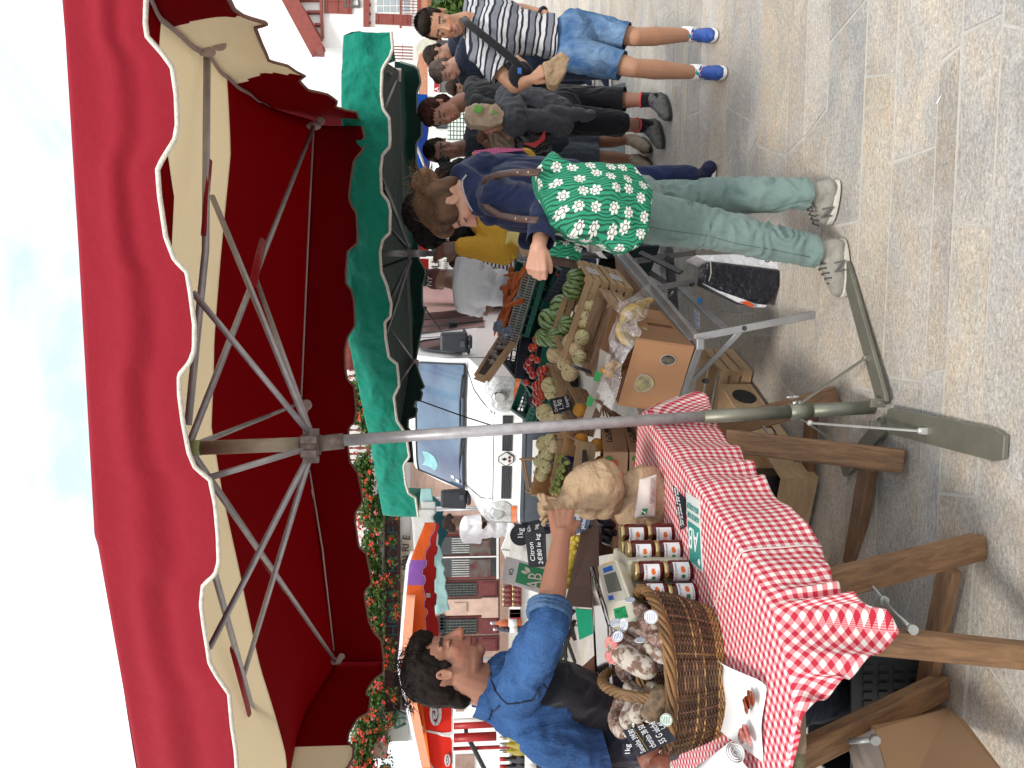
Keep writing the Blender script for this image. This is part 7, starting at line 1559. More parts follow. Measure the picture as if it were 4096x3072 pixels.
 # printed bag behind the woman's leg
 m = MB(); m.prism([P(2830,820,4.4), P(2850,930,4.3), P(2960,930,4.3), P(2915,840,4.35)], (0,1,0), .15); o = solo('shopping_bag', m, [mat('patterned bag', (.60,.62,.66), .5, var=.4, vs=30, col2=(.15,.25,.50))], 'blue and white patterned bag with an orange edge behind the green trousers', 'bag', bevel=.01)
 m = MB(); m.prism([P(2925,870,4.28), P(2920,915,4.28), P(2985,920,4.28), P(2960,888,4.28)], (0,1,0), .1); part('orange_panel', m, mat('orange film', (.7,.10,.02), .4), o)
 # paper scrap
 m = MB(); m.prism([PZ(3745,412,.003), PZ(3762,385,.003), PZ(3770,372,.003), PZ(3758,400,.003), PZ(3750,415,.003)], (0,0,1), .001); solo('paper_scrap', m, [M_paperw], 'tiny white paper scrap lying on the paving', 'litter')
under_stall()
def drinks():
 # bottle stall behind the seller, left
 t = thing('market_table', 'white covered table with wine bottles behind the seller', 'table', P(2180,2900,6).xy.to_3d())
 D = 5.4; m = MB(); a, b = P(2178,3200,D), P(2190,2890,D); m.box(((a.x+b.x)/2, D+.3, (a.z)-.02), (b.x-a.x, .7, .04)); part('top', m, M_white, t)
 m = MB(); m.box(((a.x+b.x)/2, D+.3, a.z/2), (b.x-a.x-.1, .6, a.z-.05)); part('cloth', m, mat('grey table cloth', (.12,.12,.13), .9), t)
 glass = {'y': mat('golden wine', (.42,.33,.03), .1, coat=1, bst=0, var=.3, vs=20), 'k': mat('dark wine', (.012,.008,.012), .1, coat=1, bst=0), 'o': mat('orange bottle', (.50,.09,.01), .1, coat=1, bst=0), 'b': mat('dark blue bottle', (.005,.008,.03), .1, coat=1, bst=0)}
 lb = M_white; cap_ = mat('silver cap', (.6,.6,.6), .2, 1); rc = mat('red cap', (.4,.02,.02), .4)
 def bottle(X, Y, d, k, s_, lab, c=cap_, grp='bottles behind the seller'):
  p = P(X, Y, d); t = thing('bottle', lab, 'bottle', p, grp); m = MB(); m.lathe([(.030*s_,0),(.036*s_,.004*s_),(.037*s_,.18*s_),(.030*s_,.205*s_),(.014*s_,.235*s_),(.013*s_,.29*s_)], 16, None, p); part('glass', m, glass[k], t)
  m = MB(); m.lathe([(.0375*s_,.05*s_),(.0377*s_,.13*s_)], 16, None, p); part('label', m, lb, t); m = MB(); m.lathe([(.014*s_,.255*s_),(.0145*s_,.30*s_)], 12, None, p); part('cap', m, c, t)
 for i, (Y, k, c, l) in enumerate(((2945,'y',cap_,'golden wine bottle nearest the denim sleeve'),(2972,'y',cap_,'golden wine bottle, middle of the row'),(2998,'y',cap_,'golden wine bottle left of the middle one'),(3030,'k',rc,'dark wine bottle with a red cap'),(3060,'k',rc,'dark wine bottle at the photo edge'),(2915,'k',cap_,'dark bottle half hidden by the seller back'))): bottle(2172, Y, D-.02, k, 1.0, l, c)
 # far left preserves stall
 t = thing('market_table', 'white covered table of preserves by the town hall steps', 'table', P(2110,2420,8.5).xy.to_3d()); D = 8.5; a, b = P(2080,2560,D), P(2095,2330,D)
 m = MB(); m.box(((a.x+b.x)/2, D+.3, a.z-.03), (b.x-a.x, .6, .06)); part('top', m, M_white, t); m = MB(); m.box(((a.x+b.x)/2, D+.02, a.z-.12), (b.x-a.x, .03, .18)); part('cloth', m, M_paperw, t)
 for sx_ in (a.x+.05, b.x-.05): m = MB(); m.tube([(sx_,D+.3,0),(sx_,D+.3,a.z-.03)], .015, 6); part('leg', m, M_alu, t)
 bottle(2088, 2490, D-.05, 'o', 1.15, 'orange bottle right of the seller shoulder'); bottle(2088, 2515, D-.05, 'b', 1.05, 'dark blue bottle next to the orange one')
 jr = mat('preserve glass', (.14,.012,.01), .15, coat=1, bst=0); gl = mat('gold lid', (.5,.38,.18), .3, .9)
 for i in range(4):
  for lev in (0,1):
   p = P(2085, 2352+i*20, D-.02)+V((0,0,lev*.105)); m = MB(); m.lathe([(.042,0),(.045,.01),(.045,.075),(.038,.085)], 14, None, p); o = solo('preserve_jar', m, [jr], 'dark red preserve jar with a gold lid on the far table', 'jar', group='preserve jars on the far table'); m = MB(); m.lathe([(.041,.084),(.041,.10)], 14, None, p); part('lid', m, gl, o)
 for i in range(3):
  p = P(2082, 2432+i*18, D-.02); m = MB(); m.box(p+V((0,0,.06)), (.10,.06,.12)); solo('small_packet', m, [[M_white, mat('dark packet',(.05,.01,.01),.5), mat('red packet',(.4,.02,.03),.5)][i]], ['white packet on the preserves table','dark packet on the preserves table','red packet on the preserves table'][i], 'packet', bevel=.005)
 # open white folded display and microphone-like stand
 m = MB(); D = 7.5; m.prism([P(2005,2200,D), P(2033,2125,D), P(2045,2150,D), P(2038,2215,D), P(2022,2222,D)], (0,1,0), .05); m.prism([P(2005,2200,D-.02), P(2038,2205,D-.02), P(2038,2240,D-.02), P(2022,2235,D-.02)], (0,1,0), .02); solo('leaflet_stand', m, [M_white], 'white folded leaflet stand left of the van', 'leaflet stand')
 m = MB(); m.prism([P(2045,2160,D+.3), P(2110,2190,D+.1), P(2125,2260,D), P(2060,2240,D+.2)], (0,1,0), .04); solo('stall_panel', m, [mat('grey board', (.45,.43,.40), .7)], 'grey sloping display board behind the lemon slate', 'board')
 # green cloth + red chairs behind the seller's elbow
 m = MB(); D = 3.9; m.prism([P(2302,2435,D), P(2368,2440,D), P(2372,2535,D), P(2318,2560,D)], (0,1,0), .01); solo('display_card', m, [mat('bright green card', (.01,.42,.22), .7, var=.06)], 'bright green card under the fruit box', 'card')
 t = thing('folding_chair', 'black and red folding chair behind the green card', 'chair', P(2300,2520,4.6).xy.to_3d()); D = 4.6; blk = mat('chair steel', (.03,.03,.03), .4)
 for a, b in (((2262,2470),(2262,2690)),((2240,2480),(2300,2650)),((2300,2480),(2240,2640)),((2275,2450),(2300,2560)),((2300,2440),(2262,2480))):
  m = MB(); m.tube([P(*a,D), P(*b,D)], .012, 6); part('tube_frame', m, blk, t)
 m = MB(); m.prism([P(2232,2495,D), P(2272,2500,D), P(2272,2530,D), P(2232,2525,D)], (0,1,0), .03); m.prism([P(2280,2505,D), P(2298,2512,D), P(2292,2560,D), P(2280,2540,D)], (0,1,0), .02); part('red_seat', m, M_red, t)
 m = MB(); m.prism([P(2330,3055,3.9), P(2348,2990,3.9), P(2360,3200,3.9)], (0,1,0), .03); solo('blue_strap', m, [mat('blue strap', (.01,.10,.42), .6)], 'blue strap hanging behind the seller', 'strap')
 m = MB(); m.box(P(2385,3040,4.2), (.4,.3,.22)); solo('cardboard_box', m, [M_card], 'small brown box on the ground side behind the seller', 'carton', bevel=.004)
drinks()
# ================================================================ people
M_skin = vcol('skin', .5, .12, 90, .002, sss=.12, spec=.4, noisev=.05)
def cloth(name, col, col2=None, bst=.5, bd=.006, vs=60, rough=.85, folds=9): return fabric(name, col, col2, folds=folds, bst=bst, bd=bd, rough=rough)
class Head:
 def __init__(s, c, f, u, k=1.0): s.c = V(c); s.f = V(f).normalized(); u = V(u); s.u = (u - s.f*u.dot(s.f)).normalized(); s.r = s.f.cross(s.u); s.k = k
 def __call__(s, f, r, u): return s.c + (s.f*f + s.r*r + s.u*u)*s.k
 def M(s): return Matrix((s.f, s.r, s.u)).transposed()
def head_prims(m, H, ears=True, nose=1.0, full=1.0):
 k = H.k; M = H.M()
 m.ell(H(-.012,0,.035), (.096*k,.076*k,.090*k), M, 20, 14); m.ell(H(.022,0,-.025), (.070*k,.062*k*full,.082*k), M, 16, 12); m.ell(H(.03,0,-.072), (.054*k,.050*k*full,.040*k), M, 16, 10); m.ell(H(.064,0,-.094), (.021*k,.024*k,.019*k), M); m.ell(H(.058,0,-.058), (.031*k,.033*k,.034*k), M)
 cap(m, H(.084,0,.012), H(.108,0,-.026), .0085*k, .0135*k*nose);
 for s_ in (-1, 1):
  m.ell(H(.097,.0115*s_,-.031), .0085*k); m.ell(H(.054,.040*s_,-.020), (.022*k,.018*k,.026*k), M); m.ell(H(.0745,.031*s_,.004), (.013*k,.016*k,.012*k), M)
  cap(m, H(.078,.010*s_,.026), H(.062,.048*s_,.024), .0095*k, .008*k)
  if ears:
   m.tube([H(-.004+.0125*math.cos(q)-.004*math.sin(q), (.078+.004*math.sin(q*.5))*s_, .001+.023*math.sin(q)) for q in [j*.5 for j in range(-2,12)]], .0042*k, 6); m.ell(H(-.004,.074*s_,-.001), (.011*k,.006*k,.020*k), M)
 cap(m, H(.086,-.018,-.058), H(.0975,0,-.056), .007*k, .0085*k); cap(m, H(.0975,0,-.056), H(.086,.018,-.058), .0085*k, .007*k)
 cap(m, H(.085,-.015,-.0705), H(.0945,0,-.072), .0075*k, .0085*k); cap(m, H(.0945,0,-.072), H(.085,.015,-.0705), .0085*k, .0075*k)
def skin_col(H, base, brow, lip=(.40,.13,.10), eyes='open', hairline=None):
 base = np.array(base); brow = np.array(brow); lip = np.array(lip)
 def f(co):
  n = len(co); c = np.tile(base, (n,1));
  d = (co - np.array(tuple(H.c)))/H.k; lf = d @ np.array(tuple(H.f)); lr = d @ np.array(tuple(H.r)); lu = d @ np.array(tuple(H.u)); al = np.abs(lr)
  near = (np.abs(lf) < .14) & (al < .1) & (np.abs(lu) < .14)
  ck = near & (lf > .03) & ((al-.04)**2+(lu+.03)**2 < .024**2); c[ck] = c[ck]*np.array([1.06,.92,.90])
  ns = near & (lf > .095) & (lu < -.01) & (lu > -.045); c[ns] = c[ns]*np.array([1.05,.9,.88])
  lp = near & (lf > .078) & (al < .024) & (lu < -.050) & (lu > -.079); c[lp] = lip
  ml = near & (lf > .075) & (al < .024) & (np.abs(lu+.0635) < .0022); c[ml] = lip*.35
  br = near & (lf > .04) & (al > .012) & (al < .052) & (np.abs(lu-(.0275-.06*np.maximum(0,al-.03)**1)) < .0048); c[br] = brow
  if eyes == 'open':
   e = near & (lf > .05) & (((al-.031)/.0140)**2 + ((lu-.003)/.0050)**2 < 1); c[e] = np.array([.30,.27,.25]); i = near & (lf > .05) & (((al-.031))**2 + ((lu-.003))**2 < .0056**2); c[i] = np.array([.035,.02,.014])
   lid = near & (lf > .05) & (al > .015) & (al < .047) & (np.abs(lu-.0115+((al-.031)/.016)**2*.005) < .0022); c[lid] = base*.22
  else:
   lid = near & (lf > .05) & (al > .015) & (al < .047) & (np.abs(lu+.001-((al-.031)/.016)**2*.002) < .0028); c[lid] = base*.22
  nost = near & (np.abs(lu+.0385) < .003) & (al > .003) & (al < .010) & (lf > .088); c[nost] = base*.25
  return c
 return f
def hand(m, w_, d, n, side, curl=(.5,.8,.5), k=1.0, spread=.0, thumb=(.6,.5), first=0):
 """w_ wrist, d along the hand, n out of the back of the hand, side: thumb direction +1 = d x n"""
 d = V(d).normalized(); n = V(n); n = (n - d*n.dot(d)).normalized(); l = d.cross(n)*side     # l points to the thumb side
 P_ = lambda a, b, c=0: V(w_) + (d*a + l*b + n*c)*k
 for j in range(4): b = .030-.0195*j; cap(m, P_(.0,.012-.009*j,0), P_(.086-.003*abs(j-1), b, .002), .0155*k, .0115*k, 10)
 m.ell(P_(.045,.0,-.003), (.045*k,.036*k,.014*k), Matrix((d,l,n)).transposed()); m.ell(P_(.03,.026,-.010), (.028*k,.016*k,.014*k), Matrix((d,l,n)).transposed())
 if sum(curl) > 1.9: m.ell(P_(.072,0,-.022), (.026*k,.034*k,.022*k), Matrix((d,l,n)).transposed())
 L = [(.042,.026,.021),(.046,.029,.022),(.043,.027,.021),(.034,.021,.019)]; rr = [.0090,.0092,.0088,.0080]
 for j in range(4):
  p = P_(.086-.003*abs(j-1), .030-.0195*j, .001); a = first;
  for q in range(3):
   a += curl[q]*(1+.06*j); sp_ = spread*(1.5-j)*.12; dr = (d*math.cos(a) - n*math.sin(a) + l*sp_).normalized(); e = p + dr*L[j][q]*k; cap(m, p, e, (rr[j]-.0004*q)*k, (rr[j]-.0006*(q+1))*k, 10); p = e
 p = P_(.022,.030,-.006); a, b = thumb; dr = (d*math.cos(a)+l*math.sin(a)*.8-n*.35*math.sin(b)).normalized(); e = p+dr*.040*k; cap(m, p, e, .0125*k, .0105*k, 10); dr2 = (d*math.cos(a*.3)+l*math.sin(a*.3)*.5-n*math.sin(b)*.9).normalized(); cap(m, e, e+dr2*.030*k, .0105*k, .0085*k, 10)
def torso(m, J, g=0, top=True, k=1.0, depth=1.0, width=1.0, waist=1.0):
 sm = (J['shR']+J['shL'])/2; pm = (J['hipR']+J['hipL'])/2; x = (J['shL']-J['shR']).normalized(); z = (sm-pm).normalized(); y = z.cross(x).normalized(); x = y.cross(z); M = Matrix((x,y,z)).transposed(); L = (sm-pm).length; hw_ = (J['shL']-J['shR']).length/2
 hx = (J['hipL']-J['hipR']).normalized(); My = z.cross(hx).normalized(); Mh = Matrix((My.cross(z), My, z)).transposed()
 m.ell(sm-z*L*.20, ((hw_*.92)*width+g, (.108*depth)*k+g, .165*k+g), M, 20, 14); m.ell(sm-z*L*.45, (.140*k*width*waist+g, .100*k*depth+g, .15*k+g), M, 20, 14); m.ell(sm-z*L*.70, (.142*k*width*waist+g, .098*k*depth+g, .13*k+g), M, 20, 14)
 if top: cap(m, J['shR'], sm+z*.02, .054*k+g, .062*k+g); cap(m, sm+z*.02, J['shL'], .062*k+g, .054*k+g)
 m.ell(pm+z*.02, (.160*k*width*waist+g, .112*k*depth+g, .105*k+g), Mh, 20, 14)
def limb(m, a, b, ra, rb, bulge=0, at=.3):
 a, b = V(a), V(b); c = a.lerp(b, at); rc = ra+(rb-ra)*at+bulge; cap(m, a, c, ra, rc, 14); cap(m, c, b, rc, rb, 14)
def shoe(t, ank, toe, mats, sole=None, k=1.0, name='shoe', h=.095, w_=.046):
 """shoe from the ankle axis to the toe tip on the ground"""
 ank, toe = V(ank), V(toe); d = V((toe.x-ank.x, toe.y-ank.y, 0)).normalized(); gz = toe.z; heel = V((ank.x, ank.y, gz)) - d*.055*k; m = MB()
 ball = V((toe.x, toe.y, gz)) - d*.075*k
 cap(m, heel+d*.035*k+V((0,0,.042*k)), ball+V((0,0,.038*k)), .038*k, .040*k, 14); cap(m, ball+V((0,0,.037*k)), V((toe.x,toe.y,gz+.030*k))-d*.030*k, .041*k, .029*k, 14); cap(m, heel+d*.038*k+V((0,0,.05*k)), V((ank.x,ank.y,gz+h*k)), .037*k, .040*k, 14); cap(m, V((ank.x,ank.y,gz+h*k*.9)), ball+V((0,0,.05*k)), .034*k, .028*k)
 o = fused(name, m, .006, mats, t, 2, folds((30,30,30), .003, 3))
 x = V((-d.y, d.x, 0)); m = MB(); pts = []
 for a_ in range(24):
  an = a_/24*2*math.pi; u = math.cos(an); v = math.sin(an); L = ((V((toe.x,toe.y,0))-V((heel.x,heel.y,0))).length)/2; c = (V((toe.x,toe.y,gz))+heel)/2; wd = (.040+.008*u)*k
  pts.append(c + d*u*L*1.02*(abs(u)**-.12 if abs(u) > .2 else 1.2)*.98 + x*v*wd)
 m.prism([p+V((0,0,.002)) for p in pts], (0,0,1), .022*k); part('sole', m, sole or M_white, o, bevel=.004)
 return o, d, x
def laces(o, ank, toe, mt, k=1.0):
 ank, toe = V(ank), V(toe); d = V((toe.x-ank.x, toe.y-ank.y, 0)).normalized(); x = V((-d.y, d.x, 0)); m = MB()
 for q in range(5):
  c = V((ank.x,ank.y,toe.z)) + d*(.045+.018*q)*k + V((0,0,(.112-.011*q)*k)); m.tube([c-x*.026*k+V((0,0,-.012)), c+V((0,0,.004)), c+x*.026*k+V((0,0,-.012))], .0035*k, 5)
 m.tube([c*0 + V((ank.x,ank.y,toe.z)) + d*.045*k + V((0,0,.115*k)), V((ank.x,ank.y,toe.z)) + d*.05*k + x*.035*k + V((0,0,.10*k))], .0035*k, 5); part('laces', m, mt, o)
def hair_strands(H, pts_fn, n, ln, rnd, mb, r=.0012, curl=.3):
 for _ in range(n):
  p, d = pts_fn(rnd); pts = [p]
  for q in range(4): d = (d + V((rnd.gauss(0,curl), rnd.gauss(0,curl), rnd.gauss(0,curl))) + V((0,0,-.12))).normalized(); p = p + d*ln/4; pts.append(p)
  mb.tube(pts, [r, r, r*.8, r*.6, r*.3], 3, cap=False)
def body(t, H, J, base, brow, vox, eyes='open', lip=(.40,.13,.10), hands=(), arms=True, legs=True, k=1.0, neck_r=.055, extra=None, nose=1.0, full=1.0):
 m = MB(); head_prims(m, H, nose=nose, full=full); cap(m, H(-.02,0,-.05), J['nb'], neck_r*k, (neck_r+.008)*k, 16); cap(m, J['nb'], (J['shR']+J['shL'])/2 - V((0,0,.04)), .06*k, .08*k)
 torso(m, J, -.018, k=k, waist=.9)
 if arms:
  for s_ in 'RL':
   if 'el'+s_ in J: limb(m, J['sh'+s_], J['el'+s_], .046*k, .038*k); limb(m, J['el'+s_], J['wr'+s_], .040*k, .0265*k, .004, .28)
 if legs:
  for s_ in 'RL':
   if 'kn'+s_ in J: limb(m, J['hip'+s_], J['kn'+s_], .078*k, .052*k); limb(m, J['kn'+s_], J['an'+s_], .050*k, .036*k, .009, .33); cap(m, J['an'+s_], J['an'+s_].lerp(J['toe'+s_], .6), .034*k, .026*k)
 for h in hands: hand(m, *h[:4], **h[4])
 if extra: extra(m)
 return fused('body', m, vox, M_skin, t, 2, None, skin_col(H, base, brow, lip, eyes))
def garment(t, nm, build, mt, vox, amp=.006, scale=(14,14,6), seed=0, smooth=2, label=None, fine=0, cuts=()):
 m = MB(); build(m); return fused(nm, m, vox, mt, t, smooth, folds(scale, amp, seed, fine) if amp else None, label=label, cuts=[(V(p_), (V(n_)).normalized(), r_) for p_, n_, r_ in cuts])
def denim(name, col, fade):
 m, nt, b, out = newmat(name); vec = coords(nt); n = nz(nt, vec, 5, 4, .6, .4); n2 = nz(nt, vec, 160, 2); n3 = nz(nt, coords(nt,'Object',(10,10,3)), 2.2, 5, .6, 1.2)
 c = ramp(nt, n.outputs['Fac'], [(.35, col), (.68, fade)]); c = mixc(nt, 1, c, ramp(nt, n2.outputs['Fac'], [(.3,(.82,)*3),(.7,(1.15,)*3)]), 'MULTIPLY'); nt.links.new(c, b.inputs['Base Color']); b.inputs['Roughness'].default_value = .85; b.inputs['Specular IOR Level'].default_value = .15
 bump(nt, b, mth(nt, 'ADD', n3.outputs['Fac'], mth(nt, 'MULTIPLY', n2.outputs['Fac'], .05)), .6, .03); return m
def seam(t, pts, mt, r=.0022, nm='seam'): m = MB(); m.tube([V(p) for p in pts], r, 5); return part(nm, m, mt, t)
# ---------------------------------------------------------------- the seller
def seller():
 t = thing('person', 'seller in a blue denim shirt with rolled sleeves reaching for the brown paper bag', 'person', PZ(3600,2800,0)); rnd = random.Random(1)
 H = Head(P(1778,2668,2.44), (.955,.12,-.20), (.22,0,.97), 1.03)
 J = dict(nb=P(1968,2752,2.46), shR=P(2068,2772,2.28), shL=P(2035,2745,2.64), elR=P(2188,2505,2.12), wrR=P(2248,2140,2.33), hipR=P(2440,2925,2.46), hipL=P(2430,2890,2.66),
    elL=P(2270,2790,2.80), wrL=P(2400,2640,2.86), knR=PZ(3100,2800,.5) if False else V((-1.05,2.42,.52)), knL=V((-.98,2.72,.52)), anR=V((-1.08,2.62,.09)), anL=V((-1.05,2.95,.09)), toeR=V((-.90,2.60,.01)), toeL=V((-.86,2.92,.01)))
 body(t, H, J, (.36,.165,.105), (.02,.012,.01), .0045, 'down', lip=(.26,.085,.07), nose=1.15, full=1.06, hands=[(J['wrR'], (P(2242,2010,2.43)-J['wrR']), (-.12,-1,.12), 1, dict(curl=(.95,1.15,.9), k=1.06, thumb=(.5,1.2)))], neck_r=.060)
 den = denim('denim shirt', (.022,.060,.165), (.045,.115,.275))
 def sh(m):
  torso(m, J, .018, depth=1.12); limb(m, J['shR'], J['elR'], .070, .056, .006); limb(m, J['elR'], J['elR'].lerp(J['wrR'], .16), .056, .052); limb(m, J['shL'], J['elL'], .066, .055); limb(m, J['elL'], J['elL'].lerp(J['wrL'], .3), .054, .05)
  cap(m, J['shR'].lerp(J['hipR'], .3)+V((-.10,-.0,0)), J['hipR']+V((-.06,-.02,.0)), .085, .10)
  cap(m, J['nb']+V((-.05,0,-.02)), J['nb']+V((.02,-.02,-.03)), .062, .066)
 g = garment(t, 'denim_shirt', sh, den, .007, .014, (11,11,7), 2, cuts=[(P(2405,2950,2.45), (.25,0,-1), .45)])
 e = J['elR'].lerp(J['wrR'], .14); dr = (J['wrR']-J['elR']).normalized(); x, y, z = frame(dr); m = MB()
 for q in range(3): m.tube([e + dr*(.012*q-.01) + x*math.cos(a)*(.056+.002*math.sin(a*3+q)) + y*math.sin(a)*.056 for a in [k*math.pi/10 for k in range(21)]], .0095, 6)
 part('rolled_cuff', m, denim('denim cuff', (.05,.10,.20), (.10,.17,.30)), g)
 cm = MATS['denim cuff']; H_ = J['nb']; m = MB()
 def col(a, b): an = -2.6+5.2*a; return H_ + V((math.cos(an)*(.072+.015*b)-.01, math.sin(an)*(.070+.02*b), .025-.045*b+.02*math.cos(an)*-1 + .02))
 m.grid(col, 26, 4); part('collar', m, den, g, solid=.005)
 st = mat('navy thread', (.008,.018,.05), .8, bst=0); sh_ = J['shR']
 pts = []
 for k in range(15):
  a = -1.2+k/14*3.3; pts.append(sh_ + V((-.055+.012*math.cos(a*2), -.088*math.sin(a*.6+.6)*1.0, .075*math.cos(a))))
 # dark T-shirt front and apron
 def ap(m):
  torso(m, J, .006, depth=1.05); pm = (J['hipR']+J['hipL'])/2
  cap(m, J['shR'].lerp(J['hipR'], .35)+V((.06,.02,0)), pm+V((.07,-.06,.05)), .085, .12); cap(m, pm+V((.07,-.05,.05)), pm+V((.06,-.03,-.14)), .12, .12)
 garment(t, 'dark_tshirt', ap, cloth('black jersey', (.014,.015,.022)), .009, .008, (9,9,5), 4)
 def tr(m):
  for s_ in 'RL': limb(m, J['hip'+s_], J['kn'+s_], .105, .078, .01); limb(m, J['kn'+s_], J['an'+s_]+V((0,0,.03)), .076, .065)
  m.ell((J['hipR']+J['hipL'])/2, (.15,.16,.12), None, 20, 14)
 garment(t, 'dark_trousers', tr, cloth('dark navy cotton', (.012,.015,.028)), .010, .012, (9,9,6), 6)
 for s_ in 'RL': o, d, x = shoe(t, J['an'+s_], J['toe'+s_]+V((.05,0,0)), mat('dark brown shoe', (.035,.028,.02), .6), mat('dark sole', (.02,.02,.02), .7), 1.15)
 # hair
 hm = vcol('dark hair', .6, .6, 140, .006, spec=.12, noisev=.3)
 def hb(m):
  M = H.M(); k = H.k
  m.ell(H(-.020,0,.052), (.095*k,.080*k,.076*k), M, 20, 14); m.ell(H(-.066,0,.01), (.052*k,.074*k,.088*k), M, 18, 12); m.ell(H(-.075,0,-.055), (.036*k,.058*k,.045*k), M, 16, 10); m.ell(H(.042,0,.088), (.052*k,.060*k,.034*k), M, 16, 10); m.ell(H(.072,0,.072), (.022*k,.048*k,.022*k), M, 14, 10)
  for s_ in (-1, 1): m.ell(H(-.01,.066*s_,.045), (.045*k,.018*k,.042*k), M, 14, 10); m.ell(H(.022,.068*s_,.012), (.012*k,.010*k,.030*k), M)
 def hd(co, no):
  o = np.empty(len(co))
  for i, p in enumerate(co): q = V(p)*26; w_ = noise.noise(q*.5)*2; o[i] = (.25-abs(noise.noise(q+V((w_,0,w_)))))*.010 + noise.noise(q*3)*.003
  return o
 m = MB(); hb(m); hr = fused('hair', m, .005, hm, t, 1, hd, lambda co: np.tile(np.array([.016,.010,.008]), (len(co),1)))
 m = MB(); m.cc = (.016,.010,.008)
 def src(r):
  a, b = r.uniform(-1.3,1.3), r.uniform(.2,2.9); v = V((math.cos(b)*1.0, math.sin(a)*.8, abs(math.sin(b)))); p = H(-.025+v.x*.098, v.y*.082, .06+v.z*.085*math.cos(a)); d = (p-H(-.01,0,.03)).normalized(); return p-d*.004, (d*.5+V((-.6,0,.2))).normalized()
 hair_strands(H, src, 420, .032, rnd, m, .0012, .4); part('loose_hair', m, hm, hr)
 # stubble is left to the skin tone; seams of the shirt
 for px in (((1962,2690),(1966,2720),(1980,2760),(2008,2795),(2030,2815),(2075,2812),(2130,2800),(2160,2745)), ((2000,2822),(1975,2845),(1958,2862)), ((2170,2735),(2215,2785),(2260,2812),(2320,2828),(2365,2850),(2395,2868))): seam(g, skinpts(g, dense(px, 8), .0015), st, .0026)
seller()
# ---------------------------------------------------------------- the woman with the floral bag
def flower_cloth():
 m, nt, b, out = newmat('green floral cloth'); tc = nt.nodes.new('ShaderNodeTexCoord'); sx = nt.nodes.new('ShaderNodeSeparateXYZ'); nt.links.new(tc.outputs['Object'], sx.inputs[0]); cb = nt.nodes.new('ShaderNodeCombineXYZ')
 nt.links.new(mth(nt, 'ADD', sx.outputs[0], mth(nt, 'MULTIPLY', sx.outputs[1], .7)), cb.inputs[0]); nt.links.new(mth(nt, 'SUBTRACT', sx.outputs[2], mth(nt, 'MULTIPLY', sx.outputs[1], .5)), cb.inputs[1])
 S = 17.5; vo = nt.nodes.new('ShaderNodeTexVoronoi'); vo.voronoi_dimensions = '2D'; vo.inputs['Scale'].default_value = S; vo.inputs['Randomness'].default_value = .42; nt.links.new(cb.outputs[0], vo.inputs['Vector'])
 df = nt.nodes.new('ShaderNodeVectorMath'); df.operation = 'SUBTRACT'; nt.links.new(cb.outputs[0], df.inputs[0]); nt.links.new(vo.outputs['Position'], df.inputs[1]); s2 = nt.nodes.new('ShaderNodeSeparateXYZ'); nt.links.new(df.outputs[0], s2.inputs[0])
 # rotate every flower by its own random angle
 rc = nt.nodes.new('ShaderNodeSeparateColor'); nt.links.new(vo.outputs['Color'], rc.inputs[0]); ang = mth(nt, 'ADD', mth(nt, 'ARCTAN2', s2.outputs[1], s2.outputs[0]), mth(nt, 'MULTIPLY', rc.outputs[0], 6.28))
 pet = mth(nt, 'ABSOLUTE', mth(nt, 'COSINE', mth(nt, 'MULTIPLY', ang, 3.5))); half = mth(nt, 'COSINE', ang)
 r = mth(nt, 'MULTIPLY', vo.outputs['Distance'], 1.0); lim = mth(nt, 'MULTIPLY', mth(nt, 'ADD', .22, mth(nt, 'MULTIPLY', pet, .17)), mth(nt, 'ADD', .86, mth(nt, 'MULTIPLY', half, .16)))
 fl = mth(nt, 'LESS_THAN', r, lim); ring = mth(nt, 'MULTIPLY', mth(nt, 'GREATER_THAN', r, .115), mth(nt, 'LESS_THAN', r, .165)); gap = mth(nt, 'MULTIPLY', mth(nt, 'GREATER_THAN', r, .18), mth(nt, 'LESS_THAN', pet, .22))
 wv = nt.nodes.new('ShaderNodeTexWave'); wv.inputs['Scale'].default_value = 26; wv.inputs['Distortion'].default_value = 14; wv.inputs['Detail'].default_value = 1; wv.inputs['Detail Scale'].default_value = .6; nt.links.new(cb.outputs[0], wv.inputs['Vector'])
 g = ramp(nt, wv.outputs['Fac'], [(.10, (.003,.05,.03)), (.30, (.010,.19,.10)), (.7, (.014,.25,.135))])
 w_ = mixc(nt, ring, (.70,.69,.64), (.12,.13,.12)); w_ = mixc(nt, gap, w_, (.05,.14,.09)); c = mixc(nt, fl, g, w_); nt.links.new(c, b.inputs['Base Color']); b.inputs['Roughness'].default_value = .8
 n = nz(nt, coords(nt), 9, 4); bump(nt, b, n.outputs['Fac'], .35, .02); return m
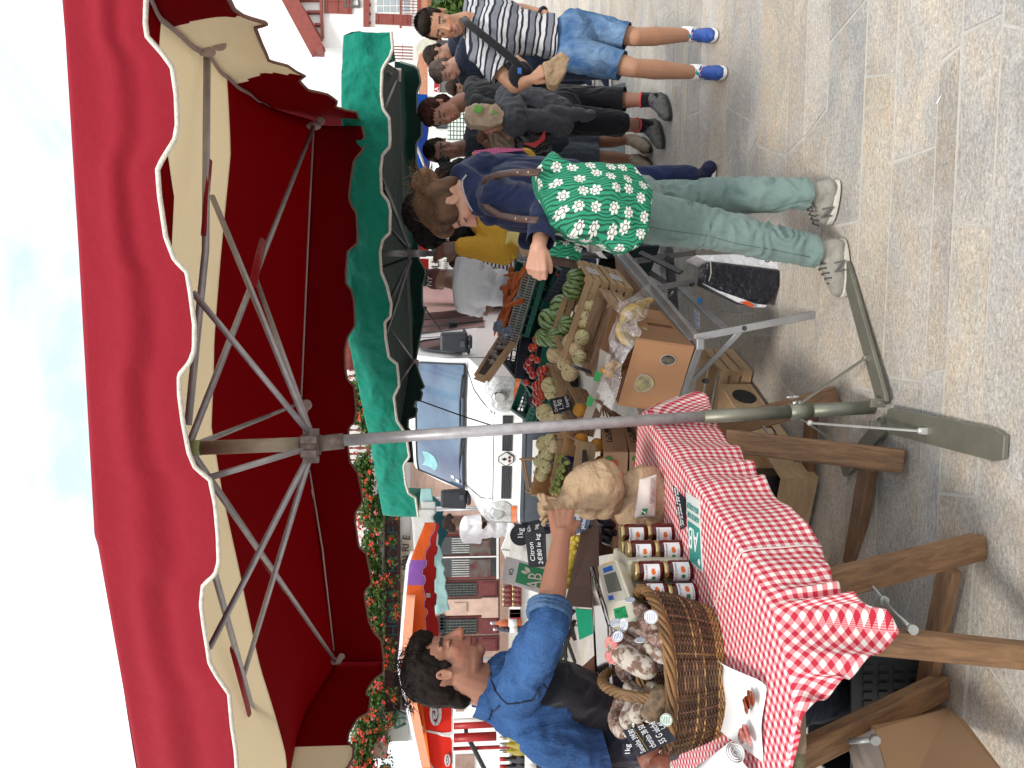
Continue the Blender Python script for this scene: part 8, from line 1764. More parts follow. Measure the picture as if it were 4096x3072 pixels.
def shopper():
 t = thing('person', 'woman in navy jacket and sage trousers leaning over the fruit with a green floral bag', 'person', PZ(3330,920,0)); rnd = random.Random(2)
 H = Head(P(1814,812,3.02), (-.82,.10,-.56), (-.52,.06,.85), 1.03)
 J = dict(nb=P(1905,752,3.06), shL=P(1990,785,2.90), shR=P(1968,765,3.26), elL=P(2188,822,2.80), wrL=P(2155,985,2.66), elR=P(2150,880,3.40), wrR=P(2110,960,3.30), hipL=P(2540,860,2.98), hipR=P(2540,835,3.16),
    knL=P(2900,925,2.93), knR=P(2900,785,3.12), anL=PZ(3310,1010,.09), anR=PZ(3285,782,.09), toeL=PZ(3385,1190,.005), toeR=PZ(3320,900,.005))
 J['anL'] = PZ(3300,1010,.085); J['anR'] = PZ(3268,775,.085)
 body(t, H, J, (.50,.27,.19), (.09,.05,.03), .0055, 'down', lip=(.42,.17,.14), hands=[(J['wrL'], (-1,-.1,.12), (.05,-1,.25), -1, dict(curl=(1.0,1.2,.9), k=.96, thumb=(.5,1.2)))], k=.93, neck_r=.05)
 nv = cloth('navy jacket cloth', (.012,.020,.062), (.010,.016,.050), folds=7, bst=.6)
 def jk(m):
  torso(m, J, .022, k=.97, depth=1.1); limb(m, J['shL'], J['elL'], .066, .060, .004); limb(m, J['elL'], J['elL'].lerp(J['wrL'], .9), .060, .047); limb(m, J['shR'], J['elR'], .062, .05); limb(m, J['elR'], J['wrR'], .05, .04)
  cap(m, P(1858,700,3.04), P(1925,800,2.98), .055, .062); cap(m, P(1858,700,3.04), P(1940,690,3.10), .055, .08); cap(m, P(1925,800,2.98), P(1960,850,3.05), .05, .05); cap(m, P(1900,760,3.16), P(1960,700,3.16), .07, .08)
  cap(m, P(2000,700,3.12), P(2280,740,3.12), .085, .10)
 g = garment(t, 'navy_jacket', jk, nv, .007, .010, (10,10,7), 11, cuts=[(J['elL'].lerp(J['wrL'], .9), J['wrL']-J['elL'], .09)])
 m = MB(); m.tube(skinpts(g, dense(((1866,702),(1852,722),(1852,745),(1862,785),(1878,820),(1892,842)), 5), .003), .0035, 6); part('cord', m, mat('grey cord', (.42,.42,.44), .7), g)
 tg = cloth('sage cotton', (.155,.22,.205), (.135,.195,.18), folds=8, bst=.5)
 def tr(m):
  limb(m, J['hipL']+V((0,0,.02)), J['knL'], .098, .074, .004); limb(m, J['knL'], J['anL']+V((0,0,.03)), .073, .056, .004); limb(m, J['hipR']+V((0,0,.02)), J['knR'], .098, .074, .004); limb(m, J['knR'], J['anR']+V((0,0,.03)), .073, .056, .004); m.ell((J['hipL']+J['hipR'])/2+V((.02,0,.02)), (.13,.16,.13), None, 20, 14)
 tt = garment(t, 'sage_trousers', tr, tg, .007, .014, (9,9,15), 21, cuts=[(J['an'+q]+V((0,0,.035)), (0,0,-1), .12) for q in 'RL'])
 for px in (((2575,905),(2700,925),(2830,942),(2950,975),(3100,1000),(3240,1028)), ((2960,845),(3060,850),(3170,812),(3240,800))): seam(tt, skinpts(tt, dense(px, 10), .0005), mat('sage seam', (.09,.14,.13), .9, bst=0), .0016)
 for a, b, o_ in ((J['hipL'], J['knL'], (-.02,-.099,0)), (J['knL'], J['anL'], (-.015,-.072,0))):
  pass
 sm_, ss = mat('grey suede', (.30,.285,.25), .8, var=.1, vs=12), mat('off white sole', (.62,.58,.52), .6)
 for s_ in 'LR':
  o, d, x = shoe(t, J['an'+s_]+V((0,0,0)), J['toe'+s_], sm_, ss, 1.0, 'sneaker'); laces(o, J['an'+s_], J['toe'+s_], mat('dark lace', (.07,.07,.07), .8))
  c = V((J['an'+s_].x, J['an'+s_].y, 0))+d*.045+V((0,0,.03)); n_ = x if x.y < 0 else -x; rd = d if d.cross(V((0,0,1))).dot(n_) > 0 else -d; text('N', .062, c + n_*.043 + (d*-.02 if rd.dot(d) > 0 else d*.035), rd, (0,0,1), mat('dark suede', (.13,.13,.12), .8), o, 'emblem', .0025, shear=-.2)
 # hair with bun
 hm = vcol('brown hair', .5, .4, 160, .006, spec=.15, noisev=.2); hc = (.125,.065,.036)
 def hcol(co):
  c = np.tile(np.array(hc), (len(co),1));
  for i, p in enumerate(co): q = V(p); a = noise.noise(V((q.x*14, q.y*60, q.z*14+q.x*20))); c[i] *= 1+.7*a
  c2 = c.copy(); d = np.linalg.norm(co-np.array(tuple(P(1700,728,3.02))), axis=1) < .075; c2[d] = c2[d]*1.6; return np.clip(c2, .01, 1)
 def hb(m):
  M = H.M(); k = H.k
  m.ell(H(-.020,0,.042), (.098*k,.080*k,.087*k), M, 20, 14); m.ell(H(-.062,0,.0), (.034*k,.056*k,.066*k), M, 18, 12); m.ell(H(.035,0,.080), (.062*k,.066*k,.048*k), M, 16, 12)
  for s_ in (-1, 1): m.ell(H(.015,.062*s_,.045), (.055*k,.020*k,.045*k), M, 14, 10)
  b = P(1700,728,3.02)
  for q in range(7): a = q*.9; m.ell(b+V((math.cos(a)*.028, math.sin(a*1.7)*.02, math.sin(a)*.028)), (.032,.030,.026), frameM((math.cos(a), .3, math.sin(a))), 12, 8)
  cap(m, H(-.075,0,.05), b, .030, .026)
 def hd(co, no):
  o = np.empty(len(co))
  for i, p in enumerate(co): q = V((p[0]*18+p[2]*10, p[1]*70, p[2]*18)); o[i] = (.25-abs(noise.noise(q)))*.007
  return o
 m = MB(); hb(m); hr = fused('hair', m, .005, hm, t, 1, hd, hcol)
 m = MB(); b = P(1700,728,3.02); m.cc = (.20,.12,.07)
 def src(r): v = V((r.gauss(0,1), r.gauss(0,1), r.gauss(0,1))).normalized(); return b+v*.035, (v+V((.3,0,.8))).normalized()
 hair_strands(H, src, 130, .075, rnd, m, .0011, .35)
 m.cc = (.13,.08,.05)
 def src2(r): a = r.uniform(-1.2,1.2); p = H(.06+r.uniform(-.06,.02), math.sin(a)*.07, .075+.03*math.cos(a)); return p, (H.f*-.8+V((r.gauss(0,.2), r.gauss(0,.2), r.gauss(0,.2)))).normalized()
 hair_strands(H, src2, 260, .12, rnd, m, .0011, .12)
 for _ in range(520):
  a0 = rnd.uniform(-1.45,1.45); f0 = rnd.uniform(-.02,.085); p0 = (f0, math.sin(a0)*.084, .052+.088*math.cos(a0)*math.sqrt(max(.05,1-(f0/.115)**2))); e = (-.085, math.sin(a0)*.02, .075); g_ = rnd.uniform(.6,1.7); m.cc = (.125*g_,.068*g_,.038*g_); pts = []
  for q in range(9):
   s_ = q/8; v = V((p0[0]+(e[0]-p0[0])*s_, p0[1]+(e[1]-p0[1])*s_**1.3, p0[2]+(e[2]-p0[2])*s_)); v = v - V((-.02,0,.045)); L = math.sqrt((v.x/.105)**2+(v.y/.086)**2+(v.z/.094)**2); v = v/L*1.012 + V((-.02,0,.045)); pts.append(H(*v))
  m.tube(pts, .0013, 3, cap=False)
 part('loose_hair', m, hm, hr)
 # floral bag: its own thing, hanging from her shoulder
 B = thing('shoulder_bag', 'large green shoulder bag printed with white flowers, leather straps', 'bag', P(2580,820,2.72)); out = [(2142,682),(2208,592),(2260,640),(2300,652),(2420,648),(2535,652),(2582,700),(2618,770),(2605,860),(2585,940),(2552,985),(2500,1004),(2440,985),(2340,950),(2260,925),(2200,905),(2165,800)]
 m = MB(); c0 = [P(x, y, 2.66) for x, y in out]; m.prism(c0, (0,1,0), .11); cc = sum(c0, V((0,0,0)))/len(c0)
 ff = flower_cloth()
 def bd(co, no):
  o = np.empty(len(co))
  for i, p in enumerate(co): r_ = (p[0]-cc.x)**2/.14**2 + (p[2]-cc.z)**2/.19**2; o[i] = max(0, 1-r_)*.05*abs(no[i][1]) + noise.noise(V(p)*9)*.010 + (.3-abs(noise.noise(V((p[0]*9,1,p[2]*16)))))*.012
  return o
 fused('bag_body', m, .010, ff, B, 8, bd)
 lt = mat('brown leather', (.085,.045,.038), .5, var=.15, vs=20)
 def strap(pts, nm, w_=.017):
  m = MB(); m.tube(pts, w_, 6, squash=.22, hint=V((0,1,0))); return part(nm, m, lt, B)
 strap([P(2160,690,2.61), P(2050,690,2.72), P(1990,700,2.84), P(1935,725,2.87), P(1920,760,3.0)], 'strap', .014); strap([P(2150,880,2.60), P(2080,876,2.70), P(2000,860,2.82), P(1950,830,2.84), P(1925,790,2.9)], 'strap', .014)
 for X, Y, d in ((2070,692,2.675),(2113,691,2.63),(2062,876,2.69),(2105,878,2.645)):
  m = MB(); m.ell(P(X,Y,d)+V((0,-.006,0)), .0045, seg=8, rings=6); part('stud', m, mat('brass stud', (.5,.38,.2), .3, 1), B)
 # second floral bag held in her hand, brown leather handle
 B2 = thing('shoulder_bag', 'second green floral bag hanging from her hand by a brown leather handle', 'bag', P(2330,1020,2.9)); m = MB(); c1 = [P(x, y, 2.80) for x, y in ((2190,985),(2215,960),(2300,965),(2345,990),(2330,1020),(2300,1052),(2230,1040),(2185,1030))]; m.prism(c1, (0,1,0), .07); fused('bag_body', m, .009, ff, B2, 4, folds((12,12,12), .008, 3))
 m = MB(); m.tube([P(2165,1040,2.71), P(2200,1042,2.72), P(2260,1050,2.76), P(2300,1058,2.80)], .016, 8, squash=.5); part('handle', m, lt, B2)
shopper()
# ---------------------------------------------------------------- the boy
def stripes():
 m, nt, b, out = newmat('striped jersey'); tc = nt.nodes.new('ShaderNodeTexCoord'); sx = nt.nodes.new('ShaderNodeSeparateXYZ'); nt.links.new(tc.outputs['Object'], sx.inputs[0]); n = nz(nt, tc.outputs['Object'], 3.5, 3); n2 = nz(nt, coords(nt,'Object',(60,60,200)), 3, 4)
 z = mth(nt, 'ADD', sx.outputs[2], mth(nt, 'ADD', mth(nt, 'MULTIPLY', mth(nt, 'SUBTRACT', n.outputs['Fac'], .5), .09), mth(nt, 'MULTIPLY', sx.outputs[0], .13))); f = mth(nt, 'FRACT', mth(nt, 'DIVIDE', z, .098))
 nv, wh, gy = (.012,.014,.032), (.58,.58,.60), (.19,.20,.23)
 r = nt.nodes.new('ShaderNodeValToRGB'); r.color_ramp.interpolation = 'CONSTANT'; e = r.color_ramp.elements
 st = [(0,nv),(.13,wh),(.34,nv),(.46,wh),(.60,nv),(.70,gy)]
 while len(e) < len(st): e.new(.5)
 for k, (p, c) in enumerate(st): e[k].position = p; e[k].color = (*c, 1)
 nt.links.new(f, r.inputs[0]); c = mixc(nt, 1, r.outputs[0], ramp(nt, n2.outputs['Fac'], [(.3,(.72,)*3),(.7,(1.1,)*3)]), 'MULTIPLY'); nt.links.new(c, b.inputs['Base Color']); b.inputs['Roughness'].default_value = .9; n3 = nz(nt, tc.outputs['Object'], 10, 4); bump(nt, b, n3.outputs['Fac'], .4, .02); return m
def boy():
 t = thing('person', 'boy in a striped T-shirt, denim shorts and bright blue trainers facing the camera', 'person', PZ(2900,230,0)); rnd = random.Random(3)
 H = Head(P(1762,100,4.28), (-.52,-.82,-.22), (.05,-.16,.98), .99)
 J = dict(nb=P(1868,92,4.33), shR=P(1918,212,4.24), shL=P(1905,5,4.46), elR=P(2058,345,4.22), wrR=P(2128,318,4.02), elL=P(2055,38,4.50), wrL=P(2182,58,4.34), hipR=P(2335,220,4.26), hipL=P(2335,105,4.36), knR=P(2535,272,4.16), knL=P(2540,148,4.28), anR=PZ(2800,303,.10), anL=PZ(2778,145,.10), toeR=PZ(2912,292,.005), toeL=PZ(2876,142,.005))
 J['anR'] = V((J['toeR'].x*1.047-.0, J['toeR'].y+.20, .10)); J['anL'] = V((J['toeL'].x*1.046, J['toeL'].y+.20, .10))
 body(t, H, J, (.47,.245,.15), (.045,.028,.02), .0055, 'open', lip=(.46,.20,.16), hands=[(J['wrR'], (P(2170,285,3.96)-J['wrR']), (.15,-1,.35), 1, dict(curl=(.75,.9,.7), k=.95, thumb=(.5,.9))), (J['wrL'], (P(2240,90,4.40)-J['wrL']), (.5,-.8,.2), -1, dict(curl=(.3,.4,.3), k=.95))], k=.95)
 def sh(m): torso(m, J, .014, k=.96, waist=.88); limb(m, J['shR'], J['shR'].lerp(J['elR'], .62), .062, .074); limb(m, J['shL'], J['shL'].lerp(J['elL'], .62), .062, .072)
 g = garment(t, 'striped_tshirt', sh, stripes(), .008, .009, (8,8,5), 31, cuts=[(J['shR'].lerp(J['elR'], .60), J['elR']-J['shR'], .13), (J['shL'].lerp(J['elL'], .60), J['elL']-J['shL'], .12), (P(2222,165,4.3), (0,0,-1), .35)])
 dn = denim('light denim', (.04,.11,.26), (.20,.31,.46))
 def so(m):
  for s_, e in (('R', P(2488,262,4.18)), ('L', P(2508,148,4.28))): limb(m, J['hip'+s_]+V((0,0,.06)), e, .092, .076, .004);
  m.ell((J['hipR']+J['hipL'])/2+V((0,0,.06)), (.150,.112,.13), None, 20, 14)
 sg = garment(t, 'denim_shorts', so, dn, .008, .008, (10,10,9), 33, cuts=[(P(2488,262,4.18), P(2488,262,4.18)-J['hipR'], .13), (P(2508,148,4.28), P(2508,148,4.28)-J['hipL'], .13)])
 for s_ in 'RL':
  a = J['an'+s_]; m = MB(); m.tube([a+V((0,-.01,-.03)), a+V((0,-.005,.055))], [.043,.041], 14); part('sock', m, M_white, t)
  o, d, x = shoe(t, a, J['toe'+s_], mat('royal blue mesh', (.03,.09,.36), .6, var=.15), M_white, .98, 'trainer'); laces(o, a, J['toe'+s_], mat('blue lace', (.01,.04,.42), .5), .98)
  m = MB(); c = V((a.x, a.y, 0))+d*.045+V((0,0,.115)); m.box(c, (.028,.006,.03), frameM((.0,-.3,1))); part('tongue_badge', m, mat('turquoise badge', (.02,.35,.42), .5), o)
 hm = vcol('short dark hair', .7, .6, 200, .005, spec=.12, noisev=.3)
 def hb(m):
  M = H.M(); k = H.k; m.ell(H(-.020,0,.052), (.097*k,.078*k,.086*k), M, 20, 14); m.ell(H(.03,0,.098), (.058*k,.060*k,.036*k), M, 16, 12); m.ell(H(-.06,0,-.0), (.042*k,.064*k,.06*k), M, 16, 10)
  for s_ in (-1, 1): m.ell(H(.006,.066*s_,.038), (.036*k,.014*k,.034*k), M, 14, 10)
 m = MB(); hb(m); hr = fused('hair', m, .005, hm, t, 1, folds((90,90,90), .005, 1), lambda co: np.tile(np.array([.032,.021,.016]), (len(co),1)))
 m = MB(); m.cc = (.03,.02,.015)
 def src(r): a, b = r.uniform(0,6.28), r.uniform(0,1.2); v = V((math.sin(b)*math.cos(a), math.sin(b)*math.sin(a), math.cos(b))); p = H(-.005+v.x*.085, v.y*.068, .058+v.z*.078); d = (p-H(-.01,0,.03)).normalized(); return p, (d+H.f*.5).normalized()
 hair_strands(H, src, 700, .016, rnd, m, .0014, .1); part('short_strands', m, hm, hr)
 # watch, cross-body strap, pouch, paper bag
 w_ = J['wrL']; dr = (J['wrL']-J['elL']).normalized(); x, y, z = frame(dr); m = MB(); m.tube([w_-dr*.02 + x*math.cos(a)*.034+y*math.sin(a)*.034 for a in [k*math.pi/10 for k in range(21)]], .009, 6); part('watch', m, mat('navy strap', (.012,.016,.05), .5), t)
 pb = thing('belt_pouch', 'small black cross body pouch on a wide strap over the striped shirt', 'pouch', P(2100,285,4.05)); blk = cloth('black webbing', (.012,.012,.016))
 m = MB(); m.tube([P(1850,70,4.24), P(1870,92,4.17), P(1930,140,4.11), P(2000,195,4.08), P(2060,245,4.07), P(2100,290,4.06)], .021, 6, squash=.15, hint=V((.2,1,0))); part('strap', m, blk, pb); m = MB(); m.ell(P(2085,300,4.13), (.075,.045,.07), None, 14, 10); part('pouch', m, blk, pb); m = MB(); m.box(P(2078,284,4.06), (.03,.012,.02)); part('buckle', m, mat('blue buckle', (.03,.14,.45), .4), pb)
 bg = thing('paper_bag', 'small crumpled brown paper bag in the hand of the boy', 'paper bag', P(2225,275,3.93)); m = MB(); q = [P(2172,250,3.93), P(2200,235,3.93), P(2245,205,3.93), P(2278,228,3.94), P(2262,290,3.94), P(2228,345,3.94), P(2200,340,3.94), P(2185,310,3.93)]; m.prism(q, (0,1,0), .07)
 fused('paper', m, .006, M_kraft, bg, 3, folds((26,26,26), .006, 5))
boy()
# ---------------------------------------------------------------- people further back: one routine, each with its own pose and clothes
def cap_hair(H, t, colr, kind, vox=.007):
 hm = vcol('crowd hair', .7, .5, 120, .006, spec=.12, noisev=.3); M = H.M(); k = H.k; m = MB()
 m.ell(H(-.022,0,.052), (.099*k,.080*k,.088*k), M, 18, 12); m.ell(H(-.07,0,-.005), (.040*k,.066*k,.065*k), M, 16, 10); m.ell(H(.03,0,.092), (.060*k,.062*k,.038*k), M, 14, 10)
 for s_ in (-1, 1): m.ell(H(.0,.066*s_,.036), (.042*k,.018*k,.036*k), M)
 if kind == 'bob': m.ell(H(-.06,0,-.03), (.062*k,.080*k,.07*k), M, 16, 10)
 if kind == 'long':
  for s_ in (-1, 1): cap(m, H(-.02,.075*s_,.04), H(-.01,.08*s_,-.12), .03*k, .03*k)
  cap(m, H(-.06,0,.02), H(-.08,0,-.15), .06*k, .06*k)
 return fused('hair', m, vox, hm, t, 1, folds((45,45,45), .009, 3), lambda co: np.tile(np.array(colr), (len(co),1)))
def crowd():
 # woman with red-brown hair
 t = thing('person', 'red haired woman in black T-shirt and capri trousers holding a grey jacket', 'person', PZ(2670,470,0))
 H = Head(P(1762,448,5.30), (-.72,-.62,-.30), (-.2,-.1,.97), 1.06); J = dict(nb=P(1862,405,5.38), shR=P(1915,425,5.22), shL=P(1895,345,5.58), elR=P(2060,455,5.12), wrR=P(2020,495,4.98), elL=P(2070,400,5.35), wrL=P(2035,470,5.05), hipR=P(2260,480,5.3), hipL=P(2260,405,5.42), knR=P(2450,492,5.28), knL=P(2460,400,5.35), anR=PZ(2620,500,.11), anL=PZ(2640,400,.11), toeR=PZ(2660,592,.005), toeL=PZ(2688,478,.005))
 J['anR'] = P(2600,505,5.42); J['anR'].z = .11; J['anL'] = P(2620,400,5.25); J['anL'].z = .11
 body(t, H, J, (.34,.165,.11), (.03,.015,.012), .0075, 'down', hands=[(J['wrR'], (-.3,-.3,.9), (.2,-1,0), 1, dict(curl=(.6,.7,.5))), (J['wrL'], (-.8,-.3,.2), (.2,-1,.3), -1, dict(curl=(.7,.9,.6)))])
 blk = cloth('black cotton', (.010,.010,.014)); gy = cloth('grey fleece', (.055,.058,.070))
 garment(t, 'black_tshirt', lambda m: (torso(m, J, .018), limb(m, J['shR'], J['shR'].lerp(J['elR'], .5), .062, .06), limb(m, J['shL'], J['shL'].lerp(J['elL'], .5), .062, .06)), blk, .009, .007, cuts=[(J['sh'+q].lerp(J['el'+q], .5), J['el'+q]-J['sh'+q], .10) for q in 'RL'])
 def cp_(m):
  for s_ in 'RL': limb(m, J['hip'+s_]+V((0,0,.03)), J['kn'+s_], .108, .088); limb(m, J['kn'+s_], J['kn'+s_].lerp(J['an'+s_], .30), .088, .086)
  m.ell((J['hipR']+J['hipL'])/2, (.16,.12,.12))
 garment(t, 'capri_trousers', cp_, blk, .009, .009, cuts=[(J['kn'+q].lerp(J['an'+q], .27), J['an'+q]-J['kn'+q], .13) for q in 'RL'])
 pk = mat('pink band', (.75,.09,.12), .7)
 for s_ in 'RL':
  a = J['an'+s_]; sk_ = J['kn'+s_].lerp(a, .72); m = MB(); m.tube([sk_, a+V((0,0,-.04))], [.050,.046], 14); o = part('sock', m, blk, t); m = MB(); dd = (a-sk_).normalized(); m.tube([sk_-dd*.006, sk_+dd*.008], .0525, 14); part('sock_band', m, pk, o)
  o, d, x = shoe(t, a, J['toe'+s_], mat('grey hiking fabric', (.14,.14,.13), .75, var=.3, vs=30), mat('dark sole', (.02,.02,.02), .7), 1.1, 'hiking_shoe'); laces(o, a, J['toe'+s_], mat('mauve lace', (.18,.16,.26), .8), 1.1)
 cap_hair(H, t, (.055,.018,.014), 'bob')
 jk = thing('grey_jacket', 'dark grey fleece jacket draped over the arms of the red haired woman', 'jacket', P(2300,440,5.0)); m = MB();
 cap(m, P(2040,400,5.15), P(2060,490,4.98), .10, .09); cap(m, P(2090,410,5.15), P(2240,450,5.1), .11, .10); cap(m, P(2100,480,5.0), P(2250,500,5.02), .07, .07); cap(m, P(2200,455,5.0), P(2365,462,5.0), .05, .035); fused('fabric', m, .010, gy, jk, 2, folds((12,12,8), .018, 2))
 bg = thing('paper_bag', 'brown paper bag with green print held by the red haired woman', 'paper bag', P(2000,460,4.9)); m = MB(); m.prism([P(1862,430,4.92), P(1858,470,4.92), P(1880,500,4.92), P(1960,508,4.92), P(2010,490,4.92), P(2018,450,4.92), P(1985,415,4.92), P(1900,412,4.92)], (0,1,0), .09); o = fused('paper', m, .008, mat('pale kraft', (.46,.35,.25), .8, bs=20, bst=.7, bd=.02), bg, 3, folds((20,20,20), .008, 9))
 m = MB(); m.prism([P(1898,420,4.9), P(1896,450,4.9), P(1925,452,4.9), P(1930,424,4.9)], (0,-1,0), .004); m.prism([P(1968,440,4.9), P(1975,458,4.9), P(1992,452,4.9)], (0,-1,0), .004); part('green_print', m, mat('light green print', (.12,.38,.06), .7), bg)
 m = MB(); m.prism([P(2060,500,5.0), P(2070,590,4.98), P(2110,602,4.98), P(2205,580,5.0), P(2212,520,5.0), P(2120,490,5.0)], (0,1,0), .14); hb = thing('handbag', 'black and red glossy handbag hanging beside the grey jacket', 'handbag', P(2210,550,5.0)); fused('bag_body', m, .009, mat('glossy black red', (.012,.010,.012), .25, var=.3, vs=3, col2=(.012,.010,.012)), hb, 3, folds((14,14,14), .012, 4)); m = MB(); m.prism([P(2090,575,4.97), P(2140,592,4.96), P(2180,560,4.96), P(2180,520,4.97), P(2155,560,4.96), P(2135,570,4.96)], (0,-1,0), .006); part('red_panel', m, M_red, hb)
 # dark haired man
 t = thing('person', 'dark haired man in a dark T-shirt and grey shorts holding a paper bag', 'person', PZ(2600,620,0))
 H = Head(P(1772,602,5.85), (-.30,-.93,-.15), (0,-.1,1), 1.06); J = dict(nb=P(1870,590,5.9), shR=P(1905,655,5.85), shL=P(1900,520,5.95), elR=P(2050,680,5.75), wrR=P(2010,600,5.55), elL=P(2045,510,5.85), wrL=P(1975,535,5.6), hipR=P(2240,625,5.9), hipL=P(2240,560,5.95), knR=P(2410,630,5.85), knL=P(2410,565,5.9), anR=P(2540,640,5.85), anL=P(2535,560,5.95), toeR=PZ(2618,685,.005), toeL=PZ(2610,600,.005)); J['anR'].z = .11; J['anL'].z = .11
 body(t, H, J, (.22,.105,.065), (.015,.010,.008), .0075, 'open', lip=(.24,.09,.07), hands=[(J['wrL'], (-.15,-.25,.95), (.1,-1,0), -1, dict(curl=(1.1,1.2,.8), k=1.1)), (J['wrR'], (.2,-.3,.6), (.2,-1,0), 1, dict(curl=(.6,.7,.5)))])
 dk = cloth('dark slate jersey', (.018,.022,.032))
 garment(t, 'dark_tshirt', lambda m: (torso(m, J, .02), limb(m, J['shR'], J['shR'].lerp(J['elR'], .6), .066, .07), limb(m, J['shL'], J['shL'].lerp(J['elL'], .6), .066, .07)), dk, .010, .008)
 def so(m):
  for s_ in 'RL': limb(m, J['hip'+s_]+V((0,0,.05)), J['kn'+s_]+V((0,0,.05)), .105, .098)
  m.ell((J['hipR']+J['hipL'])/2, (.17,.12,.13))
 garment(t, 'grey_shorts', so, cloth('slate cotton', (.06,.075,.095)), .010, .009, cuts=[(J['kn'+q]+V((0,0,.04)), (0,0,-1), .14) for q in 'RL'])
 for s_ in 'RL': o, d, x = shoe(t, J['an'+s_], J['toe'+s_], mat('tan suede', (.22,.17,.12), .85, var=.2), mat('dark sole', (.02,.02,.02), .7), 1.1, 'walking_shoe'); laces(o, J['an'+s_], J['toe'+s_], mat('pale lace', (.35,.32,.28), .8), 1.1)
 cap_hair(H, t, (.018,.013,.011), 'short')
 bg = thing('paper_bag', 'flat kraft paper bag hanging from the hand of the dark haired man', 'paper bag', P(2060,570,5.5)); m = MB(); m.prism([P(1955,532,5.5), P(1970,600,5.5), P(2055,600,5.5), P(2062,545,5.5), P(2010,528,5.5)], (0,1,0), .05); fused('paper', m, .008, MATS['pale kraft'], bg, 2, folds((16,16,16), .012, 9))
 # person in the yellow cardigan
 t = thing('person', 'curly haired person in a yellow knitted cardigan behind the navy jacket', 'person', PZ(2860,780,0)); dsk = (.085,.038,.024)
 H = Head(P(1745,855,3.95), (-.75,.1,-.62), (-.55,.1,.83), 1.0); J = dict(nb=P(1850,800,3.98), shL=P(1935,880,3.80), shR=P(1920,720,4.0), elL=P(2018,1005,3.72), wrL=P(1845,985,3.80), elR=P(2100,640,4.05), wrR=P(2120,740,4.0), hipL=P(2350,800,4.0), hipR=P(2350,740,4.1), knL=P(2600,790,4.05), knR=P(2600,712,4.2), anL=P(2810,800,4.12), anR=P(2800,700,4.3), toeL=PZ(2852,880,.005), toeR=PZ(2850,720,.005)); J['anL'].z = .10; J['anR'].z = .10
 body(t, H, J, dsk, (.008,.006,.005), .0075, 'down', lip=(.12,.05,.04), hands=[(J['wrL'], (-.2,.1,.9), (.3,-1,0), -1, dict(curl=(.4,.5,.4)))])
 m_, nt, b_, out = newmat('yellow knit'); vec = coords(nt); wv = nt.nodes.new('ShaderNodeTexWave'); wv.inputs['Scale'].default_value = 62; wv.inputs['Distortion'].default_value = 5; wv.inputs['Detail Scale'].default_value = 6; wv.bands_direction = 'DIAGONAL'; nt.links.new(vec, wv.inputs['Vector']); nt.links.new(ramp(nt, wv.outputs['Fac'], [(.1,(.38,.19,.012)),(.6,(.62,.36,.03))]), b_.inputs['Base Color']); b_.inputs['Roughness'].default_value = .95; bump(nt, b_, wv.outputs['Fac'], .7, .006)
 garment(t, 'yellow_cardigan', lambda m: (torso(m, J, .02), limb(m, J['shL'], J['elL'], .072, .062), limb(m, J['elL'], J['elL'].lerp(J['wrL'], .93), .066, .050), limb(m, J['shR'], J['elR'], .066, .06), cap(m, P(1900,618,4.0), P(2105,612,4.0), .018, .018)), m_, .009, .007, (14,14,10))
 garment(t, 'navy_jeans', lambda m: [limb(m, J['hip'+s_], J['kn'+s_].lerp(J['an'+s_], .82), .095, .058) for s_ in 'RL'], cloth('indigo denim', (.015,.025,.085)), .009, .006)
 for s_ in 'RL': o, d, x = shoe(t, J['an'+s_], J['toe'+s_], mat('navy canvas', (.012,.016,.05), .8), M_white, 1.0, 'canvas_shoe', h=.07)
 hm = vcol('crowd hair', .7, .5, 120, .006, spec=.12, noisev=.3); m = MB(); M = H.M()
 m.ell(H(-.03,0,.04), (.125,.115,.115), M, 18, 12)
 for X, Y, d, r in ((1800,720,4.0,.085),(1850,690,4.02,.07),(1880,670,4.05,.05),(1780,650,4.05,.03),(1850,960,3.9,.06),(1890,985,3.88,.035),(1720,930,3.95,.08)): m.ell(P(X,Y,d), r, seg=14, rings=10)
 def cd(co, no): return np.array([(.3-abs(noise.noise(V(p)*38)))*.03 for p in co])
 hr = fused('hair', m, .007, hm, t, 0, cd, lambda co: np.tile(np.array([.009,.007,.007]), (len(co),1)))
 m = MB(); m.cc = (.008,.006,.006); rnd = random.Random(6)
 for _ in range(240):
  c = rnd.choice([(1800,715,3.95),(1850,685,3.98),(1880,660,4.0),(1850,975,3.84),(1885,1000,3.84)]); p = P(c[0]+rnd.uniform(-35,35), c[1]+rnd.uniform(-35,30), c[2]); r = rnd.uniform(.005,.010); ph = rnd.uniform(0,6); m.tube([p+V((math.cos(a+ph)*r, math.sin(a+ph)*r, -a*.0045)) for a in [q*.8 for q in range(14)]], .0016, 3, cap=False)
 part('curls', m, hm, hr)
 bp = thing('backpack', 'navy backpack with a purple pink mesh panel beside the yellow cardigan', 'backpack', P(2100,615,3.95)); m = MB(); m.prism([P(1890,640,3.95), P(1895,600,3.95), P(1990,590,3.95), P(2095,600,3.95), P(2140,640,3.95), P(2120,680,3.95)], (0,1,0), .12); part('back', m, cloth('navy nylon', (.014,.02,.07)), bp, bevel=.012)
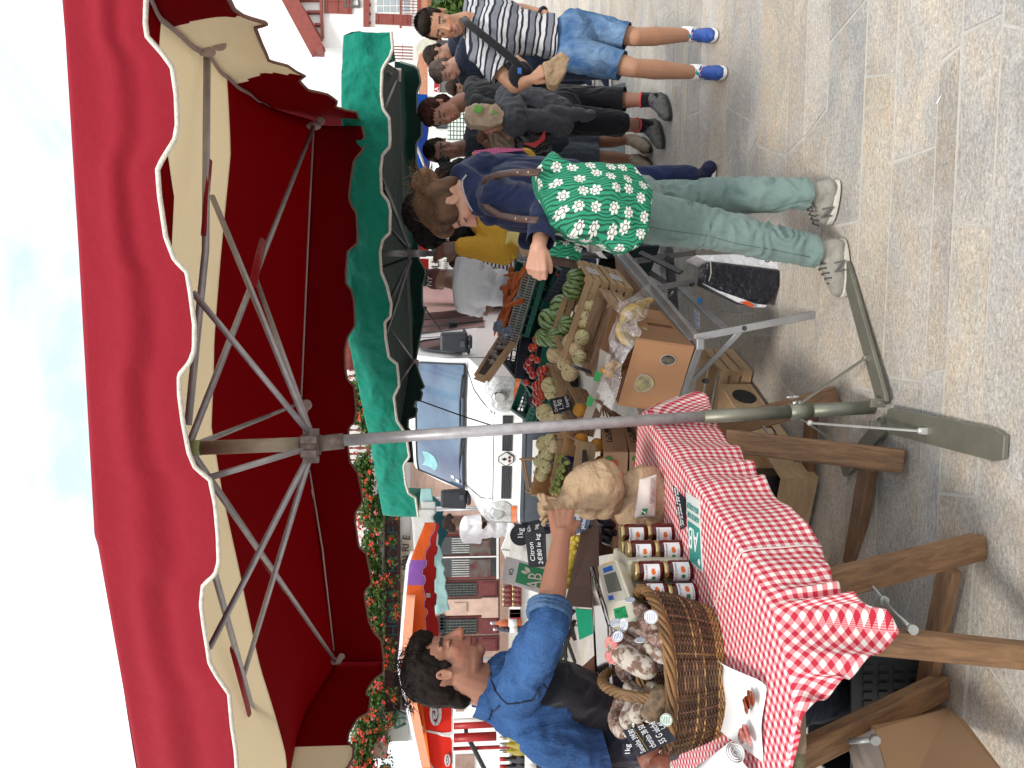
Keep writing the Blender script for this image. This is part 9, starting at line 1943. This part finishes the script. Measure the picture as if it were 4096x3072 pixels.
 m = MB(); m.prism([P(1888,632,3.94), P(1895,605,3.94), P(1990,592,3.94), P(2095,596,3.94), P(2100,603,3.94), P(2000,612,3.94), P(1930,630,3.94)], (0,-1,0), .008); m2_, nt, b_, out = newmat('pink mesh'); vo = nt.nodes.new('ShaderNodeTexVoronoi'); vo.inputs['Scale'].default_value = 110; vo.inputs['Randomness'].default_value = 0; nt.links.new(coords(nt), vo.inputs['Vector']); nt.links.new(ramp(nt, vo.outputs['Distance'], [(.25,(.05,.01,.09)),(.4,(.55,.08,.22))]), b_.inputs['Base Color']); part('mesh_panel', m, m2_, bp)
 m = MB(); m.prism([P(2030,925,3.6), P(2022,975,3.6), P(2050,960,3.6), P(2075,985,3.6), P(2082,930,3.6)], (0,1,0), .04); solo('yellow_cloth_bag', m, [mat('pale yellow cloth', (.60,.50,.18), .8)], 'pale yellow cloth bag below the knitted sleeve', 'bag', bevel=.006)
 m = MB(); m.prism([P(2075,945,3.5), P(2078,990,3.5), P(2095,1025,3.5), P(2125,1010,3.5), P(2122,950,3.5)], (0,1,0), .05); solo('paper_bag', m, [M_kraft], 'folded kraft bag between the yellow sleeve and her fist', 'paper bag', bevel=.006)
 # far figures
 def far(lab, hx, d, f, up_, skin, hair, kind, shirt, sh, legs_c, build=None, k=1.0, vox=.011, nm_shirt='shirt', arms=None):
  H = Head(P(hx[0], hx[1], d), f, up_, 1.03*k); g0 = V((H.c.x, H.c.y, 0)); t = thing('person', lab, 'person', g0); fx = V((f[0], f[1], 0)).normalized(); rx = V((fx.y, -fx.x, 0)); zt = H.c.z; nb = H(-.03,0,-.15)
  S = V((sh[0], sh[1], 0)) if sh else V((0,0,0)); c = nb + V((0,0,-.05)); J = dict(nb=nb, shR=c+rx*.18*k, shL=c-rx*.18*k, hipR=V((nb.x,nb.y,zt-.78))+rx*.09+S, hipL=V((nb.x,nb.y,zt-.78))-rx*.09+S)
  for s_, q in (('R',1),('L',-1)):
   if arms and s_ in arms: J['el'+s_], J['wr'+s_] = arms[s_]
   else: J['el'+s_] = J['sh'+s_]+V((0,0,-.29))+rx*q*.05+S*.3; J['wr'+s_] = J['el'+s_]+fx*.18+V((0,0,-.15))
   J['kn'+s_] = J['hip'+s_]*1; J['kn'+s_].z = .48; J['an'+s_] = J['hip'+s_]*1; J['an'+s_].z = .09; J['toe'+s_] = J['an'+s_]+fx*.18; J['toe'+s_].z = .01
  body(t, H, J, skin, tuple(x*.8 for x in hair), vox, 'down', hands=[(J['wr'+s_], (J['wr'+s_]-J['el'+s_]).normalized(), rx*q, -q, dict(curl=(.4,.5,.4))) for s_, q in (('R',1),('L',-1))])
  garment(t, nm_shirt, lambda m: (torso(m, J, .025), limb(m, J['shR'], J['shR'].lerp(J['elR'], .65), .070, .075), limb(m, J['shL'], J['shL'].lerp(J['elL'], .65), .070, .075)), shirt, .012, .010, (8,8,5), cuts=[(J['sh'+q].lerp(J['el'+q], .64), J['el'+q]-J['sh'+q], .12) for q in 'RL' if not arms])
  garment(t, 'trousers', lambda m: [limb(m, J['hip'+s_], J['an'+s_], .10, .06) for s_ in 'RL'], legs_c, .014, .006)
  for s_ in 'RL': shoe(t, J['an'+s_], J['toe'+s_], MATS['navy canvas'], M_white, 1.0)
  if hair is not None and kind != 'cap': cap_hair(H, t, hair, kind, .009)
  return t, H, J
 nvy = cloth('navy polo cloth', (.015,.022,.045)); wt = cloth('white tshirt cloth', (.86,.85,.89), (.80,.79,.84), bst=.4)
 far('young man with short brown hair behind the striped boy', (1755,222), 7.4, (-.8,-.3,-.35), (-.2,0,1), (.42,.23,.16), (.04,.028,.02), 'short', nvy, (.0,.1), nvy)
 far('man with cropped grey hair in a navy polo shirt looking down', (1782,282), 6.9, (-.85,-.35,-.4), (-.3,0,1), (.45,.25,.18), (.16,.12,.10), 'short', nvy, (.05,.1), nvy)
 far('brown haired woman looking down behind the black T-shirt', (1838,350), 7.9, (-.6,-.75,-.4), (-.1,-.1,1), (.45,.25,.18), (.055,.032,.022), 'long', nvy, (.05,.1), nvy, k=.95)
 far('man with short dark hair beyond the tent pole', (1795,990), 8.0, (-.5,-.8,-.3), (-.1,-.1,1), (.30,.15,.10), (.03,.018,.014), 'short', nvy, (.05,.1), nvy, k=.95)
 ms, nt, b_, out = newmat('breton stripes'); tc = nt.nodes.new('ShaderNodeTexCoord'); sx = nt.nodes.new('ShaderNodeSeparateXYZ'); nt.links.new(tc.outputs['Object'], sx.inputs[0]); nt.links.new(mixc(nt, mth(nt, 'GREATER_THAN', mth(nt, 'FRACT', mth(nt, 'MULTIPLY', sx.outputs[2], 26)), .55), (.68,.68,.70), (.02,.02,.04)), b_.inputs['Base Color'])
 t, H, J = far('stallholder in a striped top and red apron under the juice banner', (1850,1050), 7.6, (-.3,-.6,-.6), (.1,-.5,1), (.42,.22,.15), (.07,.035,.022), 'bob', ms, (.0,.1), nvy, k=.92)
 garment(t, 'red_apron', lambda m: (cap(m, J['shR']+V((0,-.04,0)), J['shR']+V((0,-.13,-.3)), .04, .05), cap(m, J['shL']+V((0,-.04,0)), J['shL']+V((0,-.13,-.3)), .04, .05)), M_red, .012, .004)
 # man in the cap
 H0 = P(1765,1118,6.6); t, H, J = far('man in a white T-shirt and maroon cap seen from behind, leaning over', (1768,1118), 6.6, (.35,.88,-.35), (.2,.3,.93), (.30,.15,.10), (.03,.02,.015), 'cap', wt, (-.04,.22), nvy, arms={'R': (P(1925,1075,6.5), P(2010,1090,6.7)), 'L': (P(1935,1245,6.7), P(1985,1200,6.9))}, k=1.0, nm_shirt='white_tshirt')
 m = MB(); M = H.M(); m.ell(H(-.012,0,.055), (.108,.090,.085), M, 20, 14); cap(m, H(.06,0,.06), H(.16,0,.035), .05, .04); o = fused('cap', m, .007, cloth('maroon cap cloth', (.14,.055,.055)), t, 2)
 bd = -H.f; text('NY', .06, H(-.135,-.032,.035), H.r*-1 if (H.r*-1).cross(H.u).dot(bd) > 0 else H.r, H.u, M_white, o, 'emblem', .004)
 far('man in a loose white T-shirt partly hidden by the van mirror', (1815,2092), 10.6, (.6,.6,-.5), (.2,.2,.93), (.16,.09,.06), (.05,.035,.03), 'short', wt, (.0,.2), nvy, k=1.05)
crowd()
